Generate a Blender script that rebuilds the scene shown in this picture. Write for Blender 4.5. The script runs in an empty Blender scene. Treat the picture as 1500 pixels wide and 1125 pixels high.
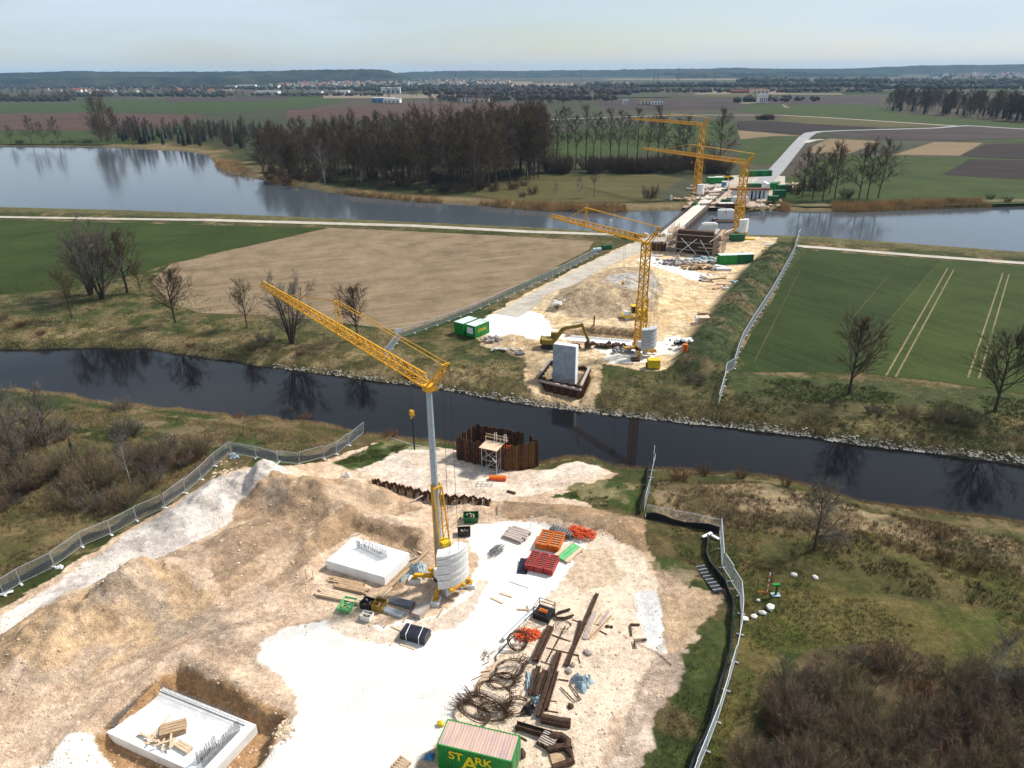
import bpy, bmesh, math, random
import numpy as np
from mathutils import Vector, Matrix

scene = bpy.context.scene
C = scene.collection
rnd = random.Random(7)
R_ = math.radians

# ---------------------------------------------------------------- camera
F, CX, CY, H = 1032.0, 750.0, 562.5, 50.0
PITCH = math.atan(457 / F); ROLL = R_(0.5)
right = Vector((1, 0, 0)); up = Vector((0, math.sin(PITCH), math.cos(PITCH)))
fwd = Vector((0, math.cos(PITCH), -math.sin(PITCH)))
cam_data = bpy.data.cameras.new('camera'); cam = bpy.data.objects.new('camera', cam_data); C.objects.link(cam)
cam_data.sensor_width = 36; cam_data.lens = 36 * F / 1500; cam_data.clip_end = 60000; cam_data.clip_start = 0.5
X = right * math.cos(ROLL) - up * math.sin(ROLL); Y = right * math.sin(ROLL) + up * math.cos(ROLL); Zc = -fwd
cam.matrix_world = Matrix(((X.x, Y.x, Zc.x, 0), (X.y, Y.y, Zc.y, 0), (X.z, Y.z, Zc.z, H), (0, 0, 0, 1)))
scene.camera = cam

# ---------------------------------------------------------------- sky, sun, exposure
SUN_EL = R_(46); SUN_AZ = R_(62)          # azimuth clockwise from +Y (away from the camera)
w = bpy.data.worlds.new('World'); scene.world = w; w.use_nodes = True
nt = w.node_tree; N = nt.nodes; Lk = nt.links
for n in list(N): N.remove(n)
out = N.new('ShaderNodeOutputWorld'); bg = N.new('ShaderNodeBackground'); Lk.new(bg.outputs[0], out.inputs[0])
sky = N.new('ShaderNodeTexSky'); sky.sky_type = 'NISHITA'; sky.sun_disc = False
sky.sun_elevation = SUN_EL; sky.sun_rotation = SUN_AZ; sky.air_density = 1.0; sky.dust_density = 0.6; sky.ozone_density = 1.5
tc = N.new('ShaderNodeTexCoord'); mp = N.new('ShaderNodeMapping'); mp.inputs['Scale'].default_value = (1.0, 1.4, 7.0)
Lk.new(tc.outputs['Generated'], mp.inputs[0])
no = N.new('ShaderNodeTexNoise'); no.inputs['Scale'].default_value = 1.5; no.inputs['Detail'].default_value = 9; no.inputs['Roughness'].default_value = .55
Lk.new(mp.outputs[0], no.inputs[0])
rp = N.new('ShaderNodeValToRGB'); rp.color_ramp.elements[0].position = .36; rp.color_ramp.elements[0].color = (.22, .22, .22, 1)
rp.color_ramp.elements[1].position = .62; rp.color_ramp.elements[1].color = (.97, .97, .97, 1)
Lk.new(no.outputs[0], rp.inputs[0])
mx = N.new('ShaderNodeMix'); mx.data_type = 'RGBA'
Lk.new(rp.outputs[0], mx.inputs[0]); Lk.new(sky.outputs[0], mx.inputs[6]); mx.inputs[7].default_value = (6.3, 7.2, 8.2, 1)
Lk.new(mx.outputs[2], bg.inputs[0]); bg.inputs[1].default_value = 0.088
sd = bpy.data.lights.new('sun', 'SUN'); sd.energy = 5.0; sd.angle = R_(5.5); sd.color = (1.0, .95, .87)
so = bpy.data.objects.new('sun', sd); C.objects.link(so)
sv = Vector((math.sin(SUN_AZ) * math.cos(SUN_EL), math.cos(SUN_AZ) * math.cos(SUN_EL), math.sin(SUN_EL)))
so.rotation_euler = sv.to_track_quat('Z', 'Y').to_euler(); so.location = (60, 60, 120)
scene.view_settings.view_transform = 'Standard'; scene.view_settings.look = 'None'
scene.view_settings.exposure = 0.30; scene.view_settings.gamma = 1.0
scene.render.engine = 'CYCLES'

# ---------------------------------------------------------------- pixel (of the 1500 px photo) -> point at height z
def ray(px, py):
    u = (px - CX) / F; v = (CY - py) / F
    return fwd + X * u + Y * v
def G(px, py, z=0.0):
    d = ray(px, py); t = (z - H) / d.z
    return Vector((d.x * t, d.y * t, z))
def proj(p):
    q = Vector(p) - Vector((0, 0, H)); zc = q.dot(fwd)
    return (CX + F * q.dot(X) / zc, CY - F * q.dot(Y) / zc)
def GP(pts, z=0.0): return [G(a, b, z) for a, b in pts]

# ---------------------------------------------------------------- noise (numpy)
_rs = np.random.RandomState(11); _T = _rs.rand(256, 256)
def vnoise(x, y):
    xi = np.floor(x).astype(int); yi = np.floor(y).astype(int); fx = x - xi; fy = y - yi
    fx = fx * fx * (3 - 2 * fx); fy = fy * fy * (3 - 2 * fy)
    a = _T[xi % 256, yi % 256]; b = _T[(xi + 1) % 256, yi % 256]; c = _T[xi % 256, (yi + 1) % 256]; d = _T[(xi + 1) % 256, (yi + 1) % 256]
    return (a * (1 - fx) + b * fx) * (1 - fy) + (c * (1 - fx) + d * fx) * fy
def fbm(x, y, s, o=4, off=0.0):
    r = 0; a = 1; t = 0
    for k in range(o):
        r = r + a * vnoise(x * s + 17.3 * k + off, y * s + 9.1 * k + off * 1.7); t += a; a *= .5; s *= 2.03
    return r / t
def inside(poly, x, y):
    r = np.zeros(x.shape, bool); n = len(poly)
    for i in range(n):
        x0, y0 = poly[i][0], poly[i][1]; x1, y1 = poly[(i + 1) % n][0], poly[(i + 1) % n][1]
        if y0 == y1: continue
        c = ((y0 > y) != (y1 > y)) & (x < (x1 - x0) * (y - y0) / (y1 - y0) + x0)
        r ^= c
    return r
def pdist(line, x, y):
    d = np.full(x.shape, 1e9)
    for i in range(len(line) - 1):
        ax, ay = line[i][0], line[i][1]; bx_, by_ = line[i + 1][0] - ax, line[i + 1][1] - ay
        t = np.clip(((x - ax) * bx_ + (y - ay) * by_) / (bx_ * bx_ + by_ * by_ + 1e-9), 0, 1)
        d = np.minimum(d, np.hypot(x - ax - t * bx_, y - ay - t * by_))
    return d
def sstep(a, b, v):
    t = np.clip((v - a) / (b - a), 0, 1); return t * t * (3 - 2 * t)

# ---------------------------------------------------------------- object helpers
def tag(o, label=None, cat=None, group=None, kind=None):
    if label: o['label'] = label
    if cat: o['category'] = cat
    if group: o['group'] = group
    if kind: o['kind'] = kind
    return o
def thing(name, label, cat, loc=(0, 0, 0), rz=0.0, group=None):
    o = bpy.data.objects.new(name, None); C.objects.link(o); o.empty_display_size = .3
    o.location = loc; o.rotation_euler = (0, 0, rz)
    return tag(o, label, cat, group)
def link(name, me, parent=None, mat=None):
    o = bpy.data.objects.new(name, me); C.objects.link(o)
    if parent is not None: o.parent = parent
    if mat is not None and not me.materials: me.materials.append(mat)
    return o
class MB:
    """collects shapes for one mesh"""
    def __init__(s): s.v = []; s.f = []
    def add(s, vs, fs):
        b = len(s.v); s.v += [tuple(q) for q in vs]; s.f += [tuple(i + b for i in q) for q in fs]; return s
    def box(s, c, d, rz=0.0, m=None):
        cx, cy, cz = c; hx, hy, hz = d[0] / 2, d[1] / 2, d[2] / 2; vs = []
        for z in (-hz, hz):
            for x, y in ((-hx, -hy), (hx, -hy), (hx, hy), (-hx, hy)):
                p = Vector((x, y, z))
                if m is not None: p = m @ p
                elif rz: p = Vector((x * math.cos(rz) - y * math.sin(rz), x * math.sin(rz) + y * math.cos(rz), z))
                vs.append((p.x + cx, p.y + cy, p.z + cz))
        return s.add(vs, [(3, 2, 1, 0), (4, 5, 6, 7), (0, 1, 5, 4), (1, 2, 6, 5), (2, 3, 7, 6), (3, 0, 4, 7)])
    def bar(s, a, b, w=.1, h=None, upv=(0, 0, 1)):
        a = Vector(a); b = Vector(b); d = b - a
        if d.length < 1e-6: return s
        d.normalize(); u = Vector(upv)
        if abs(d.dot(u)) > .98: u = Vector((1, 0, 0))
        sx = d.cross(u).normalized(); uy = sx.cross(d).normalized(); h = h or w
        vs = []
        for p in (a, b):
            for i, j in ((-1, -1), (1, -1), (1, 1), (-1, 1)): vs.append(p + sx * (i * w / 2) + uy * (j * h / 2))
        return s.add(vs, [(3, 2, 1, 0), (4, 5, 6, 7), (0, 1, 5, 4), (1, 2, 6, 5), (2, 3, 7, 6), (3, 0, 4, 7)])
    def tube(s, pts, r, n=6, cap=True, r1=None):
        pts = [Vector(p) for p in pts]; k = len(pts); vs = []; fs = []
        d = (pts[1] - pts[0]).normalized(); u = Vector((0, 0, 1)) if abs(d.z) < .9 else Vector((1, 0, 0))
        for i, p in enumerate(pts):
            d = (pts[min(i + 1, k - 1)] - pts[max(i - 1, 0)])
            d = d.normalized() if d.length > 1e-7 else Vector((0, 0, 1))
            sx = d.cross(u)
            if sx.length < 1e-4: sx = d.cross(Vector((0, 1, 0.3)))
            sx.normalize(); uy = sx.cross(d); u = uy
            rr = r if r1 is None else r + (r1 - r) * i / (k - 1)
            for j in range(n):
                a = 2 * math.pi * j / n; vs.append(p + sx * (rr * math.cos(a)) + uy * (rr * math.sin(a)))
        for i in range(k - 1):
            for j in range(n): fs.append((i * n + j, i * n + (j + 1) % n, (i + 1) * n + (j + 1) % n, (i + 1) * n + j))
        if cap: fs += [tuple(range(n - 1, -1, -1)), tuple(range((k - 1) * n, k * n))]
        return s.add(vs, fs)
    def prism(s, poly, z0, z1):
        n = len(poly)
        ar = sum(poly[i][0] * poly[(i + 1) % n][1] - poly[(i + 1) % n][0] * poly[i][1] for i in range(n))
        if ar < 0: poly = poly[::-1]
        vs = [(p[0], p[1], z0) for p in poly] + [(p[0], p[1], z1) for p in poly]
        return s.add(vs, [tuple(range(n - 1, -1, -1)), tuple(range(n, 2 * n))] + [(i, (i + 1) % n, n + (i + 1) % n, n + i) for i in range(n)])
    def mesh(s, name, mat=None, smooth=False):
        me = bpy.data.meshes.new(name); me.from_pydata(s.v, [], s.f); me.update()
        if mat is not None: me.materials.append(mat)
        if smooth: me.polygons.foreach_set('use_smooth', [True] * len(me.polygons))
        return me
    def build(s, name, mat, parent=None, smooth=False): return link(name, s.mesh(name, mat, smooth), parent)
def bevel(o, w=.02, seg=1):
    m = o.modifiers.new('b', 'BEVEL'); m.width = w; m.segments = seg; m.limit_method = 'ANGLE'; return o
def copy_tree(o, parent=None):
    c = o.copy(); C.objects.link(c); c.parent = parent
    for ch in list(KIDS(o)): copy_tree(ch, c)
    return c
def KIDS(o): return [x for x in o.children]

# ---------------------------------------------------------------- materials
M = {}
def pmat(name, col, rough=.8, var=.22, scale=3.0, bump=.15, metal=0.0, spec=.3, col2=None, det=5, coord='Object', stretch=None, alpha=None):
    m = bpy.data.materials.new(name); m.use_nodes = True; M[name] = m
    t = m.node_tree; n = t.nodes; l = t.links; b = n['Principled BSDF']
    b.inputs['Roughness'].default_value = rough; b.inputs['Metallic'].default_value = metal; b.inputs['Specular IOR Level'].default_value = spec
    tx = n.new('ShaderNodeTexCoord'); ns = n.new('ShaderNodeTexNoise'); ns.inputs['Scale'].default_value = scale; ns.inputs['Detail'].default_value = det
    ns.inputs['Roughness'].default_value = .6
    src = tx.outputs[coord]
    if coord == 'Position':
        pass
    if stretch:
        mp_ = n.new('ShaderNodeMapping'); mp_.inputs['Scale'].default_value = stretch; l.new(src, mp_.inputs[0]); src = mp_.outputs[0]
    l.new(src, ns.inputs[0])
    rr = n.new('ShaderNodeValToRGB'); e = rr.color_ramp.elements
    e[0].position = .32; e[1].position = .68
    e[0].color = (*[max(0, c * (1 - var)) for c in col], 1)
    e[1].color = (*(col2 if col2 else [min(1, c * (1 + var)) for c in col]), 1)
    l.new(ns.outputs[0], rr.inputs[0]); l.new(rr.outputs[0], b.inputs['Base Color'])
    if bump:
        bp = n.new('ShaderNodeBump'); bp.inputs['Strength'].default_value = bump; bp.inputs['Distance'].default_value = .05
        l.new(ns.outputs[0], bp.inputs['Height']); l.new(bp.outputs[0], b.inputs['Normal'])
    return m
pmat('crane_yellow', (.62, .31, .012), .5, .25, 2.0, .05)
pmat('crane_yellow_worn', (.52, .27, .015), .55, .4, 3.0, .05)
pmat('mast_grey', (.34, .40, .45), .45, .15, 2.0, .05, .3)
pmat('ballast', (.62, .61, .58), .85, .14, 3.0, .2)
pmat('ballast_grey', (.42, .44, .47), .85, .14, 3.0, .2)
pmat('concrete', (.66, .65, .63), .9, .12, .9, .25)
pmat('concrete_shaded', (.30, .35, .39), .9, .2, 1.2, .25, col2=(.40, .45, .49))  # pier concrete with the shade of its front put into the colour
pmat('concrete_white', (.78, .78, .77), .9, .08, .8, .2)
pmat('rust', (.075, .036, .020), .85, .5, 2.2, .3, col2=(.15, .065, .028))
pmat('rust_dark', (.05, .028, .018), .85, .5, 3.0, .3, col2=(.10, .052, .028))
pmat('rust_yellow', (.22, .12, .03), .85, .4, 1.6, .3, col2=(.10, .05, .02))
pmat('rebar', (.085, .045, .025), .8, .35, 4.0, .1)
pmat('rebar_grey', (.20, .20, .21), .6, .3, 4.0, .1, .5)
pmat('galv', (.50, .53, .55), .45, .15, 5.0, .05, .6)
pmat('steel_white', (.72, .72, .72), .5, .1, 4.0, .05)
pmat('cable', (.02, .02, .022), .6, .2, 4.0, 0)
pmat('wood', (.40, .27, .16), .85, .35, 1.5, .2, stretch=(1, 6, 6))
pmat('wood_pale', (.58, .44, .30), .85, .25, 1.5, .2, stretch=(1, 6, 6))
pmat('wood_grey', (.36, .29, .25), .85, .3, 1.5, .2, stretch=(1, 6, 6), col2=(.50, .42, .37))
pmat('green_paint', (.010, .20, .030), .45, .2, 1.5, .05)
pmat('green_dark', (.010, .10, .035), .5, .25, 1.5, .05)
pmat('green_pale', (.12, .42, .16), .55, .2, 2.0, .05)
pmat('yellow_paint', (.62, .42, .012), .5, .2, 2.0, .05)
pmat('olive_paint', (.22, .15, .02), .55, .35, 2.0, .05)
pmat('letter_yellow', (.70, .55, .01), .6, .15, 4.0, 0)
pmat('roof_rust', (.46, .34, .33), .75, .22, .9, .15, col2=(.58, .40, .30), stretch=(3, .4, 1))
pmat('roof_pale', (.50, .60, .56), .6, .2, 1.2, .1)
pmat('black_plastic', (.014, .015, .018), .4, .4, 2.5, .3)
pmat('black_wrap', (.02, .02, .03), .28, .4, 3.0, .6)
pmat('rubber', (.02, .02, .02), .8, .3, 4, .1)
pmat('blue_tarp', (.24, .34, .39), .45, .3, 2.0, .5, col2=(.42, .52, .56))
pmat('blue_paint', (.05, .22, .42), .5, .2, 2.0, .1)
pmat('red_form', (.34, .035, .035), .55, .3, 2.0, .1)
pmat('orange_form', (.55, .13, .012), .55, .3, 2.0, .1)
pmat('orange_net', (.62, .09, .02), .6, .3, 3.0, .1)
pmat('white_paint', (.80, .80, .79), .5, .08, 3.0, .05)
pmat('stone_white', (.62, .59, .54), .9, .2, 1.5, .4)
pmat('stone_bank', (.22, .19, .15), .9, .5, .6, .4, col2=(.48, .44, .38))
pmat('glass', (.03, .04, .05), .08, .2, 1, 0, 0, .6)
pmat('bark', (.060, .045, .033), .9, .35, 2.0, .3)
pmat('bark_pale', (.34, .32, .29), .85, .35, 2.0, .3)
pmat('twig_brown', (.085, .052, .030), .9, .35, .15, 0)
pmat('twig_dark', (.055, .037, .024), .9, .35, .15, 0)
pmat('twig_olive', (.095, .070, .028), .9, .35, .2, 0)
pmat('twig_grey', (.125, .105, .085), .9, .3, .2, 0)
pmat('twig_rust', (.16, .075, .035), .9, .3, .2, 0)
pmat('needle', (.012, .022, .012), .8, .4, .5, 0)
pmat('needle_far', (.02, .032, .022), .8, .4, .5, 0)
pmat('dry_grass', (.34, .25, .13), .9, .3, .4, 0, coord='Object')
pmat('twig_bush', (.175, .140, .070), .9, .35, .2, 0)
pmat('twig_bush_brown', (.150, .105, .062), .9, .35, .2, 0)
pmat('green_grass', (.085, .098, .028), .9, .4, .3, 0, coord='Object')
pmat('reed', (.36, .23, .10), .9, .3, .15, 0, coord='Object')
pmat('house_white', (.74, .72, .68), .8, .08, .3, 0)
pmat('house_cream', (.60, .52, .40), .8, .08, .3, 0)
pmat('roof_red', (.26, .09, .06), .8, .25, .3, 0)
pmat('roof_grey', (.11, .105, .11), .8, .25, .3, 0)
# ================================================================ THE SETTING
WATER = -1.8; LAKE = -1.2
def xy(pts, z): return np.array([(p.x, p.y) for p in GP(pts, z)])
NEAR = xy([(-500, 505), (-200, 540), (0, 570), (60, 576), (107, 580), (133, 588), (227, 597), (307, 605), (347, 611), (395, 613), (499, 626), (547, 638), (600, 642), (667, 648), (700, 668),
           (760, 684), (800, 679), (830, 668), (868, 669), (900, 681), (950, 685), (1010, 690), (1080, 692), (1130, 700), (1200, 716), (1260, 735), (1330, 745), (1400, 752), (1500, 765), (1750, 800), (2300, 880)], WATER)
FAR = xy([(-600, 490), (-200, 508), (0, 512), (100, 510), (210, 511), (280, 521), (340, 529), (400, 538), (480, 548), (560, 559), (640, 569), (700, 580), (780, 593), (880, 606), (950, 614), (1050, 624),
          (1150, 635), (1250, 650), (1367, 663), (1500, 680), (1750, 712), (2300, 785)], WATER)
LNEAR = xy([(-1500, 290), (-400, 300), (0, 306), (200, 311), (400, 319), (600, 328), (760, 335), (880, 342), (960, 347), (1040, 346), (1100, 347), (1180, 349), (1300, 358), (1500, 373), (1900, 404), (2600, 450)], LAKE)
LFAR = xy([(-1800, 206), (-600, 211), (0, 214), (150, 215), (270, 221), (300, 226), (312, 236), (318, 244), (330, 252), (400, 267), (500, 285), (600, 295), (700, 301), (780, 307), (860, 311), (940, 309), (1000, 308), (1100, 309),
           (1250, 310), (1400, 304), (1500, 303), (1900, 298), (2600, 290)], LAKE)
def ord_(a):
    a = a[np.argsort(a[:, 0])]; return a
NEAR, FAR, LNEAR, LFAR = map(ord_, (NEAR, FAR, LNEAR, LFAR))
def ys(line, x): return np.interp(x, line[:, 0], line[:, 1])

# slabs: corner (left, back, right, front)
def bump(x, y, c, rx, ry, rot, h, p=1.0):
    dx = x - c.x; dy = y - c.y; a = dx * math.cos(rot) + dy * math.sin(rot); b = -dx * math.sin(rot) + dy * math.cos(rot)
    return h * np.exp(-((a / rx) ** 2 + (b / ry) ** 2) ** p)
S1 = GP([(479, 833), (520, 798), (601, 822), (564, 858)])
S1C = (S1[0] + S1[1] + S1[2] + S1[3]) / 4
S2Z = -1.3
S2 = GP([(156, 1083), (233, 1015), (378, 1074), (306, 1152)], S2Z)
S2C = (S2[0] + S2[1] + S2[2] + S2[3]) / 4
def grow(poly, d):
    c = sum(poly, Vector((0, 0, 0))) / len(poly); return [p + (p - c).normalized() * d for p in poly]
PIT1 = GP([(470, 800), (515, 768), (612, 800), (606, 840), (575, 868), (462, 842)])
PIT2 = GP([(118, 1096), (262, 984), (418, 1054), (380, 1120), (300, 1190), (180, 1140)])
PILEROW = GP([(545, 708), (575, 715), (610, 723), (650, 731), (690, 736), (719, 740)])
def noise_xy(x, y, s, off): return fbm(x, y, s, 3, off) - .5
def h_near(x, y):
    x = np.asarray(x, float); y = np.asarray(y, float)
    d = (ys(NEAR, x) + 2.2 * noise_xy(x, y, .25, 3.) - y) * .93
    z = np.interp(d, [-8, -3, 0, 1.2, 4, 9, 14], [-4.5, -3.0, WATER, -1.2, -.55, -.12, 0])
    inl = sstep(4, 12, d)
    n1 = fbm(x, y, .12, 4, 5.) - .5; n2 = fbm(x, y, .7, 4, 9.) - .5
    site = inside(SITE, x, y)
    z = z + inl * np.where(site, n1 * .35 + n2 * .16, n1 * .9 + n2 * .38)
    b = 0
    for (px, py, rx, ry, rot, h) in [(130, 905, 8.5, 3.6, .75, 2.6), (215, 868, 6, 3.2, .7, 1.8), (360, 722, 7.5, 3.2, .55, 2.4), (270, 765, 8, 2.6, .75, 1.4), (440, 738, 6.5, 3.0, -.25, 3.1), (535, 728, 5.0, 2.4, -.2, 2.0), (350, 800, 5, 3, .8, 1.5),
                                 (50, 975, 5.5, 3.2, .8, 1.3), (860, 772, 9, 2.2, -.3, .9), (985, 860, 3.2, 2.0, .3, .7), (700, 745, 4.0, 1.8, -.2, .9), (930, 780, 3, 2, .2, .6), (300, 960, 5, 3, .8, .8), (560, 772, 6.5, 2.0, -.3, 1.5), (470, 785, 3.0, 3.0, .5, 1.2), (612, 800, 2.0, 1.6, 0, .8)]:
        b = b + bump(x, y, G(px, py), rx, ry, rot, h)
    rough = 1 + 1.3 * (fbm(x, y, .28, 3, 21.) - .5) + .28 * (fbm(x, y, 1.3, 3, 33.) - .5)
    z = z + b * rough * inl
    # excavations
    wx = x + .9 * noise_xy(x, y, .6, 41.); wy = y + .9 * noise_xy(x, y, .6, 47.)
    for poly, zf, ww in ((PIT1, -.02, .9), (PIT2, S2Z, .7)):
        dd = pdist(list(poly) + [poly[0]], wx, wy); ins = inside(poly, wx, wy)
        sgn = np.where(ins, -dd, dd); k = 1 - sstep(-ww, .15, sgn)
        rim = np.exp(-((sgn - 1.2) / 1.1) ** 2) * (.45 if poly is PIT2 else .35) * (0.6 + fbm(x, y, .5, 3, 77.))
        z = np.where(sgn > -.1, z + rim * (sgn > -1), z)
        z = z * (1 - k) + (zf + n2 * .12) * k
    # step down in front of the sheet pile row
    dp = pdist(PILEROW, x, y); yr = np.interp(x, [p.x for p in PILEROW], [p.y for p in PILEROW])
    near_ = (y < yr) & (x > PILEROW[0].x - 1) & (x < PILEROW[-1].x + 1)
    z = z - np.where(near_, 1.0 * np.exp(-(dp / 2.6) ** 2), 0)
    # level standing places (crane, container)
    for (px, py, r, zz) in [(648, 855, 5.5, 0.0), (700, 1110, 4.2, 0.02), (800, 815, 5, .02)]:
        c = G(px, py); k = 1 - sstep(r * .75, r * 1.25, np.hypot(x - c.x, y - c.y)); z = z * (1 - k) + zz * k
    return z
ISL_MOUND = G(888, 440)
RIDGE = GP([(1150, 366), (1110, 405), (1075, 455), (1040, 505), (1022, 540)])
COF2 = GP([(787, 570), (806, 540), (868, 550), (853, 586)], 0)
def h_isl(x, y):
    x = np.asarray(x, float); y = np.asarray(y, float)
    d = y - ys(FAR, x) + 1.6 * noise_xy(x, y, .2, 3.)
    dl = ys(LNEAR, x) - y
    z = np.interp(d, [-8, -3, 0, 1.3, 3.5, 8, 14], [-4.5, -3, WATER, -.9, -.35, -.05, 0])
    n1 = fbm(x, y, .06, 4, 5.) - .5; n2 = fbm(x, y, .4, 4, 9.) - .5
    bank = np.exp(-((d - 6) / 7) ** 2)
    z = z + bank * (n1 * .8 + n2 * .5)
    z = z + .75 * np.exp(-((dl - 9) / 6.) ** 2)
    z = np.where(dl < 4, np.interp(dl, [-10, -3, 0, 4], [-4, -2.4, LAKE, .38]), z)
    z = z + bump(x, y, ISL_MOUND, 13, 9, .1, 4.2, 1.6) * (1 + .5 * (fbm(x, y, .25, 4, 21.) - .5)) + bump(x, y, G(930, 405), 9, 8, 0, 1.6, 1.4)
    z = z + 2.0 * np.exp(-(pdist(RIDGE, x, y) / 4.2) ** 4) * (1 + .6 * n2)
    z = z + bump(x, y, G(1030, 535), 4.5, 3, .3, 1.0) + bump(x, y, G(755, 497), 3.5, 2.0, 0, 1.3) + bump(x, y, G(812, 470), 3, 1.5, .2, .6)
    sgn = pdist(PIT3 + [PIT3[0]], x, y); ins = inside(PIT3, x, y); k = np.where(ins, sstep(0, .8, sgn), 0)
    z = z * (1 - k) - 1.6 * k
    sgn = pdist(COF2 + [COF2[0]], x, y); ins = inside(COF2, x, y); k = np.where(ins, sstep(0, .5, sgn), 0)
    z = z * (1 - k) - 1.6 * k
    return z
PIT3 = GP([(815, 496), (862, 476), (955, 484), (950, 506), (885, 508)])
def hn(p): return float(h_near(np.array([p[0]]), np.array([p[1]]))[0])
def hi(p): return float(h_isl(np.array([p[0]]), np.array([p[1]]))[0])
def gn(px, py):
    """point on the near ground under a photo pixel"""
    z = 0.
    for _ in range(5): p = G(px, py, z); z = hn(p)
    return G(px, py, z)
def gi(px, py):
    z = 0.
    for _ in range(5): p = G(px, py, z); z = hi(p)
    return G(px, py, z)

SITE = GP([(-300, 1010), (0, 890), (60, 862), (150, 802), (240, 752), (320, 698), (360, 684), (430, 692), (500, 668), (540, 645), (600, 647), (670, 652), (800, 681), (850, 668), (905, 690), (880, 712), (830, 724), (900, 755),
           (950, 768), (945, 800), (965, 830), (1000, 862), (1045, 880), (1030, 930), (1005, 980), (975, 1020), (945, 1060), (930, 1125), (890, 1300), (-400, 1300)])
def axis(segs):
    r = [segs[0][0]]
    for a, b, s0, s1 in segs:
        while r[-1] < b - 1e-6:
            t = (r[-1] - a) / (b - a); r.append(min(b, r[-1] + s0 + (s1 - s0) * t))
    return np.array(r)
def terrain(name, xs, yv, hf, cf, keep, mat):
    gx, gy = np.meshgrid(xs, yv); x = gx.ravel(); y = gy.ravel(); z = hf(x, y); col = cf(x, y, z)
    nx, ny = len(xs), len(yv); idx = np.arange(nx * ny).reshape(ny, nx)
    q = np.stack([idx[:-1, :-1], idx[:-1, 1:], idx[1:, 1:], idx[1:, :-1]], -1).reshape(-1, 4)
    k = keep(x, y); q = q[k[q].any(1)]
    used = np.zeros(nx * ny, bool); used[q.ravel()] = True; remap = np.cumsum(used) - 1
    me = bpy.data.meshes.new(name); n = int(used.sum()); me.vertices.add(n)
    me.vertices.foreach_set('co', np.stack([x, y, z], -1)[used].ravel().astype(np.float32))
    q = remap[q]; me.loops.add(q.size); me.loops.foreach_set('vertex_index', q.ravel().astype(np.int32))
    me.polygons.add(len(q)); me.polygons.foreach_set('loop_start', np.arange(0, q.size, 4, dtype=np.int32)); me.polygons.foreach_set('loop_total', np.full(len(q), 4, np.int32))
    me.polygons.foreach_set('use_smooth', np.ones(len(q), bool)); me.update(calc_edges=True)
    at = me.attributes.new('Col', 'FLOAT_COLOR', 'POINT'); at.data.foreach_set('color', np.concatenate([col, np.ones((len(x), 1))], 1)[used].ravel().astype(np.float32))
    me.materials.append(mat); o = link(name, me); o['kind'] = 'structure'; return o
def ground_mat(name, s1, s2, amt, bump_s, bd):
    m = bpy.data.materials.new(name); m.use_nodes = True; t = m.node_tree; n = t.nodes; l = t.links; b = n['Principled BSDF']
    b.inputs['Roughness'].default_value = .95; b.inputs['Specular IOR Level'].default_value = .15
    a = n.new('ShaderNodeAttribute'); a.attribute_name = 'Col'; g = n.new('ShaderNodeNewGeometry')
    def noise(s, d, r=.68):
        x = n.new('ShaderNodeTexNoise'); x.inputs['Scale'].default_value = s; x.inputs['Detail'].default_value = d; x.inputs['Roughness'].default_value = r; l.new(g.outputs['Position'], x.inputs[0]); return x.outputs[0]
    def mrange(v, a0, a1, b0, b1):
        x = n.new('ShaderNodeMapRange'); x.inputs['From Min'].default_value = a0; x.inputs['From Max'].default_value = a1; x.inputs['To Min'].default_value = b0; x.inputs['To Max'].default_value = b1; l.new(v, x.inputs[0]); return x.outputs[0]
    def op(o, p, q):
        x = n.new('ShaderNodeMath'); x.operation = o; l.new(p, x.inputs[0]); l.new(q, x.inputs[1]); return x.outputs[0]
    big = noise(s1 * .25, 7, .72); mid = noise(s1, 7, .75); fine = noise(s2, 3, .7)
    k = op('MULTIPLY', op('MULTIPLY', mrange(big, .35, .65, 1 - amt * .55, 1 + amt * .45), mrange(mid, .33, .67, 1 - amt, 1 + amt * .8)), mrange(fine, .3, .7, 1 - amt * .8, 1 + amt * .7))
    # dark clods and pale pebbles
    dk = mrange(noise(s2 * .55, 2, .5), .26, .36, .55, 1.0); k = op('MULTIPLY', k, dk)
    lum = n.new('ShaderNodeSeparateColor'); l.new(a.outputs['Color'], lum.inputs[0]); lf = mrange(lum.outputs[1], .50, .78, 1.0, .22)
    mk = n.new('ShaderNodeMath'); mk.operation = 'SUBTRACT'; l.new(k, mk.inputs[0]); mk.inputs[1].default_value = 1.0
    m2 = op('MULTIPLY', mk.outputs[0], lf); m3 = n.new('ShaderNodeMath'); m3.operation = 'ADD'; l.new(m2, m3.inputs[0]); m3.inputs[1].default_value = 1.0; k = m3.outputs[0]
    vm = n.new('ShaderNodeVectorMath'); vm.operation = 'SCALE'; l.new(a.outputs['Color'], vm.inputs[0]); l.new(k, vm.inputs['Scale'])
    l.new(vm.outputs[0], b.inputs['Base Color'])
    hs = op('ADD', mid, fine); bp = n.new('ShaderNodeBump'); bp.inputs['Strength'].default_value = bump_s; bp.inputs['Distance'].default_value = bd
    l.new(hs, bp.inputs['Height']); l.new(bp.outputs[0], b.inputs['Normal'])
    return m
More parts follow.
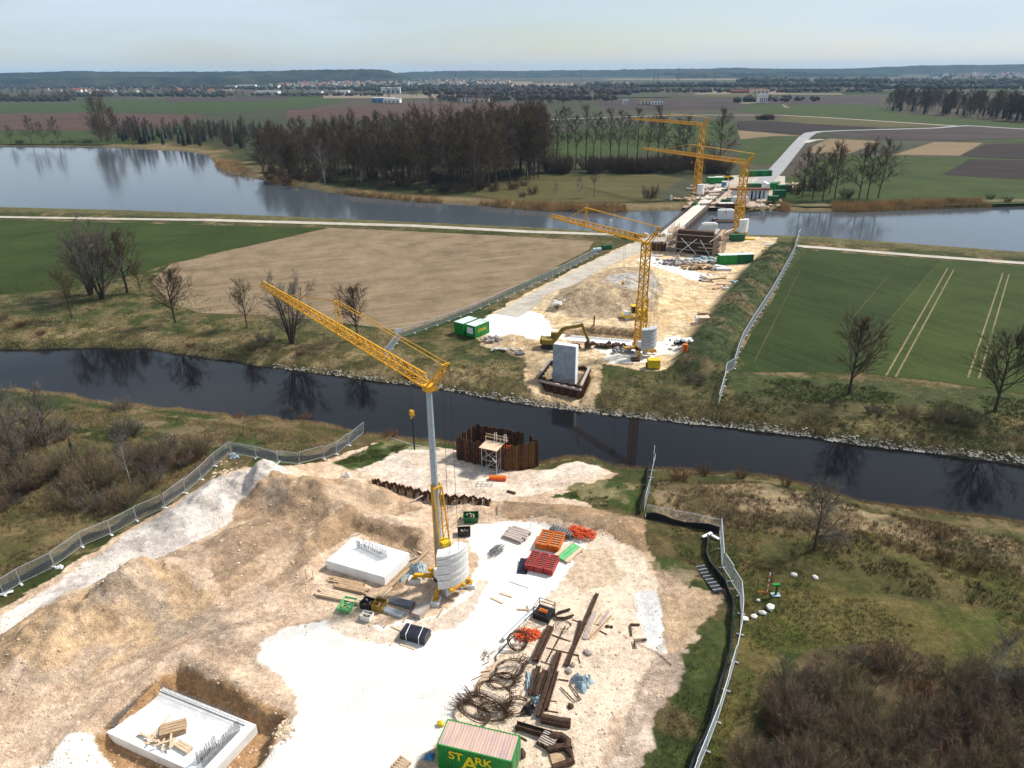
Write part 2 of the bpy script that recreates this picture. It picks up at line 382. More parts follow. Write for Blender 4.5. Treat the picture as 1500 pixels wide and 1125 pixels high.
def paint(col, x, y, poly, c, amp=1.0, s=.35, off=0., a=1.0, var=.12, c2=None):
    wx = x + amp * 2 * (fbm(x, y, s, 4, off + 3) - .5); wy = y + amp * 2 * (fbm(x, y, s, 4, off + 61) - .5)
    m = inside(poly, wx, wy)
    if not m.any(): return
    v = fbm(x[m], y[m], .8, 4, off + 13)[:, None]
    cc = np.array(c)[None, :] * (1 + var * 3 * (v - .5))
    if c2 is not None:
        k = sstep(.42, .58, fbm(x[m], y[m], .3, 4, off + 29))[:, None]; cc = cc * (1 - k) + np.array(c2)[None, :] * k * (1 + var * 3 * (v - .5))
    col[m] = col[m] * (1 - a) + cc * a
GREEN = np.array((.050, .066, .016)); OLIVE = np.array((.105, .088, .028)); DRY = np.array((.26, .19, .095)); BROWN = np.array((.12, .078, .042)); DKG = np.array((.030, .042, .014))
def veg(x, y, s=1.0, wet=.5):
    a = fbm(x, y, .05 * s, 4, 2.)[:, None]; b = fbm(x, y, .22 * s, 5, 8.)[:, None]; c = fbm(x, y, .9 * s, 4, 15.)[:, None]
    k1 = sstep(.40, .60, .5 * a + .5 * b); k2 = sstep(.50, .66, b * .6 + c * .4); k3 = sstep(.56, .70, c * .5 + a * .5)
    col = GREEN * (1 - k1) + OLIVE * k1; col = col * (1 - .8 * k2) + DRY * .8 * k2; col = col * (1 - .6 * k3) + BROWN * .6 * k3
    return col * (.55 + .45 * c)
def col_near(x, y, z):
    col = veg(x, y)
    P = lambda pts, c, **k: paint(col, x, y, GP(pts), c, **k)
    d = ys(NEAR, x) - y
    # left scrub, brown floor
    P([(-300, 640), (0, 600), (130, 640), (300, 640), (330, 680), (200, 760), (0, 860), (-300, 1000)], (.13, .088, .042), amp=4, s=.12, a=.75, c2=(.085, .078, .028))
    P([(100, 592), (230, 606), (340, 618), (480, 640), (430, 668), (330, 650), (200, 628)], (.055, .07, .02), amp=2.5, s=.2, off=4, a=.8, c2=(.17, .13, .07))
    P([(0, 740), (90, 700), (240, 720), (120, 790), (0, 850), (-200, 900)], (.22, .16, .075), amp=3, s=.2, off=8, a=.6, c2=(.09, .085, .028))
    # right side
    P([(960, 705), (1100, 695), (1230, 730), (1500, 790), (1700, 830), (1700, 900), (1330, 815), (1180, 780), (1100, 765), (1000, 760), (955, 745)], (.30, .22, .125), amp=3, s=.15, off=12, a=.85, c2=(.12, .09, .045))
    P([(1240, 745), (1330, 760), (1500, 790), (1500, 830), (1380, 800), (1200, 790)], (.05, .066, .018), amp=4, s=.12, off=14, a=.6, c2=(.26, .19, .1))
    P([(1060, 780), (1300, 790), (1500, 850), (1700, 900), (1700, 1010), (1300, 960), (1150, 960), (1090, 1125), (1040, 1300), (1010, 1300), (1060, 1000), (1085, 900)], (.075, .080, .018), amp=3, s=.12, off=17, a=.85, c2=(.12, .095, .03))
    P([(1060, 778), (1200, 795), (1400, 850), (1500, 870), (1500, 905), (1300, 875), (1080, 830)], (.115, .085, .035), amp=2.5, s=.2, off=19, a=.7, c2=(.07, .065, .022))
    P([(1180, 960), (1300, 940), (1500, 1000), (1700, 1000), (1700, 1400), (1080, 1400), (1110, 1100)], (.105, .07, .038), amp=3, s=.15, off=23, a=.8, c2=(.07, .055, .028))
    # tyre tracks in the meadow
    for off_ in (0, 16):
        P([(1120 + off_, 960), (1128 + off_, 958), (1098 + off_, 1050), (1070 + off_, 1125), (1050 + off_, 1200), (1040 + off_, 1200), (1060 + off_, 1110), (1088 + off_, 1045)], (.17, .13, .055), amp=.5, off=off_, a=.6)
    # --- building site
    P0 = [(p.x, p.y) for p in SITE]
    paint(col, x, y, SITE, (0.551, 0.403, 0.259), amp=1.3, s=.35, off=31, var=.14, c2=(0.636, 0.486, 0.326))
    P([(520, 692), (545, 662), (600, 648), (670, 655), (790, 684), (850, 668), (900, 690), (830, 712), (770, 726), (720, 738), (640, 722), (560, 705)], (0.700, 0.606, 0.467), amp=1.0, off=35, var=.18, c2=(0.615, 0.502, 0.370))
    P([(0, 905), (120, 832), (240, 762), (330, 702), (420, 700), (445, 712), (390, 735), (300, 790), (200, 830), (130, 870), (70, 900), (0, 965)], (0.700, 0.638, 0.536), amp=.9, off=37, var=.15, c2=(0.530, 0.481, 0.409))
    P([(305, 800), (360, 745), (430, 715), (520, 712), (600, 722), (625, 742), (570, 765), (520, 770), (440, 800), (385, 840), (330, 880)], (0.424, 0.298, 0.175), amp=1.0, off=39, var=.25, c2=(0.530, 0.397, 0.253))
    P([(300, 800), (330, 780), (420, 760), (430, 790), (360, 830), (320, 860)], (0.350, 0.251, 0.155), amp=.8, off=40, var=.25)
    P([(30, 965), (120, 895), (220, 852), (320, 868), (330, 895), (240, 960), (120, 1000), (40, 1010)], (0.530, 0.376, 0.215), amp=1.2, off=41, var=.2, c2=(0.445, 0.345, 0.234))
    P([(0, 925), (60, 895), (110, 900), (60, 960), (0, 1000)], (0.445, 0.314, 0.175), amp=.8, off=43, var=.2)
    P([(140, 872), (215, 845), (170, 885)], (.40, .38, .36), amp=.6, off=44, var=.2)
    P([(115, 1098), (262, 980), (425, 1048), (405, 1085), (375, 1125), (300, 1200), (170, 1140)], (0.392, 0.240, 0.113), amp=.9, off=45, var=.2)
    P([(462, 790), (515, 760), (620, 792), (618, 830), (575, 870), (560, 862), (600, 815), (520, 780), (480, 806), (400, 870), (390, 860)], (0.382, 0.266, 0.151), amp=.6, off=47, var=.2)
    WH = (.90, .85, .78)
    P([(690, 768), (750, 762), (800, 772), (850, 790), (872, 812), (830, 852), (800, 872), (782, 900), (742, 945), (700, 1000), (655, 1058), (610, 1125), (560, 1300), (340, 1300), (400, 1095), (440, 1052), (432, 1012), (378, 972), (385, 945), (420, 922), (500, 912), (560, 916),
       (640, 905), (690, 862), (700, 830), (690, 800)], WH, amp=.9, off=49, var=.05, c2=(.84, .77, .68))
    P([(70, 1125), (100, 1078), (140, 1085), (205, 1135), (205, 1300), (0, 1300), (35, 1130)], WH, amp=.7, off=51, var=.05)
    P([(0, 905), (40, 880), (80, 870), (50, 905), (0, 945)], (0.827, 0.752, 0.643), amp=.5, off=53, var=.06)
    P([(560, 925), (640, 905), (690, 870), (700, 850), (720, 850), (690, 905), (600, 945), (500, 935), (480, 915), (480, 860), (500, 850)], (0.657, 0.522, 0.350), amp=.7, off=55, a=.75, var=.12)
    P([(745, 950), (800, 880), (850, 820), (870, 790), (930, 800), (950, 830), (965, 900), (975, 950), (935, 1010), (900, 1060), (880, 1125), (860, 1300), (620, 1300), (650, 1070), (700, 1005)], (0.763, 0.627, 0.448), amp=.9, off=57, var=.1, c2=(0.700, 0.564, 0.399))
    P([(735, 733), (850, 740), (900, 752), (952, 766), (948, 812), (880, 786), (800, 765), (735, 762)], (0.350, 0.235, 0.131), amp=.5, off=59, var=.25, c2=(.26, .18, .11))
    P([(840, 805), (900, 800), (905, 850), (850, 870), (820, 850)], (0.530, 0.403, 0.253), amp=1.5, off=60, a=.7, var=.15)
    P([(925, 872), (960, 865), (975, 905), (970, 955), (945, 945), (930, 905)], (.70, .68, .66), amp=.8, off=61, var=.08)
    P([(905, 1062), (965, 962), (1012, 935), (1010, 1000), (955, 1100), (930, 1200), (870, 1200)], (0.403, 0.314, 0.229), amp=.9, off=63, var=.25, c2=(0.572, 0.470, 0.350))
    P([(960, 870), (1035, 880), (1010, 950), (980, 960), (972, 905)], (0.466, 0.334, 0.200), amp=.8, off=64, var=.2)
    for pts in ([(330, 905), (420, 850), (470, 812), (462, 806), (410, 842), (322, 898)], [(300, 935), (380, 905), (440, 900), (440, 906), (382, 912), (305, 945)], [(60, 1085), (160, 1010), (250, 950), (258, 956), (170, 1018), (70, 1095)], [(350, 985), (300, 930), (308, 928), (362, 980)], [(380, 990), (330, 935), (338, 933), (392, 985)], [(880, 1120), (930, 1010), (975, 930), (984, 934), (940, 1015), (892, 1125)], [(905, 1125), (955, 1015), (1000, 940), (1006, 944), (964, 1020), (915, 1125)]):
        P(pts, (.36, .27, .19), amp=.5, s=.6, off=81, a=.45, var=.2)
    # grass tongues
    g1 = (.050, .072, .016)
    P([(805, 722), (850, 708), (900, 702), (945, 708), (945, 755), (900, 748), (860, 735)], g1, amp=1.6, s=.5, off=65, var=.2, c2=(.20, .17, .08))
    P([(490, 682), (530, 655), (560, 642), (600, 650), (560, 672), (520, 692)], g1, amp=1.4, s=.6, off=67, var=.2, c2=(.22, .2, .1))
    P([(640, 640), (600, 640), (545, 638), (590, 652), (640, 655)], (.11, .11, .035), amp=.8, s=.6, off=68, a=.7)
    P([(360, 685), (420, 690), (470, 672), (440, 668), (370, 670)], g1, amp=.5, off=69, a=.8)
    P([(945, 762), (1050, 778), (1055, 850), (1010, 850), (960, 825), (945, 800)], (.060, .062, .018), amp=.5, off=70, var=.2, c2=(.10, .075, .03))
    P([(950, 822), (1000, 828), (1030, 850), (990, 868), (960, 850)], (.30, .225, .14), amp=1.5, s=.6, off=71, a=.7, c2=g1)
    P([(1000, 900), (1060, 868), (1085, 900), (1072, 985), (1030, 1100), (1000, 1200), (925, 1200), (960, 1060), (1000, 980), (1020, 930)], (.048, .060, .016), amp=1.2, s=.5, off=73, var=.25, c2=(.12, .09, .04))
    P([(1000, 865), (1070, 858), (1060, 885), (1030, 905), (1000, 950), (990, 920)], (0.445, 0.323, 0.195), amp=1.0, s=.5, off=75, a=.85, var=.2)
    # shore line damp / pale
    k = (np.exp(-((d - .6) / .9) ** 2) * .6)[:, None]; dry = np.array((0.403, 0.303, 0.166))[None, :]
    out_ = ~inside(SITE, x, y)
    col = np.where(out_[:, None], col * (1 - k) + dry * k, col)
    under = (z < WATER + .12)[:, None]; col = np.where(under, np.array((.05, .045, .03))[None, :], col)
    sand = ((col[:, 0] > .3) & (col[:, 0] < .82) & (col[:, 0] - col[:, 2] > .1))[:, None]; col = np.where(sand, col * np.array((1.0, .965, 1.02)), col)
    return np.clip(col, .004, .95)
ISITE = GP([(690, 478), (715, 462), (780, 425), (880, 375), (940, 350), (985, 344), (1135, 352), (1135, 366), (1105, 385), (1068, 432), (1035, 470), (1008, 515), (985, 541), (940, 545), (892, 533), (872, 530), (880, 575), (850, 592), (790, 585), (770, 560), (775, 525), (735, 512), (700, 505)])
def col_isl(x, y, z):
    col = veg(x, y, .7)
    P = lambda pts, c, **k: paint(col, x, y, GP(pts), c, **k)
    d = y - ys(FAR, x); dl = ys(LNEAR, x) - y
    P([(-400, 420), (0, 425), (200, 400), (260, 445), (420, 462), (590, 490), (720, 500), (770, 520), (770, 545), (600, 520), (400, 500), (200, 480), (0, 480), (-400, 470)], (.055, .062, .02), amp=4, s=.12, a=.75, c2=(.15, .115, .052))
    P([(-400, 470), (0, 478), (200, 480), (400, 505), (600, 530), (780, 560), (780, 592), (600, 565), (400, 540), (200, 512), (-400, 508)], (.24, .18, .09), amp=2.5, s=.2, off=5, a=.7, c2=(.075, .07, .025))
    P([(860, 560), (1000, 545), (1060, 560), (1300, 585), (1500, 600), (1800, 640), (1800, 720), (1500, 680), (1250, 648), (1050, 622), (880, 603)], (.115, .095, .04), amp=3, s=.15, off=7, a=.8, c2=(.06, .058, .022))
    P([(900, 590), (1100, 612), (1300, 640), (1500, 665), (1500, 680), (1250, 650), (1050, 625), (880, 606)], (.28, .22, .12), amp=1.0, s=.3, off=9, a=.7, c2=(.13, .1, .05))
    P([(1060, 545), (1300, 560), (1500, 580), (1700, 600), (1700, 625), (1300, 590), (1070, 575)], (.048, .062, .018), amp=1.5, off=10, a=.8)
    # dike
    k = (sstep(15, 12.5, dl))[:, None]; col = col * (1 - k) + k * (np.array((.105, .095, .038)) * (.7 + .6 * fbm(x, y, .3, 4, 3.)[:, None]))
    k = (np.exp(-((dl - 2.2) / 1.6) ** 2))[:, None] * .5; col = col * (1 - k) + k * np.array((.17, .125, .06))
    # site
    paint(col, x, y, ISITE, (0.594, 0.428, 0.248), amp=1.2, s=.3, off=31, var=.15, c2=(0.636, 0.481, 0.302))
    P([(930, 420), (1050, 385), (1090, 395), (1050, 440), (1010, 505), (960, 500), (960, 440)], (0.562, 0.397, 0.219), amp=2.5, s=.2, off=33, var=.2, c2=(0.657, 0.491, 0.302))
    P([(805, 450), (850, 408), (900, 395), (950, 398), (972, 425), (965, 455), (910, 468), (830, 465)], (0.424, 0.314, 0.195), amp=1.0, off=35, var=.25, c2=(0.360, 0.272, 0.175))
    P([(855, 420), (900, 408), (960, 410), (970, 430), (950, 448), (900, 442)], (.42, .39, .355), amp=1.2, off=37, var=.15, c2=(0.403, 0.334, 0.253))
    WH = (.86, .82, .76)
    P([(700, 478), (716, 462), (765, 452), (795, 462), (808, 478), (832, 492), (800, 500), (740, 498), (716, 492)], WH, amp=1.0, off=39, var=.08)
    P([(860, 500), (950, 505), (995, 490), (1005, 505), (995, 520), (950, 522), (890, 518), (860, 508)], (.80, .73, .64), amp=1.0, off=41, var=.08)
    P([(885, 515), (960, 520), (950, 530), (890, 533)], (0.784, 0.732, 0.624), amp=.6, off=43, var=.08)
    P([(955, 375), (1010, 395), (1045, 405), (1020, 412), (960, 392), (930, 380)], (.80, .74, .66), amp=.8, off=44, var=.08)
    P([(815, 497), (862, 476), (958, 484), (952, 508), (885, 510)], (0.424, 0.293, 0.161), amp=.5, off=45, var=.15)
    P([(735, 512), (775, 500), (880, 530), (880, 560), (870, 590), (790, 590), (770, 560), (772, 528)], (0.382, 0.261, 0.146), amp=.8, off=47, a=.8, var=.25, c2=(0.466, 0.345, 0.204))
    # topsoil ridge
    k = np.clip(np.exp(-(pdist(RIDGE, x, y) / 5.0) ** 6), 0, 1)[:, None]
    rc = np.array((.040, .055, .018)) * (.6 + .8 * fbm(x, y, .5, 4, 53.)[:, None]); kk = sstep(.56, .66, fbm(x, y, .25, 4, 57.))[:, None]; rc = rc * (1 - kk) + np.array((.12, .095, .045)) * kk
    col = col * (1 - k) + rc * k
    under = (z < np.where(dl < 10, LAKE, WATER) + .10)[:, None]; col = np.where(under, np.array((.05, .045, .03))[None, :], col)
    return np.clip(col, .004, .95)
GM_NEAR = ground_mat('ground_near', 1.6, 7.0, .32, .9, .17)
GM_ISL = ground_mat('ground_island', .7, 2.6, .40, .8, .35)
def keep_near(x, y): return (ys(NEAR, x) - y > -7) & (y > 6)
terrain('near_bank_ground', axis([(-190, -62, 3., .5), (-62, -50, .5, .3), (-50, 48, .3, .3), (48, 70, .3, .6), (70, 150, .6, 3)]), axis([(8, 28, .8, .3), (28, 95, .25, .25), (95, 190, .3, 1.0)]), h_near, col_near, keep_near, GM_NEAR)
terrain('island_ground', axis([(-520, -200, 8, 1.5), (-200, -60, 1.5, .8), (-60, -15, .8, .5), (-15, 85, .5, .5), (85, 200, .8, 1.6), (200, 420, 1.6, 8)]), axis([(68, 170, .45, .5), (170, 260, .5, .9), (260, 330, .9, 2.5), (330, 420, 3, 8)]), h_isl, col_isl,
        lambda x, y: (y - ys(FAR, x) > -7) & (ys(LNEAR, x) - y > -9), GM_ISL)
# ---- far ground
def h_farl(x, y):
    d = y - ys(LFAR, x)
    return np.interp(d, [-12, -3, 0, 2.5, 6, 14], [-4, -2.5, LAKE, -.4, .15, 0])
def col_far(x, y, z):
    d = y - ys(LFAR, x); col = veg(x, y, .15) * .9
    b = fbm(x, y, .004, 4, 5.)[:, None]; k = sstep(.45, .55, b)
    f = np.array((.036, .040, .015)) * (1 - k) + np.array((.058, .046, .028)) * k
    kk = sstep(20, 60, d)[:, None]; col = col * (1 - kk) + f * kk * (.8 + .4 * fbm(x, y, .05, 3, 9.)[:, None])
    k = (np.exp(-((d - 5) / 6.) ** 2))[:, None] * .8; col = col * (1 - k) + k * np.array((.20, .14, .075))
    return np.clip(col, .004, .9)
terrain('far_ground', axis([(-16000, -3000, 1500, 250), (-3000, -600, 200, 20), (-600, -300, 14, 5), (-300, 300, 3.5, 3.5), (300, 700, 5, 16), (700, 3000, 20, 200), (3000, 16000, 250, 1500)]), axis([(255, 360, 1.6, 2.0), (360, 640, 2.2, 5), (640, 3000, 8, 120), (3000, 16000, 200, 1500)]), h_farl, col_far,
        lambda x, y: y - ys(LFAR, x) > -14, ground_mat('ground_far', .25, 1.0, .25, .3, .3))
# ---- water
def water_mat(name, scale, strength, base, rough, ior):
    m = bpy.data.materials.new(name); m.use_nodes = True; t = m.node_tree; n = t.nodes; l = t.links; b = n['Principled BSDF']
    b.inputs['Base Color'].default_value = (*base, 1); b.inputs['Roughness'].default_value = rough; b.inputs['IOR'].default_value = ior; b.inputs['Specular IOR Level'].default_value = .5
    g = n.new('ShaderNodeNewGeometry'); mp_ = n.new('ShaderNodeMapping'); mp_.inputs['Scale'].default_value = (scale * .5, scale, 1); l.new(g.outputs['Position'], mp_.inputs[0])
    x = n.new('ShaderNodeTexNoise'); x.inputs['Scale'].default_value = 1; x.inputs['Detail'].default_value = 4; l.new(mp_.outputs[0], x.inputs[0])
    x2 = n.new('ShaderNodeTexNoise'); x2.inputs['Scale'].default_value = .035; x2.inputs['Detail'].default_value = 3; l.new(g.outputs['Position'], x2.inputs[0])
    mm = n.new('ShaderNodeMath'); mm.operation = 'MULTIPLY'; l.new(x.outputs[0], mm.inputs[0]); l.new(x2.outputs[0], mm.inputs[1])
    bp = n.new('ShaderNodeBump'); bp.inputs['Strength'].default_value = strength; bp.inputs['Distance'].default_value = .1; l.new(mm.outputs[0], bp.inputs['Height']); l.new(bp.outputs[0], b.inputs['Normal'])
    return m
def sheet(name, pts, mat, kind='structure'):
    me = bpy.data.meshes.new(name); bm = bmesh.new(); vs = [bm.verts.new(p) for p in pts]; f = bm.faces.new(vs); f.normal_update()
    if f.normal.z < 0: f.normal_flip()
    bmesh.ops.triangulate(bm, faces=[f]); bm.to_mesh(me); bm.free(); me.materials.append(mat); o = link(name, me); o['kind'] = kind; return o
def band(a, b, d0, d1, z):
    lo = [Vector((p[0], p[1] + d0, z)) for p in a]; hi_ = [Vector((p[0], p[1] + d1, z)) for p in b]; return lo + hi_[::-1]
WM = water_mat('river_water', 1.4, .10, (.006, .006, .007), .06, 1.25)
WL = water_mat('lake_water', .7, .20, (.06, .072, .085), .10, 1.333)
sheet('river', band(NEAR, FAR, -5, 5, WATER), WM)
sheet('lake', band(LNEAR, LFAR, -7, 9, LAKE), WL)
# ---- fields, paths, roads
def field_mat(name, c1, c2, ang=0., period=2.0, amt=.5, noise=.05, rough=.95):
    m = bpy.data.materials.new(name); m.use_nodes = True; t = m.node_tree; n = t.nodes; l = t.links; b = n['Principled BSDF']
    b.inputs['Roughness'].default_value = rough; b.inputs['Specular IOR Level'].default_value = .1
    g = n.new('ShaderNodeNewGeometry'); mp_ = n.new('ShaderNodeMapping'); mp_.inputs['Rotation'].default_value = (0, 0, ang); l.new(g.outputs['Position'], mp_.inputs[0])
    wv = n.new('ShaderNodeTexWave'); wv.inputs['Scale'].default_value = 2.0 / period / 6.283 * 3.14; wv.inputs['Distortion'].default_value = 1.2; wv.inputs['Detail'].default_value = 2; l.new(mp_.outputs[0], wv.inputs[0])
    n1 = n.new('ShaderNodeTexNoise'); n1.inputs['Scale'].default_value = noise; n1.inputs['Detail'].default_value = 7; n1.inputs['Roughness'].default_value = .7; l.new(mp_.outputs[0], n1.inputs[0])
    mp2 = n.new('ShaderNodeMapping'); mp2.inputs['Scale'].default_value = (.025, 1.0, 1); l.new(mp_.outputs[0], mp2.inputs[0])
    n2 = n.new('ShaderNodeTexNoise'); n2.inputs['Scale'].default_value = max(noise * 6, .9 if noise >= .05 else 0); n2.inputs['Detail'].default_value = 4; l.new(mp2.outputs[0], n2.inputs[0])
    a1 = n.new('ShaderNodeMath'); a1.operation = 'MULTIPLY_ADD'; l.new(wv.outputs['Fac'], a1.inputs[0]); a1.inputs[1].default_value = amt * (.35 if period > 8 else .04); l.new(n1.outputs[0], a1.inputs[2])
    a2 = n.new('ShaderNodeMath'); a2.operation = 'MULTIPLY_ADD'; l.new(n2.outputs[0], a2.inputs[0]); a2.inputs[1].default_value = .6; l.new(a1.outputs[0], a2.inputs[2])
    n3 = n.new('ShaderNodeTexNoise'); n3.inputs['Scale'].default_value = min(2.2, noise * 30); n3.inputs['Detail'].default_value = 3; n3.inputs['Roughness'].default_value = .8; l.new(g.outputs['Position'], n3.inputs[0])
    a3 = n.new('ShaderNodeMath'); a3.operation = 'MULTIPLY_ADD'; l.new(n3.outputs[0], a3.inputs[0]); a3.inputs[1].default_value = .7; l.new(a2.outputs[0], a3.inputs[2])
    a4 = n.new('ShaderNodeMath'); a4.operation = 'SUBTRACT'; l.new(a3.outputs[0], a4.inputs[0]); a4.inputs[1].default_value = .35; a2 = a4
    rr = n.new('ShaderNodeValToRGB'); rr.color_ramp.elements[0].position = .55; rr.color_ramp.elements[1].position = 1.1 if False else 1.0
    rr.color_ramp.elements[0].color = (*c1, 1); rr.color_ramp.elements[1].color = (*c2, 1); l.new(a2.outputs[0], rr.inputs[0]); l.new(rr.outputs[0], b.inputs['Base Color'])
    bp = n.new('ShaderNodeBump'); bp.inputs['Strength'].default_value = .35; bp.inputs['Distance'].default_value = .15; l.new(a2.outputs[0], bp.inputs['Height']); l.new(bp.outputs[0], b.inputs['Normal'])
    return m
FM = {
 'stubble': field_mat('stubble', (0.1092, 0.0779, 0.0456), (0.2565, 0.1881, 0.1187), -.35, 1.2, .5, .12),
 'grass': field_mat('grass_f', (0.0153, 0.0272, 0.0051), (0.0408, 0.0578, 0.0136), -.2, 3.0, .3, .05),
 'grass_pale': field_mat('grass_l', (0.0208, 0.0352, 0.0064), (0.0464, 0.0640, 0.0160), 1.0, 3.0, .3, .05),  # lighter green of the right crop field and far meadows
 'grass_dark': field_mat('grass_d', (0.0136, 0.0255, 0.0059), (0.0340, 0.0510, 0.0127), 1.0, 5.0, .5, .05),
 'plough': field_mat('plough', (0.0150, 0.0100, 0.0090), (0.0325, 0.0230, 0.0200), .3, 2.5, .4, .03),
 'purple': field_mat('purple', (0.0303, 0.0209, 0.0187), (0.0633, 0.0468, 0.0413), .3, 4, .4, .015),
 'striped': field_mat('striped', (0.0792, 0.0540, 0.0288), (0.1944, 0.1368, 0.0792), 1.1, 14, 1.6, .02),
 'olive': field_mat('olive', (0.0465, 0.0446, 0.0136), (0.0930, 0.0806, 0.0322), .2, 5, .3, .02),
 'greyg': field_mat('greyg', (0.0292, 0.0312, 0.0182), (0.0585, 0.0585, 0.0338), .9, 9, .5, .02),
 'redb': field_mat('redb', (0.0510, 0.0270, 0.0204), (0.0840, 0.0510, 0.0360), .2, 6, .4, .02),
 'pale': field_mat('pale', (0.1360, 0.1080, 0.0760), (0.2080, 0.1680, 0.1200), .2, 6, .3, .02),
 'track': field_mat('track', (.11, .09, .045), (.24, .19, .105), .2, .7, .3, .3),
 'gravel': field_mat('gravel', (.30, .265, .215), (.50, .45, .38), .4, 1.5, .25, .25),
 'asphalt': field_mat('asphalt', (0.2340, 0.2340, 0.2385), (0.3240, 0.3240, 0.3285), .4, 1.5, .1, .1),
}
def field(name, pts, m, z): return sheet(name, GP(pts, z), FM[m])
field('grass_field', [(-700, 318), (0, 322), (478, 334), (380, 356), (255, 384), (200, 402), (90, 424), (0, 432), (-300, 445), (-700, 440)], 'grass', .04)
field('stubble_field', [(482, 334), (600, 338), (740, 343), (872, 350), (862, 366), (800, 398), (700, 446), (640, 470), (592, 486), (540, 478), (460, 468), (380, 462), (290, 458), (245, 440), (222, 412), (250, 387), (380, 357)], 'stubble', .05)
field('grass_strip', [(868, 368), (876, 366), (800, 404), (712, 450), (670, 470), (600, 494), (590, 490), (640, 472), (700, 449), (802, 400)], 'grass', .045)
field('crop_field', [(1176, 366), (1380, 381), (1330, 435), (1284, 492), (1270, 545), (1160, 545), (1080, 545), (1082, 524), (1100, 490), (1128, 446), (1150, 405)], 'grass_dark', .04)
field('crop_field', [(1380, 381), (1500, 390), (1800, 412), (2200, 445), (2200, 640), (1800, 612), (1500, 577), (1400, 562), (1270, 547), (1284, 492), (1330, 435)], 'grass_pale', .04)
for a, b in (((1388, 393), (1298, 550)), ((1397, 395), (1312, 552)), ((1469, 400), (1418, 553)), ((1478, 402), (1434, 554))):
    w0, w1 = 1.0, 1.6
    field('tractor_track', [(a[0] - w0, a[1]), (a[0] + w0, a[1]), (b[0] + w1, b[1]), (b[0] - w1, b[1])], 'track', .055)
for (a, b) in (((1375, 384), (1285, 490)), ((1300, 405), (1245, 470)), ((1172, 395), (1105, 530))):
    field('crop_edge', [(a[0] - .6, a[1]), (a[0] + .6, a[1]), (b[0] + .9, b[1]), (b[0] - .9, b[1])], 'olive', .05)
def strip(name, line, wpx, m, hf, dz=.05, n=4):
    """path that follows the ground; line of (px,py,width in metres)"""
    P3 = [G(a, b) for a, b, _ in line]; W = [c for _, _, c in line]; pts = []
    for i in range(len(P3) - 1):
        k = max(2, int((P3[i + 1] - P3[i]).length / 4))
        for j in range(k): t = j / k; pts.append((P3[i].lerp(P3[i + 1], t), W[i] + (W[i + 1] - W[i]) * t))
    pts.append((P3[-1], W[-1])); mb = MB(); vs = []; fs = []
    for i, (p, wd) in enumerate(pts):
        d = (pts[min(i + 1, len(pts) - 1)][0] - pts[max(0, i - 1)][0]); d.z = 0; d.normalize(); s = Vector((-d.y, d.x, 0))
        for j in range(n + 1):
            q = p + s * (wd * (j / n - .5)); vs.append((q.x, q.y, q.z))
    xs_ = np.array([v[0] for v in vs]); ys_ = np.array([v[1] for v in vs]); zs = (hf(xs_, ys_) if hf else np.zeros(len(vs))) + dz
    zs = zs.reshape(-1, n + 1)
    vs = [(v[0], v[1], float(z)) for v, z in zip(vs, zs.ravel())]
    for i in range(len(pts) - 1):
        for j in range(n): a = i * (n + 1) + j; fs.append((a, a + n + 1, a + n + 2, a + 1))
    mb.add(vs, fs); me = mb.mesh(name, FM[m], True); bm = bmesh.new(); bm.from_mesh(me); bmesh.ops.recalc_face_normals(bm, faces=bm.faces)
    if sum(f.normal.z for f in bm.faces) < 0: bmesh.ops.reverse_faces(bm, faces=bm.faces)
    bm.to_mesh(me); bm.free(); o = link(name, me); o['kind'] = 'structure'; return o
strip('dike_path', [(-700, 306, 3.2), (0, 318, 3.2), (300, 323, 3.0), (600, 333, 2.8), (780, 342, 2.6), (900, 347, 2.6)], 0, 'gravel', h_isl, .07)
strip('dike_path', [(1118, 358, 3.0), (1200, 363, 3.0), (1350, 375, 2.8), (1500, 386, 2.8), (1900, 418, 2.8)], 0, 'gravel', h_isl, .07)
strip('haul_road', [(742, 462, 6), (780, 440, 6.0), (835, 410, 6.2), (885, 384, 6.4), (925, 366, 7), (968, 349, 7)], 0, 'gravel', h_isl, .06)
# far side
field('grass_field', [(1120, 300), (1140, 268), (1200, 235), (1240, 228), (1425, 230), (1500, 234), (2000, 260), (2200, 300), (1500, 298), (1300, 303), (1180, 303)], 'grass_pale', .05)
field('ploughed_field', [(1380, 256), (1421, 233), (1500, 235), (1900, 245), (1900, 282), (1500, 263)], 'plough', .10)
field('ploughed_field', [(1406, 228), (1444, 211), (1500, 210), (1900, 215), (1900, 242), (1500, 233), (1430, 230)], 'plough', .12)
field('striped_field', [(1308, 227), (1368, 208), (1440, 209), (1406, 228)], 'striped', .12)
field('fallow_field', [(1244, 225), (1291, 208), (1366, 208), (1308, 227)], 'greyg', .12)
field('stubble_field', [(1180, 224), (1195, 212), (1215, 203), (1291, 207), (1244, 225)], 'striped', .12)
field('ploughed_field', [(1206, 196), (1300, 190), (1402, 187), (1500, 190), (1900, 200), (1900, 212), (1500, 203), (1393, 206), (1287, 204), (1240, 200)], 'purple', .14)
field('grass_field', [(1393, 206.5), (1500, 203.5), (1900, 212.5), (1900, 215), (1500, 209.5), (1440, 208.5)], 'grass_pale', .14)
field('olive_field', [(1150, 169), (1290, 178), (1400, 184.5), (1290, 187), (1180, 181), (1140, 178)], 'olive', .16)
field('ploughed_field', [(1080, 177), (1140, 178), (1180, 181.5), (1290, 187.5), (1200, 191), (1176, 198), (1120, 193), (1080, 190)], 'plough', .16)
field('grass_field', [(1078, 164), (1100, 153), (1290, 154), (1320, 166), (1500, 181), (1900, 200), (1900, 205), (1500, 188), (1400, 183.5), (1290, 177), (1150, 167.5)], 'grass_pale', .18)
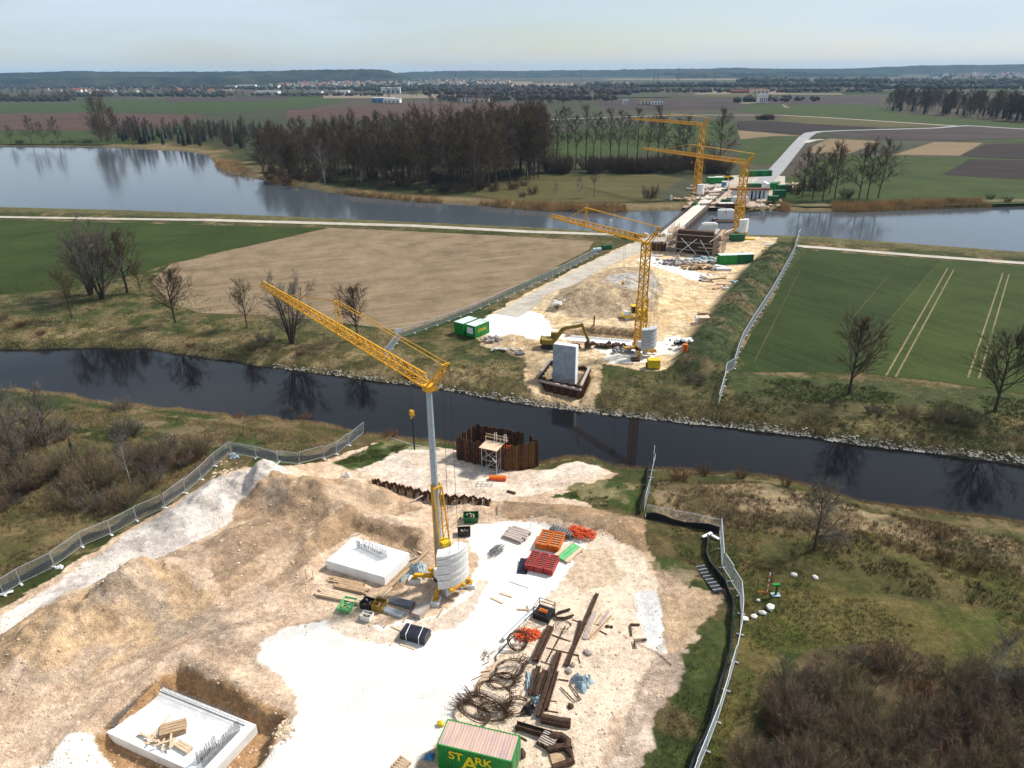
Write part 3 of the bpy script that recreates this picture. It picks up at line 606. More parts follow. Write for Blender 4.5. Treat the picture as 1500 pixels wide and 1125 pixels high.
field('ploughed_field', [(860, 148), (1000, 144), (1290, 140), (1290, 153), (1100, 152.5), (1078, 160), (900, 161)], 'purple', .2)
field('grass_field', [(1085, 205), (1130, 200), (1172, 201), (1165, 216), (1150, 235), (1118, 242), (1080, 238)], 'grass_pale', .1)
field('stubble_strip', [(1080, 191), (1120, 194), (1175, 199), (1130, 199.5), (1085, 204)], 'striped', .1)
field('grass_field', [(-600, 190), (0, 192), (120, 192), (240, 190), (240, 208), (150, 212), (0, 211), (-600, 208)], 'grass_pale', .1)
field('ploughed_field', [(-600, 164), (0, 167), (140, 165), (300, 168), (240, 189.5), (120, 191), (0, 191), (-600, 188)], 'redb', .12)
field('grass_field', [(-600, 150), (100, 152), (160, 146), (500, 140), (500, 152), (300, 166), (140, 164), (0, 166), (-600, 163)], 'grass_pale', .14)
field('ploughed_field', [(420, 162), (520, 154), (700, 148), (800, 152), (800, 175), (420, 175)], 'redb', .14)
field('olive_field', [(240, 142), (420, 142), (420, 147), (240, 150)], 'purple', .18)
field('grass_field', [(790, 195), (1000, 178), (1075, 178), (1075, 205), (930, 225), (790, 235)], 'grass_pale', .1)
field('olive_field', [(800, 165), (1075, 164), (1075, 176), (1000, 177), (800, 192)], 'greyg', .12)
field('meadow', [(690, 286), (735, 262), (800, 254), (960, 256), (1005, 262), (1010, 280), (985, 294), (880, 297), (760, 296)], 'olive', .2)
field('grass_field', [(955, 290), (1000, 262), (1018, 262), (1018, 285), (990, 294)], 'greyg', .24)
r5 = random.Random(5)
for i in range(46):
    a = r5.uniform(-400, 1900); yb = r5.uniform(112, 139); wd = r5.uniform(60, 220); hh = (yb - 105) * r5.uniform(.10, .25)
    field('far_field', [(a, yb), (a + wd, yb + r5.uniform(-.5, .5)), (a + wd + r5.uniform(-20, 20), yb + hh), (a + r5.uniform(-20, 20), yb + hh)], r5.choice(['grass_pale', 'grass_pale', 'purple', 'pale', 'olive', 'greyg', 'grass']), .3 + .02 * i)
strip('road', [(1100, 283, 8), (1118, 268, 8), (1135, 252, 8), (1152, 232, 8), (1168, 213, 8.5), (1179, 201, 9), (1187, 195.5, 9.5), (1200, 193.3, 8), (1240, 191.6, 7), (1300, 190, 7), (1370, 188, 7), (1402, 185.3, 8), (1420, 184.7, 9), (1500, 189.5, 8), (1900, 203, 8)], 0, 'asphalt', None, .30)
strip('country_road', [(1140, 169, 6), (1200, 172, 6), (1300, 178.5, 6), (1402, 185, 6)], 0, 'gravel', None, .34)
strip('country_road', [(800, 176, 6), (900, 172, 6), (1000, 169, 6), (1140, 169, 6)], 0, 'gravel', None, .34)
strip('country_road', [(1178, 210, 5), (1190, 206, 7), (1206, 205, 6)], 0, 'gravel', None, .36)
sheet('site_yard', GP([(1010, 290), (1018, 282), (1035, 268), (1048, 258), (1100, 256), (1150, 258), (1150, 272), (1135, 285), (1120, 300), (1060, 304), (1020, 304)], .22), FM['gravel'])
sheet('site_yard', GP([(1000, 304), (1010, 290), (1040, 275), (1080, 268), (1150, 268), (1165, 272), (1140, 290), (1100, 303)], .24), field_mat('yard_soil', (.28, .21, .145), (.50, .41, .32), .3, 3, .3, .1))
field('gravel_yard', [(1085, 150), (1110, 149), (1108, 151.5), (1086, 152)], 'pale', .5)
field('gravel_yard', [(1144, 153), (1148, 153), (1158, 158), (1150, 158)], 'pale', .5)
# ---- wooded hills on the skyline
HM = bpy.data.materials.new('forest_hill'); HM.use_nodes = True
t = HM.node_tree; n_ = t.nodes; b = n_['Principled BSDF']; b.inputs['Roughness'].default_value = 1; b.inputs['Specular IOR Level'].default_value = 0
g = n_.new('ShaderNodeNewGeometry'); x_ = n_.new('ShaderNodeTexNoise'); x_.inputs['Scale'].default_value = .006; x_.inputs['Detail'].default_value = 8; x_.inputs['Roughness'].default_value = .7
t.links.new(g.outputs['Position'], x_.inputs[0]); rr = n_.new('ShaderNodeValToRGB'); rr.color_ramp.elements[0].position = .42; rr.color_ramp.elements[1].position = .66
rr.color_ramp.elements[0].color = (.010, .017, .013, 1); rr.color_ramp.elements[1].color = (.050, .050, .032, 1); t.links.new(x_.outputs[0], rr.inputs[0]); t.links.new(rr.outputs[0], b.inputs['Base Color'])
def hill(tops, D, depth, seed):
    """tops: skyline (px,py) seen at distance D"""
    xs_ = []; hs = []
    for a, b_ in tops:
        d = ray(a, b_); tt = D / d.y; xs_.append(d.x * tt); hs.append(H + d.z * tt)
    x = np.arange(min(xs_), max(xs_), 14.); hz_ = np.interp(x, xs_, hs); nd = 9; vs = []; fs = []
    for j in range(nd):
        v = j / (nd - 1); prof = math.sin(min(1, v * 1.6) * math.pi / 2) if v < .75 else 1 - (v - .75) * 1.2
        yy = D - depth * .6 + depth * v
        nn = fbm(x, np.full_like(x, yy), .004, 4, seed) - .5; tr = (vnoise(x * .045 + seed, np.full_like(x, j * 3.1)) - .5)
        z = hz_ * prof * (1 + .22 * nn) + tr * 11 * (v > 0) - (2 if v == 0 else 0)
        vs += [(float(a), float(yy + 60 * q), float(max(-2, c))) for a, q, c in zip(x, nn, z)]
    k = len(x)
    for j in range(nd - 1):
        for i in range(k - 1): fs.append((j * k + i, j * k + i + 1, (j + 1) * k + i + 1, (j + 1) * k + i))
    o = MB().add(vs, fs).build('wooded_hills', HM); o['kind'] = 'structure'
hill([(-700, 110), (-200, 108), (0, 107), (120, 105), (300, 105), (420, 104), (480, 102), (540, 101.5), (566, 104), (584, 111), (600, 116)], 5200, 900, 3.)
hill([(540, 111), (600, 105), (680, 103.5), (760, 104), (860, 103), (960, 101.5), (1040, 101), (1080, 99), (1130, 101), (1250, 100.5), (1330, 97.5), (1400, 95.5), (1500, 94), (1800, 92), (2300, 95)], 7800, 1400, 8.)
hill([(980, 108), (1040, 106), (1090, 107), (1170, 106), (1260, 108), (1300, 109.5)], 5600, 500, 15.)
hill([(-300, 116), (0, 116), (150, 113.5), (330, 114), (420, 117), (440, 119)], 4000, 300, 25.)
# ================================================================ TREES AND SCRUB
def frame(d):
    u = Vector((0, 0, 1)) if abs(d.z) < .9 else Vector((1, 0, 0)); s = d.cross(u).normalized(); return s, s.cross(d).normalized()
def branch_pts(r, p, d, L, n, wob, lift):
    pts = [p.copy()]; d = d.copy()
    for i in range(n):
        d = (d + Vector((r.uniform(-wob, wob), r.uniform(-wob, wob), r.uniform(-wob, wob) + lift))).normalized()
        p = p + d * (L / n); pts.append(p.copy())
    return pts
def at_(pts, t):
    k = t * (len(pts) - 1); i = min(int(k), len(pts) - 2); return pts[i].lerp(pts[i + 1], k - i), (pts[i + 1] - pts[i]).normalized()
def out_dir(r, d, ang):
    s, u = frame(d); a = r.uniform(0, 6.283); return (d * math.cos(ang) + (s * math.cos(a) + u * math.sin(a)) * math.sin(ang)).normalized()
def gen_tree(seed, h, tr, t0, n1, l1, a1, n2, n3, tw, lift=.06, twl=.12, forks=1, lean=0., split=.95):
    r = random.Random(seed); T = MB(); K = MB()
    for f in range(forks):
        ang = 0 if forks == 1 else r.uniform(.10, .30); az = 6.283 * f / forks + r.uniform(-.5, .5)
        d0 = Vector((math.sin(ang) * math.cos(az) + lean, math.sin(ang) * math.sin(az), math.cos(ang))).normalized()
        base = Vector((math.cos(az), math.sin(az), 0)) * (0 if forks == 1 else tr * 1.1)
        hh = h * (1 if f == 0 else r.uniform(.75, .98))
        tp = branch_pts(r, base, d0, hh * split, 7, .05, .02); T.tube(tp, tr, 6, True, tr * .14)
        nn = n1 if forks == 1 else max(4, int(n1 / forks * 1.3))
        for i in range(nn):
            t = t0 + (1 - t0) * (i + r.random()) / nn; p, d = at_(tp, min(t, .99))
            L = h * l1 * (1.12 - .62 * (t - t0) / (1 - t0)) * r.uniform(.7, 1.2)
            dd = out_dir(r, d, a1 * r.uniform(.7, 1.25) * (1.1 - .45 * t)); b1 = branch_pts(r, p, dd, L, 4, .14, lift)
            rr = tr * (.42 - .26 * t); (T if L > h * .12 else K).tube(b1, rr, 4, False, rr * .25)
            for j in range(n2):
                t2 = .2 + .8 * (j + r.random()) / n2; p2, d2 = at_(b1, min(t2, .99)); L2 = L * r.uniform(.28, .5) * (1.15 - .5 * t2)
                b2 = branch_pts(r, p2, out_dir(r, d2, r.uniform(.45, .95)), L2, 2, .2, lift); K.tube(b2, max(tw * 1.1, rr * .3), 3, False, tw * .7)
                for k in range(n3):
                    t3 = .15 + .85 * r.random(); p3, d3 = at_(b2, min(t3, .99)); L3 = h * twl * r.uniform(.35, 1.0)
                    d3 = (out_dir(r, d3, r.uniform(.2, .9)) + Vector((0, 0, lift * 2))).normalized(); s, u = frame(d3); q = p3 + d3 * L3
                    K.add([p3 + s * tw, p3 - s * tw * .5 + u * tw * .87, p3 - s * tw * .5 - u * tw * .87, q], [(0, 1, 3), (1, 2, 3), (2, 0, 3)])
    return T, K
def gen_bush(seed, h, w, ns, nt_, tw):
    r = random.Random(seed); S = MB(); K = MB()
    for i in range(ns):
        a = r.uniform(0, 6.283); rr = w * .35 * math.sqrt(r.random()); p = Vector((rr * math.cos(a), rr * math.sin(a), -.05))
        d = Vector((math.cos(a) * r.uniform(.1, .8) * w / h, math.sin(a) * r.uniform(.1, .8) * w / h, 1)).normalized(); L = h * r.uniform(.55, 1.05)
        b1 = branch_pts(r, p, d, L, 3, .16, .02); S.tube(b1, tw * 1.6, 3, False, tw * .5)
        for j in range(nt_):
            p2, d2 = at_(b1, r.uniform(.1, .99)); d3 = (out_dir(r, d2, r.uniform(.3, 1.1))).normalized(); L3 = h * r.uniform(.12, .38); s, u = frame(d3); q = p2 + d3 * L3
            K.add([p2 + s * tw, p2 - s * tw * .5 + u * tw * .87, p2 - s * tw * .5 - u * tw * .87, q], [(0, 1, 3), (1, 2, 3), (2, 0, 3)])
    return S, K
def gen_conifer(seed, h, w):
    r = random.Random(seed); T = MB(); K = MB(); T.tube([(0, 0, 0), (0, 0, h * .97)], h * .016, 5, True, .03)
    n = 24
    for i in range(n):
        t = i / n; z = h * (.08 + .90 * t); R = w * (1 - t) ** .8 * r.uniform(.8, 1.1) + .12; k = 9
        for j in range(k):
            a = 6.283 * (j + r.random() * .8) / k; rr = R * r.uniform(.7, 1.15); d = Vector((math.cos(a), math.sin(a), 0)); s = Vector((-d.y, d.x, 0)); wd = .18 * R + .14
            q = d * rr + Vector((0, 0, z - rr * .32)); p = Vector((0, 0, z + .25)); m_ = d * rr * .55 + Vector((0, 0, z - rr * .10))
            K.add([p, m_ + s * wd, q, m_ - s * wd, m_ + Vector((0, 0, -.35 * wd - .1))], [(0, 1, 4), (1, 2, 4), (2, 3, 4), (3, 0, 4), (0, 3, 1), (1, 3, 2)])
    return T, K
TV = {}
def variant(key, TK, bark, twig): TV[key] = (TK[0].mesh(key + '_trunk', M[bark]), TK[1].mesh(key + '_crown', M[twig]))
variant('wood0', gen_tree(1, 26, .36, .20, 26, .34, .95, 9, 13, .030, .035, .080), 'bark', 'twig_brown')
variant('wood1', gen_tree(2, 27, .38, .25, 26, .36, 1.0, 9, 13, .030, .04, .080), 'bark', 'twig_brown')
variant('wood2', gen_tree(3, 24, .34, .18, 26, .38, 1.0, 9, 13, .030, .035, .085), 'bark', 'twig_dark')
variant('wood3', gen_tree(4, 25, .36, .18, 28, .33, .9, 9, 13, .032, .05, .080), 'bark', 'twig_olive')
variant('birch', gen_tree(5, 22, .22, .25, 22, .28, .75, 8, 10, .025, .03, .08), 'bark_pale', 'twig_grey')
variant('poplar0', gen_tree(6, 32, .40, .36, 22, .24, .85, 8, 12, .028, .05, .065), 'bark', 'twig_dark')
variant('poplar1', gen_tree(7, 30, .38, .40, 22, .28, .85, 8, 12, .028, .05, .065), 'bark', 'twig_dark')
variant('spread0', gen_tree(8, 11, .26, .2, 22, .55, .85, 10, 13, .012, .05, .09), 'bark', 'twig_dark')
variant('spread1', gen_tree(9, 12, .22, .10, 34, .50, .85, 11, 16, .012, .05, .10, forks=5), 'bark', 'twig_grey')
variant('spread2', gen_tree(10, 9, .18, .2, 22, .55, .9, 11, 16, .011, .04, .10), 'bark', 'twig_olive')
variant('spread3', gen_tree(12, 10, .26, .22, 26, .62, .9, 12, 20, .014, .03, .09), 'bark', 'twig_brown')
variant('near0', gen_tree(13, 8, .17, .12, 26, .48, .85, 11, 14, .010, .04, .10, forks=4), 'bark', 'twig_grey')
variant('near1', gen_tree(14, 6.5, .16, .2, 22, .62, 1.0, 11, 14, .010, .03, .11), 'bark', 'twig_grey')
variant('near2', gen_tree(15, 6, .08, .3, 20, .40, .75, 8, 12, .008, .04, .10), 'bark_pale', 'twig_grey')
variant('conifer0', gen_conifer(1, 16, 3.0), 'bark', 'needle'); variant('conifer1', gen_conifer(2, 14, 2.6), 'bark', 'needle')
variant('bush0', gen_bush(21, 2.6, 3.4, 60, 34, .012), 'twig_grey', 'twig_bush')
variant('bush1', gen_bush(22, 2.2, 3.6, 60, 34, .012), 'twig_bush_brown', 'twig_grey')
variant('bush2', gen_bush(23, 1.6, 2.4, 56, 28, .011), 'twig_brown', 'twig_rust')
variant('bush3', gen_bush(24, 3.2, 3.6, 64, 36, .013), 'twig_bush_brown', 'twig_bush_brown')
variant('willow', gen_bush(25, 2.0, 1.5, 60, 10, .009), 'twig_rust', 'twig_olive')
variant('farbush', gen_bush(26, 4.5, 5.0, 40, 22, .03), 'twig_dark', 'twig_brown')
def plant(name, key, loc, s, label, cat, group=None, sz=None, rz=None):
    o = bpy.data.objects.new(name, None); C.objects.link(o); o.location = loc; o.empty_display_size = .5
    o.rotation_euler = (0, 0, rnd.uniform(0, 6.28) if rz is None else rz); o.scale = (s, s, sz or s); tag(o, label, cat, group)
    link('stems' if cat in ('bush', 'shrub') else 'trunk', TV[key][0], o); link('twigs' if cat in ('bush', 'shrub') else 'crown', TV[key][1], o); return o
# --- single trees on the island
def itree(px, py, key, s, label): return plant('bare_tree', key, gi(px, py) - Vector((0, 0, .1)), s, label, 'tree')
itree(150, 438, 'spread1', 1.45, 'tall many-stemmed bare tree, largest of the clump beside the green field on the left')
itree(187, 429, 'spread3', 1.35, 'bare tree with rounded crown just right of the big many-stemmed tree')
itree(133, 432, 'spread1', 1.25, 'bare many-stemmed tree at the left back of the clump by the green field')
itree(206, 428, 'spread2', .75, 'small leaning bare tree at the right end of the left clump')
itree(106, 467, 'spread2', 1.15, 'thin leaning bare tree standing in front of the left clump, nearest the river')
itree(257, 473, 'spread3', 1.05, 'bare tree standing alone at the left lower corner of the stubble field')
itree(362, 480, 'spread2', 1.0, 'slim olive bare tree between two bigger trees above the river')
itree(428, 503, 'spread1', 1.1, 'wide bare tree with many upright limbs behind the tip of the nearest crane jib')
itree(524, 497, 'spread3', 1.0, 'dark bare tree behind the middle of the nearest crane jib')
itree(1243, 577, 'spread3', 1.15, 'dark round-crowned bare tree below the tractor tracks of the green field')
itree(1457, 602, 'spread3', 1.2, 'dark round-crowned bare tree at the right edge of the picture by the green field')
itree(-35, 395, 'spread3', 1.2, 'bare tree at the far left edge of the green field')
# --- near bank trees
def ntree(px, py, key, s, label, rz=None): return plant('bare_tree', key, gn(px, py) - Vector((0, 0, .08)), s, label, 'tree', rz=rz)
ntree(14, 648, 'near1', 1.25, 'gnarled bare tree at the left edge above the scrub on the near bank', 1.)
ntree(66, 655, 'near0', 1.1, 'many-stemmed bare tree in the scrub left of the near bank')
ntree(30, 690, 'near0', 1.0, 'low bare tree in the thick scrub at the left edge')
ntree(191, 708, 'near2', 1.15, 'thin pale-barked birch standing in front of the left scrub', 2.)
ntree(1192, 805, 'near1', 1.15, 'bare tree with crooked limbs standing on the near bank at right', .4)
ntree(1452, 1018, 'near2', 1.05, 'slender bare sapling in the brown scrub at the lower right')
plant('small_spruce', 'conifer1', gn(108, 668), .22, 'small dark evergreen among the bare trees of the left scrub', 'tree')
# --- scrub on the near bank
r8 = random.Random(8)
LB = 'brown leafless bush in the thicket left of the fence'; RB = 'brown leafless bush in the thicket at the lower right corner'
for px, py, k, s in [(60, 700, 'bush0', 1.1), (85, 690, 'bush0', 1.2), (120, 690, 'bush3', 1.0), (140, 715, 'bush0', 1.2), (165, 700, 'bush3', 1.0), (150, 735, 'bush1', .9), (120, 742, 'bush0', .8), (190, 735, 'bush0', .7), (230, 690, 'bush1', .9), (260, 680, 'bush2', 1.0), (285, 672, 'bush2', .9),
                     (240, 660, 'bush1', .9), (205, 680, 'bush3', .8), (30, 720, 'bush3', 1.0), (10, 700, 'bush0', 1.2), (-30, 720, 'bush3', 1.2), (-60, 690, 'bush0', 1.3), (100, 720, 'bush1', .9), (45, 655, 'bush3', .9), (90, 640, 'bush1', .9), (185, 640, 'bush1', .8), (-20, 660, 'bush3', 1.2), (215, 715, 'bush0', .7), (15, 740, 'bush1', .8)]:
    for qx, qy in ((0, 0), (r8.uniform(-18, 18), r8.uniform(-12, 12))): plant('leafless_bush', k if qx == 0 else r8.choice(['bush0', 'bush1', 'bush3']), gn(px + qx, py + qy), s * r8.uniform(.95, 1.3), LB, 'bush', 'bushes in the thicket left of the fence')
for i in range(120):
    while True:
        px = r8.uniform(1085, 1600); py = r8.uniform(935, 1200)
        if py > 965 + max(0, (1190 - px)) * 1.1 and not (px > 1380 and py < 985): break
    plant('leafless_bush', r8.choice(['bush1', 'bush3', 'bush1', 'bush2', 'bush0', 'bush3']), gn(px, py), r8.uniform(.55, .95), RB, 'bush', 'bushes in the thicket at the lower right')
for px, py in [(1382, 822), (1425, 835)]:
    plant('willow_shrub', 'willow', gn(px, py), 1.05, ('left' if px < 1400 else 'right') + ' of the two upright brush-like willow shrubs on the right river bank', 'shrub')
for px, py, k, s, lb in [(1215, 800, 'bush0', .8, 'olive bush right beside the crooked bare tree on the near bank'), (1378, 790, 'willow', .9, 'slim upright olive shrub behind the two willow shrubs'), (470, 612, 'willow', .9, 'olive shrub at the water left of the crane mast'),
                     (420, 610, 'willow', 1.0, 'yellowish shrub at the water edge, leftmost of the shoreline shrubs near the fence'), (447, 616, 'bush2', .8, 'reddish shrub at the water edge near the end of the left fence'), (520, 622, 'willow', 1.0, 'olive shrub at the water edge behind the end of the left fence'),
                     (572, 640, 'bush2', .8, 'reddish-brown shrub at the water edge close to the crane hook'), (350, 612, 'bush2', .6, 'small rusty shrub on the left shore'), (180, 600, 'bush1', .9, 'pale twiggy shrub leaning over the water on the left shore'), (995, 700, 'bush2', 1.0, 'low brown bramble bush beside the fence that runs to the water'),
                     (1030, 695, 'willow', 1.0, 'thin yellow shrub at the near shore right of the bramble'), (1085, 700, 'willow', .9, 'thin olive shrub in the middle of the right near shore'), (1150, 712, 'willow', .9, 'thin olive shrub at the shore left of the crooked bare tree')]:
    plant('shore_shrub', k, gn(px, py), s, lb, 'shrub')
for px, py, s in [(30, 478, .9), (60, 490, .8), (390, 500, 1.0), (370, 512, .7), (300, 515, .8), (280, 508, .7), (440, 520, .7), (1020, 560, .9), (1380, 615, 1.0), (1330, 610, .9), (1420, 625, .8), (1280, 605, .7), (0, 470, 1.0), (90, 500, .7)]:
    plant('bank_bush', rnd.choice(['bush0', 'bush1', 'bush2']), gi(px, py), s, 'low brown bush on the far river bank', 'bush', 'bushes along the far river bank')
# --- the bare wood behind the lake
def fp(px, py): return G(px, py, 0)
WL_ = 'tall leafless tree packed in the brown wood behind the lake'
cnt = 0
for i in range(900):
    px = r8.uniform(385, 800); lo = 262 + (px - 385) * .075 if px < 560 else 276 + (px - 560) * .055
    if px > 690: lo = 288 - (px - 690) * .28
    py = r8.uniform(208, lo)
    if r8.random() < (lo - py) / 130: continue
    if cnt >= 290: break
    cnt += 1; s = r8.uniform(.82, 1.05) * (.70 + .40 * (px - 385) / 415)
    plant('wood_tree', r8.choice(['wood0', 'wood1', 'wood2', 'wood3', 'wood2', 'wood0', 'birch' if r8.random() < .4 else 'wood1']), fp(px, py), s * 1.05, WL_, 'tree', 'trees of the brown wood behind the lake')
for i in range(80):
    px = r8.uniform(390, 780); lo = 266 + (px - 385) * .068 if px < 690 else 290 - (px - 690) * .2
    plant('undergrowth_bush', 'farbush', fp(px, lo - r8.uniform(-1, 22)), r8.uniform(.6, 1.2), 'dark undergrowth bush at the foot of the brown wood', 'bush', 'undergrowth of the brown wood')
for i in range(64):
    px = r8.uniform(175, 392); py = r8.uniform(196, 209 + (px - 175) * .06)
    plant('dark_spruce', r8.choice(['conifer0', 'conifer1']), fp(px, py), r8.uniform(.75, 1.15), 'dark evergreen in the belt of spruces left of the brown wood', 'tree', 'belt of dark spruces behind the lake')
for i in range(60):
    px = r8.uniform(140, 400); py = r8.uniform(200, 214 + max(0, px - 300) * .25)
    plant('lakeside_tree', r8.choice(['birch', 'wood2', 'wood0', 'wood2']), fp(px, py), r8.uniform(.45, .75), 'pale leafless tree along the lake in front of the dark spruces', 'tree', 'leafless trees along the lake by the spruces')
for px, py, s in [(147, 206, 1.35), (158, 207, 1.25), (168, 206, 1.0)]:
    plant('bare_tree', 'wood0', fp(px, py), s, 'one of the three tallest bare trees at the left end of the spruce belt', 'tree', 'three tall trees left of the spruces')
for px in range(-60, 145, 12):
    plant('shore_tree', r8.choice(['farbush', 'wood2', 'farbush']), fp(px + r8.uniform(-5, 5), 210), r8.uniform(.5, .9), 'low bare tree on the far shore at the left end of the lake', 'tree', 'low trees on the far lake shore')
for px, py, k, s in [(815, 251, 'poplar0', .95), (832, 250, 'poplar1', 1.05), (843, 249, 'poplar1', .9), (858, 248, 'poplar0', 1.0), (868, 246, 'poplar1', .95), (893, 250, 'poplar0', .95), (905, 252, 'poplar1', 1.0), (932, 250, 'poplar0', .95), (947, 249, 'poplar1', .9), (962, 252, 'poplar0', 1.0), (972, 250, 'poplar1', .9), (880, 236, 'poplar1', .8), (918, 238, 'poplar0', .8), (990, 240, 'wood2', .95)]:
    plant('tall_poplar', k, fp(px, py), s, 'tall thin leafless tree in the row right of the brown wood', 'tree', 'row of tall thin trees behind the meadow')
plant('bare_tree', 'wood2', fp(1052, 251), 1.25, 'broad bare tree directly behind the two farthest yellow cranes', 'tree', sz=1.2)
plant('bare_tree', 'wood2', fp(1003, 248), 1.05, 'bare tree close left of the farthest crane mast', 'tree')
for i in range(70):
    px = r8.uniform(800, 1060); py = r8.uniform(244, 255)
    plant('undergrowth_bush', 'farbush', fp(px, py), r8.uniform(1.0, 2.0), 'dark bush in the hedge under the row of tall thin trees', 'bush', 'hedge under the tall thin trees')
for px, py, k, s in [(870, 289, 'poplar1', .42), (850, 290, 'birch', .4), (952, 291, 'farbush', 1.3), (780, 285, 'farbush', .9), (765, 289, 'farbush', .6), (812, 292, 'birch', .3)]:
    plant('meadow_tree', k, fp(px, py), s, 'small bare tree or bush on the meadow edge in front of the tall thin trees', 'tree', 'small trees on the meadow edge')
for px, py, k, s in [(1190, 292, 'wood2', .8), (1205, 294, 'wood3', .72), (1175, 288, 'wood2', .75), (1165, 284, 'farbush', 1.2), (1222, 292, 'wood0', .82), (1258, 291, 'wood2', .85), (1270, 292, 'wood1', .8), (1286, 291, 'wood2', .9), (1215, 284, 'wood2', .8), (1240, 290, 'farbush', 1.0), (1182, 278, 'farbush', 1.4), (1200, 280, 'farbush', 1.4)]:
    plant('bare_tree', k, fp(px, py), s, 'bare tree in the group right of the road behind the reeds', 'tree', 'trees right of the road behind the reeds')
for px, py in [(1340, 297), (1450, 292), (1475, 296), (1392, 298)]:
    plant('field_bush', 'farbush', fp(px, py), .55, 'small bush standing behind the reeds at the right', 'bush', 'bushes behind the right reeds')
for i in range(260):
    px = r8.uniform(1298, 1640); lo = 163 + (px - 1300) * .085; py = lo - abs(r8.gauss(0, 7)) if r8.random() < .6 else r8.uniform(146, lo)
    plant('forest_tree', r8.choice(['wood0', 'wood2', 'wood3', 'wood2', 'conifer0']), fp(px, py), r8.uniform(.75, 1.05), 'tree in the dark wood at the far right edge', 'tree', 'trees of the dark wood at the right')
for i in range(16):
    plant('hedge_bush', 'farbush', fp(r8.uniform(1110, 1140), r8.uniform(173, 176)), r8.uniform(.9, 1.4), 'dark bush of the short hedge left of the curved road', 'bush', 'short hedge by the curved road')
# --- far tree lines
for (x0, x1, y0, y1, n, k) in [(0, 110, 147, 150, 36, 'wood2'), (-60, 330, 137, 141, 60, 'wood2'), (630, 900, 150, 156, 50, 'wood0'), (880, 1290, 132, 136, 48, 'wood2'), (560, 900, 138, 143, 32, 'wood2'), (1290, 1500, 124, 129, 30, 'wood2'), (300, 620, 142, 145, 14, 'wood2'), (1260, 1300, 128, 131, 14, 'conifer0'), (640, 700, 148, 150, 10, 'conifer0'), (60, 100, 146, 148, 6, 'conifer0')]:
    for i in range(n):
        plant('distant_tree', k if r8.random() < .75 else r8.choice(['conifer0', 'wood0']), fp(r8.uniform(x0, x1), r8.uniform(y0, y1)), r8.uniform(.5, .9), 'tiny distant tree out on the plain beyond the lake', 'tree', 'distant trees on the plain')
# --- grasses (nobody could count them)
def tufts(name, pts, mat, hgt, spread, nb, wd, label, seed, cat='grass'):
    rs = np.random.RandomState(seed); P_ = np.array([(p[0], p[1], p[2]) for p in pts]); n = len(P_) * nb
    base = np.repeat(P_, nb, 0); a = rs.rand(n) * 6.283; r_ = spread * rs.rand(n); base[:, 0] += r_ * np.cos(a); base[:, 1] += r_ * np.sin(a)
    h_ = hgt * (.5 + .8 * rs.rand(n)); la = rs.rand(n) * 6.283; le = h_ * .45 * rs.rand(n)
    b2 = rs.rand(n) * 6.283; dx = np.cos(b2) * wd; dy = np.sin(b2) * wd
    v = np.empty((n, 3, 3)); v[:, 0] = base; v[:, 1] = base; v[:, 2] = base; v[:, 0, 0] -= dx; v[:, 0, 1] -= dy; v[:, 1, 0] += dx; v[:, 1, 1] += dy
    v[:, :2, 2] -= .05; v[:, 2, 0] += le * np.cos(la); v[:, 2, 1] += le * np.sin(la); v[:, 2, 2] += h_
    me = bpy.data.meshes.new(name); me.vertices.add(n * 3); me.vertices.foreach_set('co', v.ravel().astype(np.float32)); me.loops.add(n * 3); me.loops.foreach_set('vertex_index', np.arange(n * 3, dtype=np.int32))
    me.polygons.add(n); me.polygons.foreach_set('loop_start', np.arange(0, n * 3, 3, dtype=np.int32)); me.polygons.foreach_set('loop_total', np.full(n, 3, np.int32)); me.update(calc_edges=True); me.materials.append(mat)
    o = link(name, me); tag(o, label, cat, None, 'stuff'); return o
def scatter(n, poly, hf, seed, thr=None, s=.2):
    rs = np.random.RandomState(seed); q = GP(poly) if not isinstance(poly[0], Vector) else poly; xs_ = [p.x for p in q]; ys_ = [p.y for p in q]
    x = rs.uniform(min(xs_), max(xs_), n * 3); y = rs.uniform(min(ys_), max(ys_), n * 3); k = inside(q, x, y)
    if thr is not None: k &= fbm(x, y, s, 4, seed) > thr
    x, y = x[k][:n], y[k][:n]; z = hf(x, y); k = z > -1.7; return list(zip(x[k], y[k], z[k]))
tufts('dry_grass', scatter(5200, [(960, 700), (1100, 698), (1230, 732), (1500, 785), (1700, 830), (1700, 900), (1330, 815), (1180, 780), (1000, 762), (955, 745)], h_near, 3, .40) + scatter(4200, [(100, 590), (230, 602), (340, 616), (520, 635), (430, 668), (330, 650), (0, 620)], h_near, 4, .42)
      + scatter(7000, [(-100, 640), (130, 640), (330, 665), (200, 765), (0, 860), (-100, 880)], h_near, 5, .42), M['dry_grass'], .38, .22, 9, .016, 'dry pale grass along the near river bank', 1)
tufts('green_grass', scatter(11000, [(945, 762), (1050, 778), (1500, 850), (1700, 900), (1700, 1010), (1300, 960), (1150, 960), (1090, 1125), (1000, 1200), (930, 1200), (1000, 980), (1060, 880)], h_near, 6, .40) + scatter(1200, [(810, 722), (900, 702), (945, 710), (940, 755), (860, 735)], h_near, 7, .5)
      + scatter(900, [(490, 682), (530, 655), (600, 645), (560, 672)], h_near, 8, .5) + scatter(4000, [(100, 592), (340, 618), (480, 645), (330, 655), (0, 640)], h_near, 9, .5), M['green_grass'], .2, .25, 8, .016, 'short green grass on the near bank', 2)
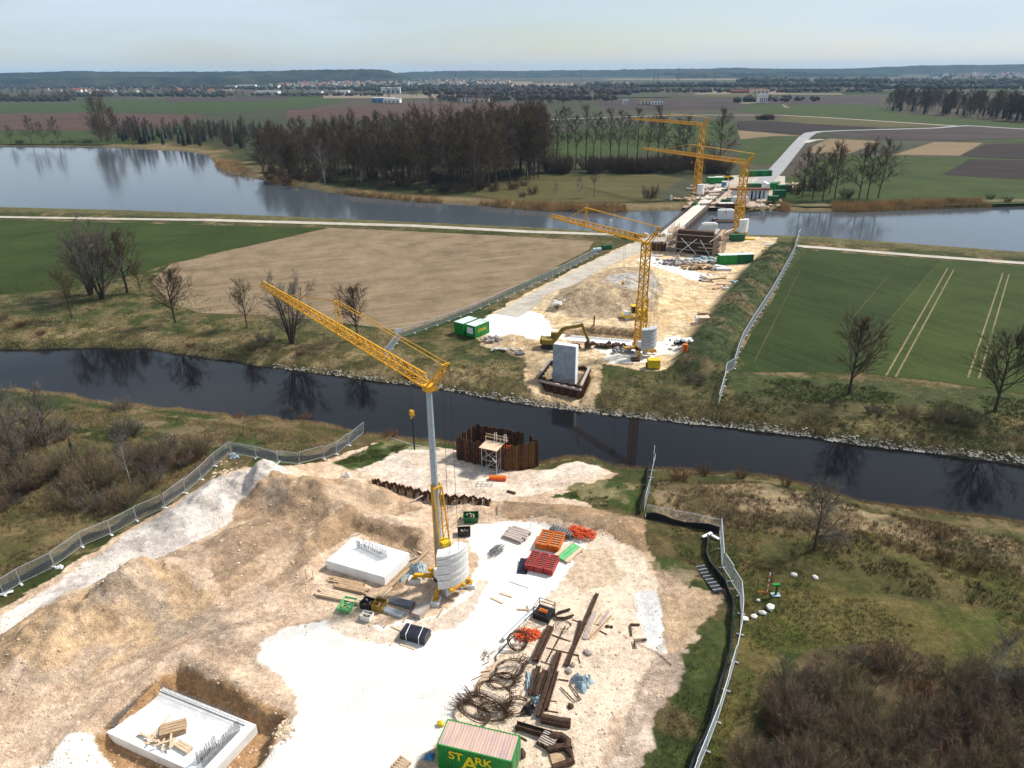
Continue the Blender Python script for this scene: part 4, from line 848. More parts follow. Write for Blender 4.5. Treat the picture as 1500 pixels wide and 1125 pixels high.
tufts('bank_grass', scatter(9000, [(-100, 440), (200, 480), (400, 505), (600, 530), (780, 560), (780, 592), (600, 565), (400, 540), (200, 512), (-100, 508)], h_isl, 10, .42) + scatter(8000, [(880, 560), (1100, 600), (1300, 615), (1500, 640), (1700, 660), (1700, 700), (1500, 680), (1250, 648), (1050, 622), (880, 603)], h_isl, 11, .42), M['dry_grass'], .42, .35, 7, .028, 'dry tussocky grass on the far river bank', 3)
rs_ = []
r9 = random.Random(9)
def reeds(x0, x1, dens, d0, d1):
    for i in range(int((x1 - x0) * dens)):
        px = r9.uniform(x0, x1); a = G(px, 300, LAKE); xw = a.x * 1.0; yw = float(ys(LFAR, np.array([xw]))[0])
        if fbm(np.array([xw]), np.array([yw]), .05, 3, 4.)[0] < .36: continue
        yw += r9.uniform(d0, d1); z = float(h_farl(np.array([xw]), np.array([yw]))[0]); rs_.append((xw, yw, z))
reeds(725, 1000, 6, -2, 5); reeds(1125, 1560, 6, -2, 6); reeds(318, 420, 2.0, -1, 4); reeds(400, 725, 1.6, 0, 3)
tufts('reeds', rs_, M['reed'], 2.3, .7, 9, .06, 'golden dry reeds along the far lake shore', 4, 'reeds')
for px, py in [(x, 243) for x in range(318, 350, 1)]:
    pass
tufts('reed_patch', scatter(420, [(314, 236), (345, 236), (368, 250), (372, 256), (335, 252), (318, 245)], lambda x, y: np.full_like(x, -.3), 13), M['reed'], 2.0, .8, 9, .07, 'golden reeds on the spit at the bend of the lake', 5, 'reeds')
# --- stones along the far bank
st = MB(); ico = bmesh.new(); bmesh.ops.create_icosphere(ico, subdivisions=1, radius=1); iv = [v.co.copy() for v in ico.verts]; ifc = [tuple(v.index for v in f.verts) for f in ico.faces]; ico.free()
def rock(mb, c, r, rn, fl=.65):
    ph = rn.uniform(0, 6.28); sx, sy, sz = r * rn.uniform(.75, 1.3), r * rn.uniform(.75, 1.3), r * fl * rn.uniform(.8, 1.2)
    vs = []
    for v in iv:
        k = rn.uniform(.78, 1.15); x, y, z = v.x * sx * k, v.y * sy * k, v.z * sz * k; vs.append((c[0] + x * math.cos(ph) - y * math.sin(ph), c[1] + x * math.sin(ph) + y * math.cos(ph), c[2] + z))
    mb.add(vs, ifc)
for i in range(2300):
    px = r9.uniform(400, 1560); a = G(px, 556 + (px - 560) * .13, WATER); dd = abs(r9.gauss(0, .55)) - .25; yw = float(ys(FAR, np.array([a.x]))[0]) + dd; z = hi((a.x, yw))
    if px < 640 and r9.random() < .5: continue
    rock(st, (a.x, yw, z + .02), r9.uniform(.08, .26), r9)
tag(st.build('bank_stones', M['stone_bank']), 'pale riprap stones along the far river bank', 'stones', None, 'stuff')

mbs = {'a': MB(), 'b': MB()}; r10 = random.Random(10)
def belt(x0, x1, y0, y1, n, rmin, rmax, key):
    for _ in range(n):
        p = G(r10.uniform(x0, x1), r10.uniform(y0, y1)); r_ = r10.uniform(rmin, rmax); rock(mbs[key], (p.x, p.y, r_ * .55), r_, r10, .95)
for a in [(-60, 110, 144, 149, 90, 4, 8, 'b'), (110, 340, 139.5, 142, 120, 4, 7, 'b'), (-60, 330, 126, 131, 260, 6, 10, 'a'), (-60, 330, 119, 123, 260, 8, 14, 'a'), (200, 330, 122, 125, 90, 8, 12, 'b'), (330, 640, 129, 131.5, 170, 5, 8, 'b'), (370, 560, 139.5, 141, 90, 4, 6, 'a'), (520, 760, 127, 134, 260, 6, 9, 'b'), (620, 940, 128, 140, 330, 6, 9, 'a'), (640, 900, 143, 148, 150, 4, 7, 'a'),
          (860, 1290, 126, 128.5, 260, 7, 11, 'b'), (900, 1290, 133, 136, 180, 4, 7, 'a'), (1080, 1300, 119, 121, 150, 9, 14, 'b'), (1265, 1300, 125, 131, 40, 8, 11, 'b'), (1290, 1560, 119, 124, 240, 7, 12, 'a'), (1300, 1560, 126, 131, 160, 5, 9, 'b'), (1080, 1110, 148, 150, 14, 5, 7, 'b'), (1120, 1200, 145, 149, 20, 4, 6, 'a'), (395, 560, 119, 127, 120, 5, 7, 'b'), (560, 750, 117, 127, 130, 5, 8, 'b'), (1360, 1560, 107, 115, 130, 7, 11, 'b'), (240, 330, 135, 139, 50, 5, 8, 'a')]: belt(*a)
pmat('far_wood', (.036, .030, .026), .95, .4, .05, 0); pmat('far_wood_green', (.022, .028, .022), .95, .5, .05, 0)
tag(mbs['a'].build('distant_bare_woods', M['far_wood']), 'brownish bare tree belts far out on the plain', 'woods', None, 'stuff')
tag(mbs['b'].build('distant_dark_woods', M['far_wood_green']), 'dark green tree belts far out on the plain', 'woods', None, 'stuff')

tufts('brown_weeds', scatter(2600, [(1200, 950), (1500, 990), (1700, 1000), (1700, 1300), (1060, 1300), (1110, 1090)], h_near, 16, .44, .35) + scatter(1200, [(1060, 780), (1200, 795), (1500, 865), (1500, 895), (1300, 870), (1080, 825)], h_near, 26, .5, .35) + scatter(3600, [(-100, 610), (130, 640), (330, 665), (200, 765), (0, 860), (-100, 880)], h_near, 17, .46, .35) + scatter(2500, [(950, 700), (1100, 698), (1500, 790), (1500, 850), (1000, 762)], h_near, 18, .48, .35), M['twig_brown'], .42, .25, 8, .016, 'brown dead weeds scattered in the grass of the near bank', 7, 'weeds')
tufts('ridge_grass', scatter(5000, [(1120, 362), (1168, 366), (1130, 440), (1078, 520), (1060, 600), (900, 600), (890, 545), (1000, 540), (1060, 450)], h_isl, 19, .42, .2) + scatter(5000, [(-100, 420), (200, 405), (400, 462), (590, 490), (770, 525), (770, 560), (400, 520), (-100, 490)], h_isl, 20, .46, .2) + scatter(5000, [(1060, 548), (1500, 585), (1650, 610), (1650, 690), (1250, 640), (1050, 615)], h_isl, 21, .46, .2), M['green_grass'], .4, .4, 7, .03, 'rough dark green grass on the ridge and banks of the island', 8)

rsn = np.random.RandomState(31); xs_ = rsn.uniform(-95, 70, 5200); yy = ys(NEAR, xs_) - np.abs(rsn.normal(.7, .8, 5200)); zz = h_near(xs_, yy); kk = (~inside(SITE, xs_, yy)) & (zz > WATER - .05)
tufts('shore_grass', list(zip(xs_[kk], yy[kk], zz[kk])), M['dry_grass'], .5, .25, 8, .018, 'pale dry grass fringe along the near water edge', 9)
# ================================================================ CRANES
def Zat(p, py):
    lo, hi_ = -10., 120.
    for _ in range(50):
        m = (lo + hi_) / 2
        if proj((p[0], p[1], m))[1] > py: lo = m
        else: hi_ = m
    return lo
def lat_box(mb, z0, z1, w, n, leg, dg, cx=0., cy=0., w1=None):
    w1 = w1 or w
    def cn(t):
        q = (w + (w1 - w) * t) / 2; z = z0 + (z1 - z0) * t; return [Vector((cx + a * q, cy + b * q, z)) for a, b in ((-1, -1), (1, -1), (1, 1), (-1, 1))]
    a, b = cn(0), cn(1)
    for i in range(4): mb.bar(a[i], b[i], leg)
    for k in range(n):
        p, q = cn(k / n), cn((k + 1) / n)
        for i in range(4):
            j = (i + 1) % 4; mb.bar(p[i], p[j], dg)
            mb.bar(p[i], q[j], dg) if (k + i) % 2 else mb.bar(p[j], q[i], dg)
    for i in range(4): mb.bar(b[i], b[(i + 1) % 4], dg)
def lat_jib(mb, x0, x1, n, w, h0, h1, z, ch, dg, sag=0.0):
    def sec(t):
        x = x0 + (x1 - x0) * t; h = h0 + (h1 - h0) * t; return Vector((x, -w / 2, z)), Vector((x, w / 2, z)), Vector((x, 0, z + h))
    for k in range(n):
        a, b, c = sec(k / n); d, e, f = sec((k + 1) / n); m1, m2, mt = sec((k + .5) / n)
        for p, q in ((a, d), (b, e)): mb.bar(p, q, ch)
        mb.bar(c, f, ch * 1.15)
        for p, q in ((a, b), (a, mt), (mt, d), (b, mt), (mt, e), (a, e)): mb.bar(p, q, dg)
    a, b, c = sec(1)
    for p, q in ((a, b), (a, c), (b, c)): mb.bar(p, q, dg)
def sector(mb, r0, r1, a0, a1, z0, z1, n=8):
    o = [(r1 * math.cos(a0 + (a1 - a0) * i / n), r1 * math.sin(a0 + (a1 - a0) * i / n)) for i in range(n + 1)]
    i_ = [(r0 * math.cos(a0 + (a1 - a0) * i / n), r0 * math.sin(a0 + (a1 - a0) * i / n)) for i in range(n + 1)]
    vs = [(*p, z0) for p in o] + [(*p, z0) for p in i_] + [(*p, z1) for p in o] + [(*p, z1) for p in i_]; k = n + 1; fs = []
    for i in range(n):
        fs += [(i, i + 1, 2 * k + i + 1, 2 * k + i), (k + i + 1, k + i, 3 * k + i, 3 * k + i + 1), (2 * k + i, 2 * k + i + 1, 3 * k + i + 1, 3 * k + i), (i + 1, i, k + i, k + i + 1)]
    fs += [(0, 2 * k, 3 * k, k), (n, k + n, 3 * k + n, 2 * k + n)]
    mb.add(vs, fs)
def crane(base, ztop, tip, label, tube, post=.45, trolley=.1, hook_z=None, load=0., ball='ballast', slabs=13, th=1.0, Apx=None, foot_r=3.0):
    rz = math.atan2(tip.y - base.y, tip.x - base.x); J = math.hypot(tip.x - base.x, tip.y - base.y); g0 = base.z
    t = thing('tower_crane', label, 'crane', base, rz); Y_ = M['crane_yellow']; zt = ztop - g0
    for k in range(4):
        a = math.pi / 4 + k * math.pi / 2; c, s = math.cos(a), math.sin(a)
        o = MB().bar((.5 * c, .5 * s, .75), (foot_r * c, foot_r * s, .60), .38, .34).build('outrigger', Y_, t)
        MB().tube([(foot_r * c, foot_r * s, .66), (foot_r * c, foot_r * s, .30)], .11, 8).box((foot_r * c, foot_r * s, .27), (.6, .6, .08), a).build('foot_plate', M['crane_yellow_worn'], o)
    MB().tube([(0, 0, .55), (0, 0, 1.15)], .95, 16).build('slew_ring', M['rust_dark'], t)
    MB().box((-1.0, -.75, 1.3), (4.6, .28, .35)).box((-1.0, .75, 1.3), (4.6, .28, .35)).box((.9, 0, 1.3), (.3, 1.3, .35)).box((-2.9, 0, 1.3), (.3, 1.3, .35)).box((-.6, 0, 1.22), (2.2, 1.2, .08)).build('slewing_platform', Y_, t)
    MB().box((-1.0, .95 + .0, 2.1), (1.1, .5, 1.1)).build('control_cabinet', M['steel_white'], t)
    hgt = 4.1 / slabs
    for k in range(slabs):
        mb = MB(); j = .02 * ((k * 37) % 5 - 2)
        sector(mb, 1.75 + j, 3.05 + j, math.pi - .68, math.pi + .68, 1.49 + k * hgt, 1.49 + (k + 1) * hgt - .06); mb.build('ballast_slab', M[ball], t)
    MB().box((-2.4, -.9, .95), (.7, .6, .9)).box((-2.4, .9, .95), (.7, .6, .9)).build('ballast_support', M['mast_grey'], t)
    if tube:
        m1 = MB(); m1.tube([(.35, 0, 1.2), (.35, 0, zt * .52)], .44, 8, True, .40); m1.build('lower_mast', M['mast_grey'], t)
        m1 = MB(); m1.tube([(.35, 0, zt * .50), (.35, 0, zt - .3)], .36, 8, True, .30); m1.build('upper_mast', M['mast_grey'], t)
        for s in (-1, 1):
            MB().tube([(-1.55, s * .62, 1.5), (-.15, s * .5, zt * .52)], .10, 6).build('stay_tube', Y_, t)
            MB().tube([(.15, s * .55, 1.4), (.2, s * .5, zt * .53)], .085, 6).build('stay_tube', Y_, t)
        br = MB()
        for k in range(4): z_ = 3 + k * (zt * .52 - 3) / 4; br.bar((-1.35 + k * .32, -.6, z_), (-1.35 + k * .32, .6, z_), .07).bar((-1.35 + k * .32, .6, z_), (-1.05 + k * .32, -.58, z_ + 2.2), .05)
        br.bar((-.15, -.5, zt * .52), (-.15, .5, zt * .52), .2).bar((.2, -.5, zt * .53), (.2, .5, zt * .53), .2).build('stay_bracing', Y_, t)
        MB().box((-1.0, 0, 5.7), (1.0, .9, .5)).build('drive_unit', M['yellow_paint'], t); MB().box((-1.0, 0, 2.0), (.9, .9, .9)).build('hoist_winch', M['yellow_paint'], t)
    else:
        lo = MB(); lat_box(lo, 1.2, zt * .5, 1.15 * th, 9, .17 * th, .085 * th, .25); lo.build('lower_mast', Y_, t)
        lo = MB(); lat_box(lo, zt * .5, zt - .2, .95 * th, 9, .15 * th, .08 * th, .25); lo.build('upper_mast', Y_, t)
        for s in (-1, 1): MB().tube([(-1.9, s * .6, 1.5), (-.35, s * .45, zt * .5)], .08, 6).build('stay_tube', Y_, t)
        MB().box((-1.0, 0, 2.0), (.9, .9, .9)).build('hoist_winch', M['yellow_paint'], t)
    MB().box((.3, 0, zt - .1), (.9, .95, .55)).bar((.3, -.5, zt), (.9, -.5, zt + .2), .12).bar((.3, .5, zt), (.9, .5, zt + .2), .12).build('mast_head', Y_, t)
    # jib
    xs_ = [.7, J * .33, J * .66, J]; hh = [1.15, 1.0, .85, .55]
    for k in range(3):
        jb = MB(); lat_jib(jb, xs_[k], xs_[k + 1], int((xs_[k + 1] - xs_[k]) / 1.5), .95, hh[k], hh[k + 1], zt, .13 * th, .065 * th); jb.build('jib_section', Y_, t)
    # A-frame
    ax, az = -2.9, zt + 3.3
    af = MB()
    for s in (-1, 1): af.tube([(.1, s * .5, zt + .1), (ax, s * .22, az)], .09 * th, 6).tube([(-.25, s * .48, zt - .4), (ax * .8, s * .25, az * 1 - .9)], .06 * th, 5)
    for k in range(1, 5): q = k / 5; af.bar((.1 + (ax - .1) * q, -.5 + .28 * q, zt + .1 + 3.2 * q), (.1 + (ax - .1) * q, .5 - .28 * q, zt + .1 + 3.2 * q), .06 * th)
    af.bar((ax, -.45, az), (ax, .45, az), .16).build('rear_frame', Y_, t)
    xp = J * post; zp = zt + 1.0 + 2.7
    MB().tube([(xp, -.42, zt), (xp + .2, -.1, zp)], .07 * th, 6).tube([(xp, .42, zt), (xp + .2, .1, zp)], .07 * th, 6).bar((xp + .2, -.25, zp), (xp + .2, .25, zp), .14).build('jib_post', Y_, t)
    for s in (-1, 1):
        MB().tube([(ax, s * .3, az), (xp + .2, s * .18, zp)], .045 * th, 5).build('pendant_bar', Y_, t)
        MB().tube([(xp + .2, s * .12, zp), (J * .80, s * .1, zt + .75)], .03 * th, 4).build('pendant_bar', Y_, t)
        MB().tube([(ax, s * .35, az), (-2.7, s * .6, 1.55)], .022 * th, 4).build('rear_guy', M['cable'] if tube else Y_, t)
    xt = J * trolley
    tr = MB().box((xt, 0, zt - .22), (1.3, .9, .22)); tr.build('trolley', M['black_plastic'], t)
    hz_ = (hook_z - g0) if hook_z else zt - 6
    for s in (-1, 1): MB().tube([(xt + s * .25, 0, zt - .3), (xt + s * .12, 0, hz_ + .3)], .018 * th, 4).build('hoist_rope', M['cable'], t)
    hk = MB().box((xt, 0, hz_ + .1), (.5, .32, .55)).tube([(xt, 0, hz_ - .15), (xt, 0, hz_ - .45), (xt + .18, 0, hz_ - .65), (xt + .3, 0, hz_ - .45)], .06, 5).build('hook_block', M['crane_yellow_worn'], t)
    if load: MB().tube([(xt, 0, hz_ - .5), (xt, 0, hz_ - .5 - load)], .09, 5).build('lifting_chain', M['cable'], hk)
    MB().box((J * .12, -.52, zt + .55), (1.2, .05, .5)).build('name_board', M['black_plastic'], t)
    return t
B1 = gn(648, 855); Z1 = Zat(B1, 568); CR1 = crane(Vector((B1.x, B1.y, .25)), Z1, G(386, 418, Z1), 'nearest crane, with smooth grey mast and stack of white ballast slabs, long yellow jib', True, .44, .09, Z1 - 4.3, 3.6, 'ballast', 11)
B2 = gi(937, 517); Z2 = Zat(B2, 356); crane(Vector((B2.x, B2.y, B2.z + .2)), Z2, G(808, 318, Z2), 'yellow lattice crane with grey ballast beside the roller on the sandy island site', False, .6, .2, Z2 - 9, 0, 'ballast_grey', 13, 1.25)
B3 = gi(1080, 345); Z3 = Zat(B3, 240); crane(Vector((B3.x, B3.y, B3.z + .1)), Z3, G(942, 218, Z3), 'tall yellow crane standing by the lake beside the unfinished bridge piers', False, .5, .12, Z3 - 16, 0, 'concrete_white', 10, 1.75)
B4 = G(1020, 289); Z4 = Zat(B4, 184); crane(Vector((B4.x, B4.y, .2)), Z4, G(928, 175, Z4), 'farthest yellow crane, on the far lake shore in front of the bare trees', False, .45, .1, Z4 - 15, 0, 'concrete_white', 10, 1.9)
# concrete pads under the outriggers of the nearest crane
def pads(base, J, r, n0, nm):
    rz = math.atan2(J.y - base.y, J.x - base.x)
    for k in range(4):
        a = rz + math.pi / 4 + k * math.pi / 2; x, y = base.x + r * math.cos(a), base.y + r * math.sin(a)
        o = MB().box((0, 0, .20), (1.3, .9, .62)).build('concrete_block', M['concrete']); bevel(o, .03); o.location = (x, y, hn((x, y)) - .06); o.rotation_euler = (0, 0, a)
        tag(o, nm[k], 'concrete block')
pads(B1, G(386, 418, Z1), 3.0, 0, ['concrete block under the far right foot of the nearest crane', 'concrete block under the far left foot of the nearest crane', 'concrete block under the left foot of the nearest crane', 'concrete block under the front foot of the nearest crane'])
# ================================================================ NEAR SITE
def frame4(px4, z):
    """origin (first corner), rotation, length, width from corners: front-left, front-right, back-right, back-left"""
    a, b, c, d = [G(x, y, z) for x, y in px4]; L = ((b - a).length + (c - d).length) / 2; W = ((d - a).length + (c - b).length) / 2
    v = (b - a) + (c - d); return (a + b + c + d) / 4, math.atan2(v.y, v.x), L, W
def text_mesh(txt, size, mat, ext=.01):
    cu = bpy.data.curves.new('lettering', 'FONT'); cu.body = txt; cu.size = size; cu.extrude = ext; cu.offset = size * .018; cu.align_x = 'CENTER'
    o = bpy.data.objects.new('lettering', cu); C.objects.link(o); dg = bpy.context.evaluated_depsgraph_get(); me = bpy.data.meshes.new_from_object(o.evaluated_get(dg)); bpy.data.objects.remove(o)
    me.materials.clear(); me.materials.append(mat); return me
def corr(mb, p0, du, dv, nrm, n, dep):
    """corrugated panel with thickness: p0 origin, du along, dv up, nrm outward"""
    p0, du, dv, nrm = map(Vector, (p0, du, dv, nrm)); pr = []
    for k in range(n):
        for f, o in ((.0, 0), (.38, 0), (.5, 1), (.88, 1)): pr.append(((k + f) / n, o))
    pr.append((1, 0)); vs = []
    for t, o in pr: q = p0 + du * t - nrm * (dep * o); vs += [q, q + dv]
    mb.add(vs, [(2 * i, 2 * i + 2, 2 * i + 3, 2 * i + 1) for i in range(len(pr) - 1)])
def container(name, label, loc, rz, L, W, Hh, wall, roof, near=True, text=None, tside=-1, window=False, cat='container'):
    t = thing(name, label, cat, loc, rz); h = .12; wm, rm = M[wall], M[roof]
    for s in (-1, 1):
        mb = MB(); corr(mb, (-L / 2 + .12, s * (W / 2 - .03), h), (L - .24, 0, 0), (0, 0, Hh - .2), (0, s, 0), 20 if near else 8, .04); mb.build('side_wall', wm, t)
    mb = MB(); corr(mb, (-L / 2 + .03, -W / 2 + .12, h), (0, W - .24, 0), (0, 0, Hh - .2), (-1, 0, 0), 8, .04); mb.build('end_wall', wm, t)
    for s in (-1, 1):
        d = MB().box((L / 2 - .04, s * (W / 4 - .02), Hh / 2 + .02), (.06, W / 2 - .16, Hh - .3)).build('door', wm, t)
        for q in (-.25, .25): MB().tube([(L / 2 + .03, s * W / 4 + q, .25), (L / 2 + .03, s * W / 4 + q, Hh - .25)], .022, 5).build('locking_bar', wm if not near else M['galv'], d)
    for a in (-1, 1):
        for b in (-1, 1): MB().box((a * (L / 2 - .07), b * (W / 2 - .07), Hh / 2), (.14, .14, Hh - .01)).build('corner_post', wm, t)
    rl = MB()
    for s in (-1, 1): rl.box((0, s * (W / 2 - .05), Hh - .07), (L - .28, .1, .12)).box((0, s * (W / 2 - .05), .09), (L - .28, .1, .16)).box((s * (L / 2 - .05), 0, Hh - .07), (.1, W - .28, .12))
    rl.build('frame_rail', wm, t)
    mb = MB()
    if near:
        corr(mb, (-L / 2 + .06, W / 2 - .05, Hh - .015), (L - .12, 0, 0), (0, -(W - .1), 0), (0, 0, 1), 24, .035)
    else: mb.box((0, 0, Hh + .03), (L - .02, W - .02, .06))
    mb.build('roof', rm, t)
    if text:
        me = text_mesh(text[0], text[1], M['letter_yellow']); o = link('lettering', me, t)
        o.rotation_euler = (math.pi / 2, 0, 0 if tside < 0 else math.pi); o.location = (text[2], tside * (W / 2 + .0), text[3])
        if near:
            big = link('lettering', text_mesh('A', text[1] * 1.75, M['letter_yellow']), t); big.rotation_euler = (math.pi / 2, 0, 0); big.location = (text[2] - .02, -W / 2, text[3] - .75)
    if window: w_ = MB().box((-L / 2 - .01, .1, Hh * .58), (.06, W * .62, Hh * .5)).build('window', M['white_paint'], t); MB().box((-L / 2 - .05, .1, Hh * .58), (.03, W * .5, Hh * .38)).build('pane', M['steel_white'], w_)
    return t
c, rz, L, W = frame4([(640.5, 1087.5), (748.8, 1112.8), (760.5, 1080), (658.7, 1056)], 2.62)
container('shipping_container', 'green shipping container with yellow STARK lettering and rusty pink roof at the bottom edge', (c.x, c.y, hn(c) + .02), rz, 6.06, 2.44, 2.59, 'green_paint', 'roof_rust', True, ('ST   RK', 1.12, -.35, 1.38))
# ---- foundations
def slab_thing(name, label, corners, z0, z1, mat):
    t = thing(name, label, 'foundation', sum(corners, Vector()) / 4); o = t.location.copy(); t.location.z = z0
    return t, [Vector((p.x - o.x, p.y - o.y, 0)) for p in corners]
t, q = slab_thing('concrete_foundation', 'white concrete foundation block with a ring of starter bars left of the nearest crane', S1, -.05, 1.15, 'concrete')
hgt = 1.18
o = MB().prism([(p.x, p.y) for p in q], 0, hgt).build('concrete_slab', M['concrete_white'], t); bevel(o, .04)
jn = MB(); f0, f1 = q[3], q[0]
for k in (.33, .66): p = f0.lerp(f1, k); jn.bar((p.x, p.y, .05), (p.x, p.y, hgt), .035)
jn.build('shutter_joint', M['concrete'], t)
def starter(t, pts, n, h, r, z, name='starter_bars', closed=True, mat='rebar_grey'):
    mb = MB(); pts = [Vector(p) for p in pts]; seg = list(zip(pts, pts[1:] + ([pts[0]] if closed else [])))
    if not closed: seg = seg[:len(pts) - 1]
    tot = sum((b - a).length for a, b in seg)
    for a, b in seg:
        k = max(1, int(n * (b - a).length / tot))
        for i in range(k):
            p = a.lerp(b, i / k); mb.bar((p.x, p.y, z), (p.x + rnd.uniform(-.03, .03), p.y + rnd.uniform(-.03, .03), z + h * rnd.uniform(.85, 1.1)), r)
        mb.bar((a.x, a.y, z + h * .3), (b.x, b.y, z + h * .3), r * .8)
    o = mb.build(name, M[mat], t); o['kind'] = 'stuff'; return o
def bil(q, u, v): return (q[0].lerp(q[3], u)).lerp(q[1].lerp(q[2], u), v)
starter(t, [bil(q, .12, .44), bil(q, .12, .62), bil(q, .92, .62), bil(q, .92, .44)] if False else [bil(q, .22, .66), bil(q, .30, .76), bil(q, .78, .62), bil(q, .72, .50)], 80, 1.1, .03, hgt)
t, q = slab_thing('concrete_foundation', 'large concrete foundation in the lower left pit with rebar rows and planks', S2, S2Z, S2Z + .95, 'concrete')
h2 = 1.0
o = MB().prism([(p.x, p.y) for p in q], -.05, h2 - .12).build('concrete_slab', M['concrete'], t)
rim = MB(); ins = [bil(q, u, v) for u, v in ((.07, .07), (.07, .93), (.93, .93), (.93, .07))]
for i in range(4):
    j = (i + 1) % 4; a, b = [q[0], q[1], q[2], q[3]][i], [q[0], q[1], q[2], q[3]][j]; c_, d_ = ins[i], ins[j]
    pl = [(a.x, a.y), (b.x, b.y), (d_.x, d_.y), (c_.x, c_.y)]; rim.prism(pl, h2 - .119, h2)
rim.build('slab_rim', M['concrete_white'], t)
MB().prism([(p.x, p.y) for p in (bil(q, .2, .1), bil(q, .2, .55), bil(q, .8, .55), bil(q, .8, .1))], h2 - .119, h2 - .08).build('bedding_layer', M['concrete_white'], t)
for (u0, v0, u1, v1, n) in [(.05, .1, .05, .55, 34), (.05, .55, .05, .9, 16), (.1, .92, .6, .92, 40), (.6, .93, .93, .93, 24), (.92, .1, .92, .85, 50), (.86, .12, .86, .5, 26)]:
    starter(t, [bil(q, u0, v0), bil(q, u1, v1)], n, 1.25, .026, h2 - .1, closed=False)
FND2 = (t, q, h2)
def on2(u, v, dz=0): t, q, h2 = FND2; p = bil(q, u, v) + t.location; return Vector((p.x, p.y, S2Z + h2 - .115 + dz))
def plank_at(a, b, w, h, mat, name, label, cat, group=None, lift=0.):
    a = Vector(a); b = Vector(b); c_ = (a + b) / 2; d = b - a; L = d.length
    o = MB().box((0, 0, h / 2), (L, w, h)).build(name, M[mat]); o.location = c_ + Vector((0, 0, lift)); o.rotation_euler = (0, -math.asin(max(-1, min(1, d.z / L))), math.atan2(d.y, d.x)); return tag(o, label, cat, group)
rp_ = random.Random(3)
for k in range(11):
    u, v = .42 + rp_.uniform(-.14, .14), .26 + rp_.uniform(-.1, .1); a = rp_.uniform(0, 3.1); l = rp_.uniform(.7, 1.5); p = on2(u, v, .05 * k); dv = Vector((math.cos(a), math.sin(a), 0)) * l
    plank_at(p - dv, p + dv, .16, .06, 'wood_pale', 'loose_plank', 'pale loose plank in the scattered heap on the lower left foundation', 'plank', 'planks heaped on the lower left foundation')
t = thing('plank_bundle', 'neat bundle of planks lying on the lower left foundation', 'plank bundle', on2(.48, .42, .05), .35)
for i in range(4):
    for j in range(3): MB().box((0, -.45 + i * .3, .1 + j * .2), (2.0, .26, .17)).build('plank', M['wood'], t)
t = thing('plank_bundle', 'small bundle of planks at the front of the lower left foundation', 'plank bundle', on2(.66, .27, .05), -.5)
for i in range(3):
    for j in range(2): MB().box((0, -.3 + i * .22, .08 + j * .15), (1.6, .19, .13)).build('plank', M['wood_pale'], t)
# ---- sheet piles
def pile_mesh(w, h, mat, amp=.22, thk=.05):
    pr = [(-w / 2, 0), (-w * .3, 0), (-w * .17, amp), (w * .17, amp), (w * .3, 0), (w / 2, 0)]; vs = []; n = len(pr)
    for z in (0, h): vs += [(x, y, z) for x, y in pr] + [(x, y - thk, z) for x, y in pr]
    fs = []
    for i in range(n - 1): fs += [(i + 1, i, 2 * n + i, 2 * n + i + 1), (n + i, n + i + 1, 3 * n + i + 1, 3 * n + i), (2 * n + i, 3 * n + i, 3 * n + i + 1, 2 * n + i + 1)]
    return MB().add(vs, fs).mesh('sheet_pile', mat)
def pile_wall(t, pts, zb, w, meshes, jit=.12, pick=None, skip=()):
    k = 0
    for a, b in zip(pts, pts[1:]):
        L = (Vector(b) - Vector(a)).length; n = max(1, round(L / w)); d = Vector(b) - Vector(a); ang = math.atan2(d.y, d.x)
        for i in range(n):
            k += 1
            if k in skip: continue
            p = Vector(a).lerp(Vector(b), (i + .5) / n) - t.location; me = meshes[pick(k) if pick else k % len(meshes)]
            o = link('sheet_pile', me, t); o.location = (p.x, p.y, zb - t.location.z + rnd.uniform(-jit, jit)); o.rotation_euler = (0, 0, ang + (math.pi if k % 2 else 0)); o.scale = (L / n / w, 1, 1)
ZT = 3.1
cof = [G(668, 641, ZT), G(740, 656, ZT), G(789, 646, ZT), G(767, 633, ZT), G(697, 621, ZT), G(668, 641, ZT)]
t = thing('cofferdam', 'ring of rusty sheet piles standing at the near shore in the river', 'cofferdam', Vector((cof[0].x, cof[0].y, WATER - 2)))
PM = [pile_mesh(.62, 6.9, M['rust']), pile_mesh(.62, 6.9, M['rust_dark']), pile_mesh(.62, 6.9, M['rust_yellow'])]
pile_wall(t, cof, WATER - 2, .62, PM, .16, lambda k: (2 if rnd.random() < .5 else 0) if 10 < k < 20 else (1 if k % 3 else 0), skip=(24, 25))
fl = MB().prism([((p.x - t.location.x), (p.y - t.location.y)) for p in [c_.lerp(sum(cof[:5], Vector()) / 5, .08) for c_ in cof[:5]]], .9, 1.1).build('inner_floor', M['rust_dark'], t)
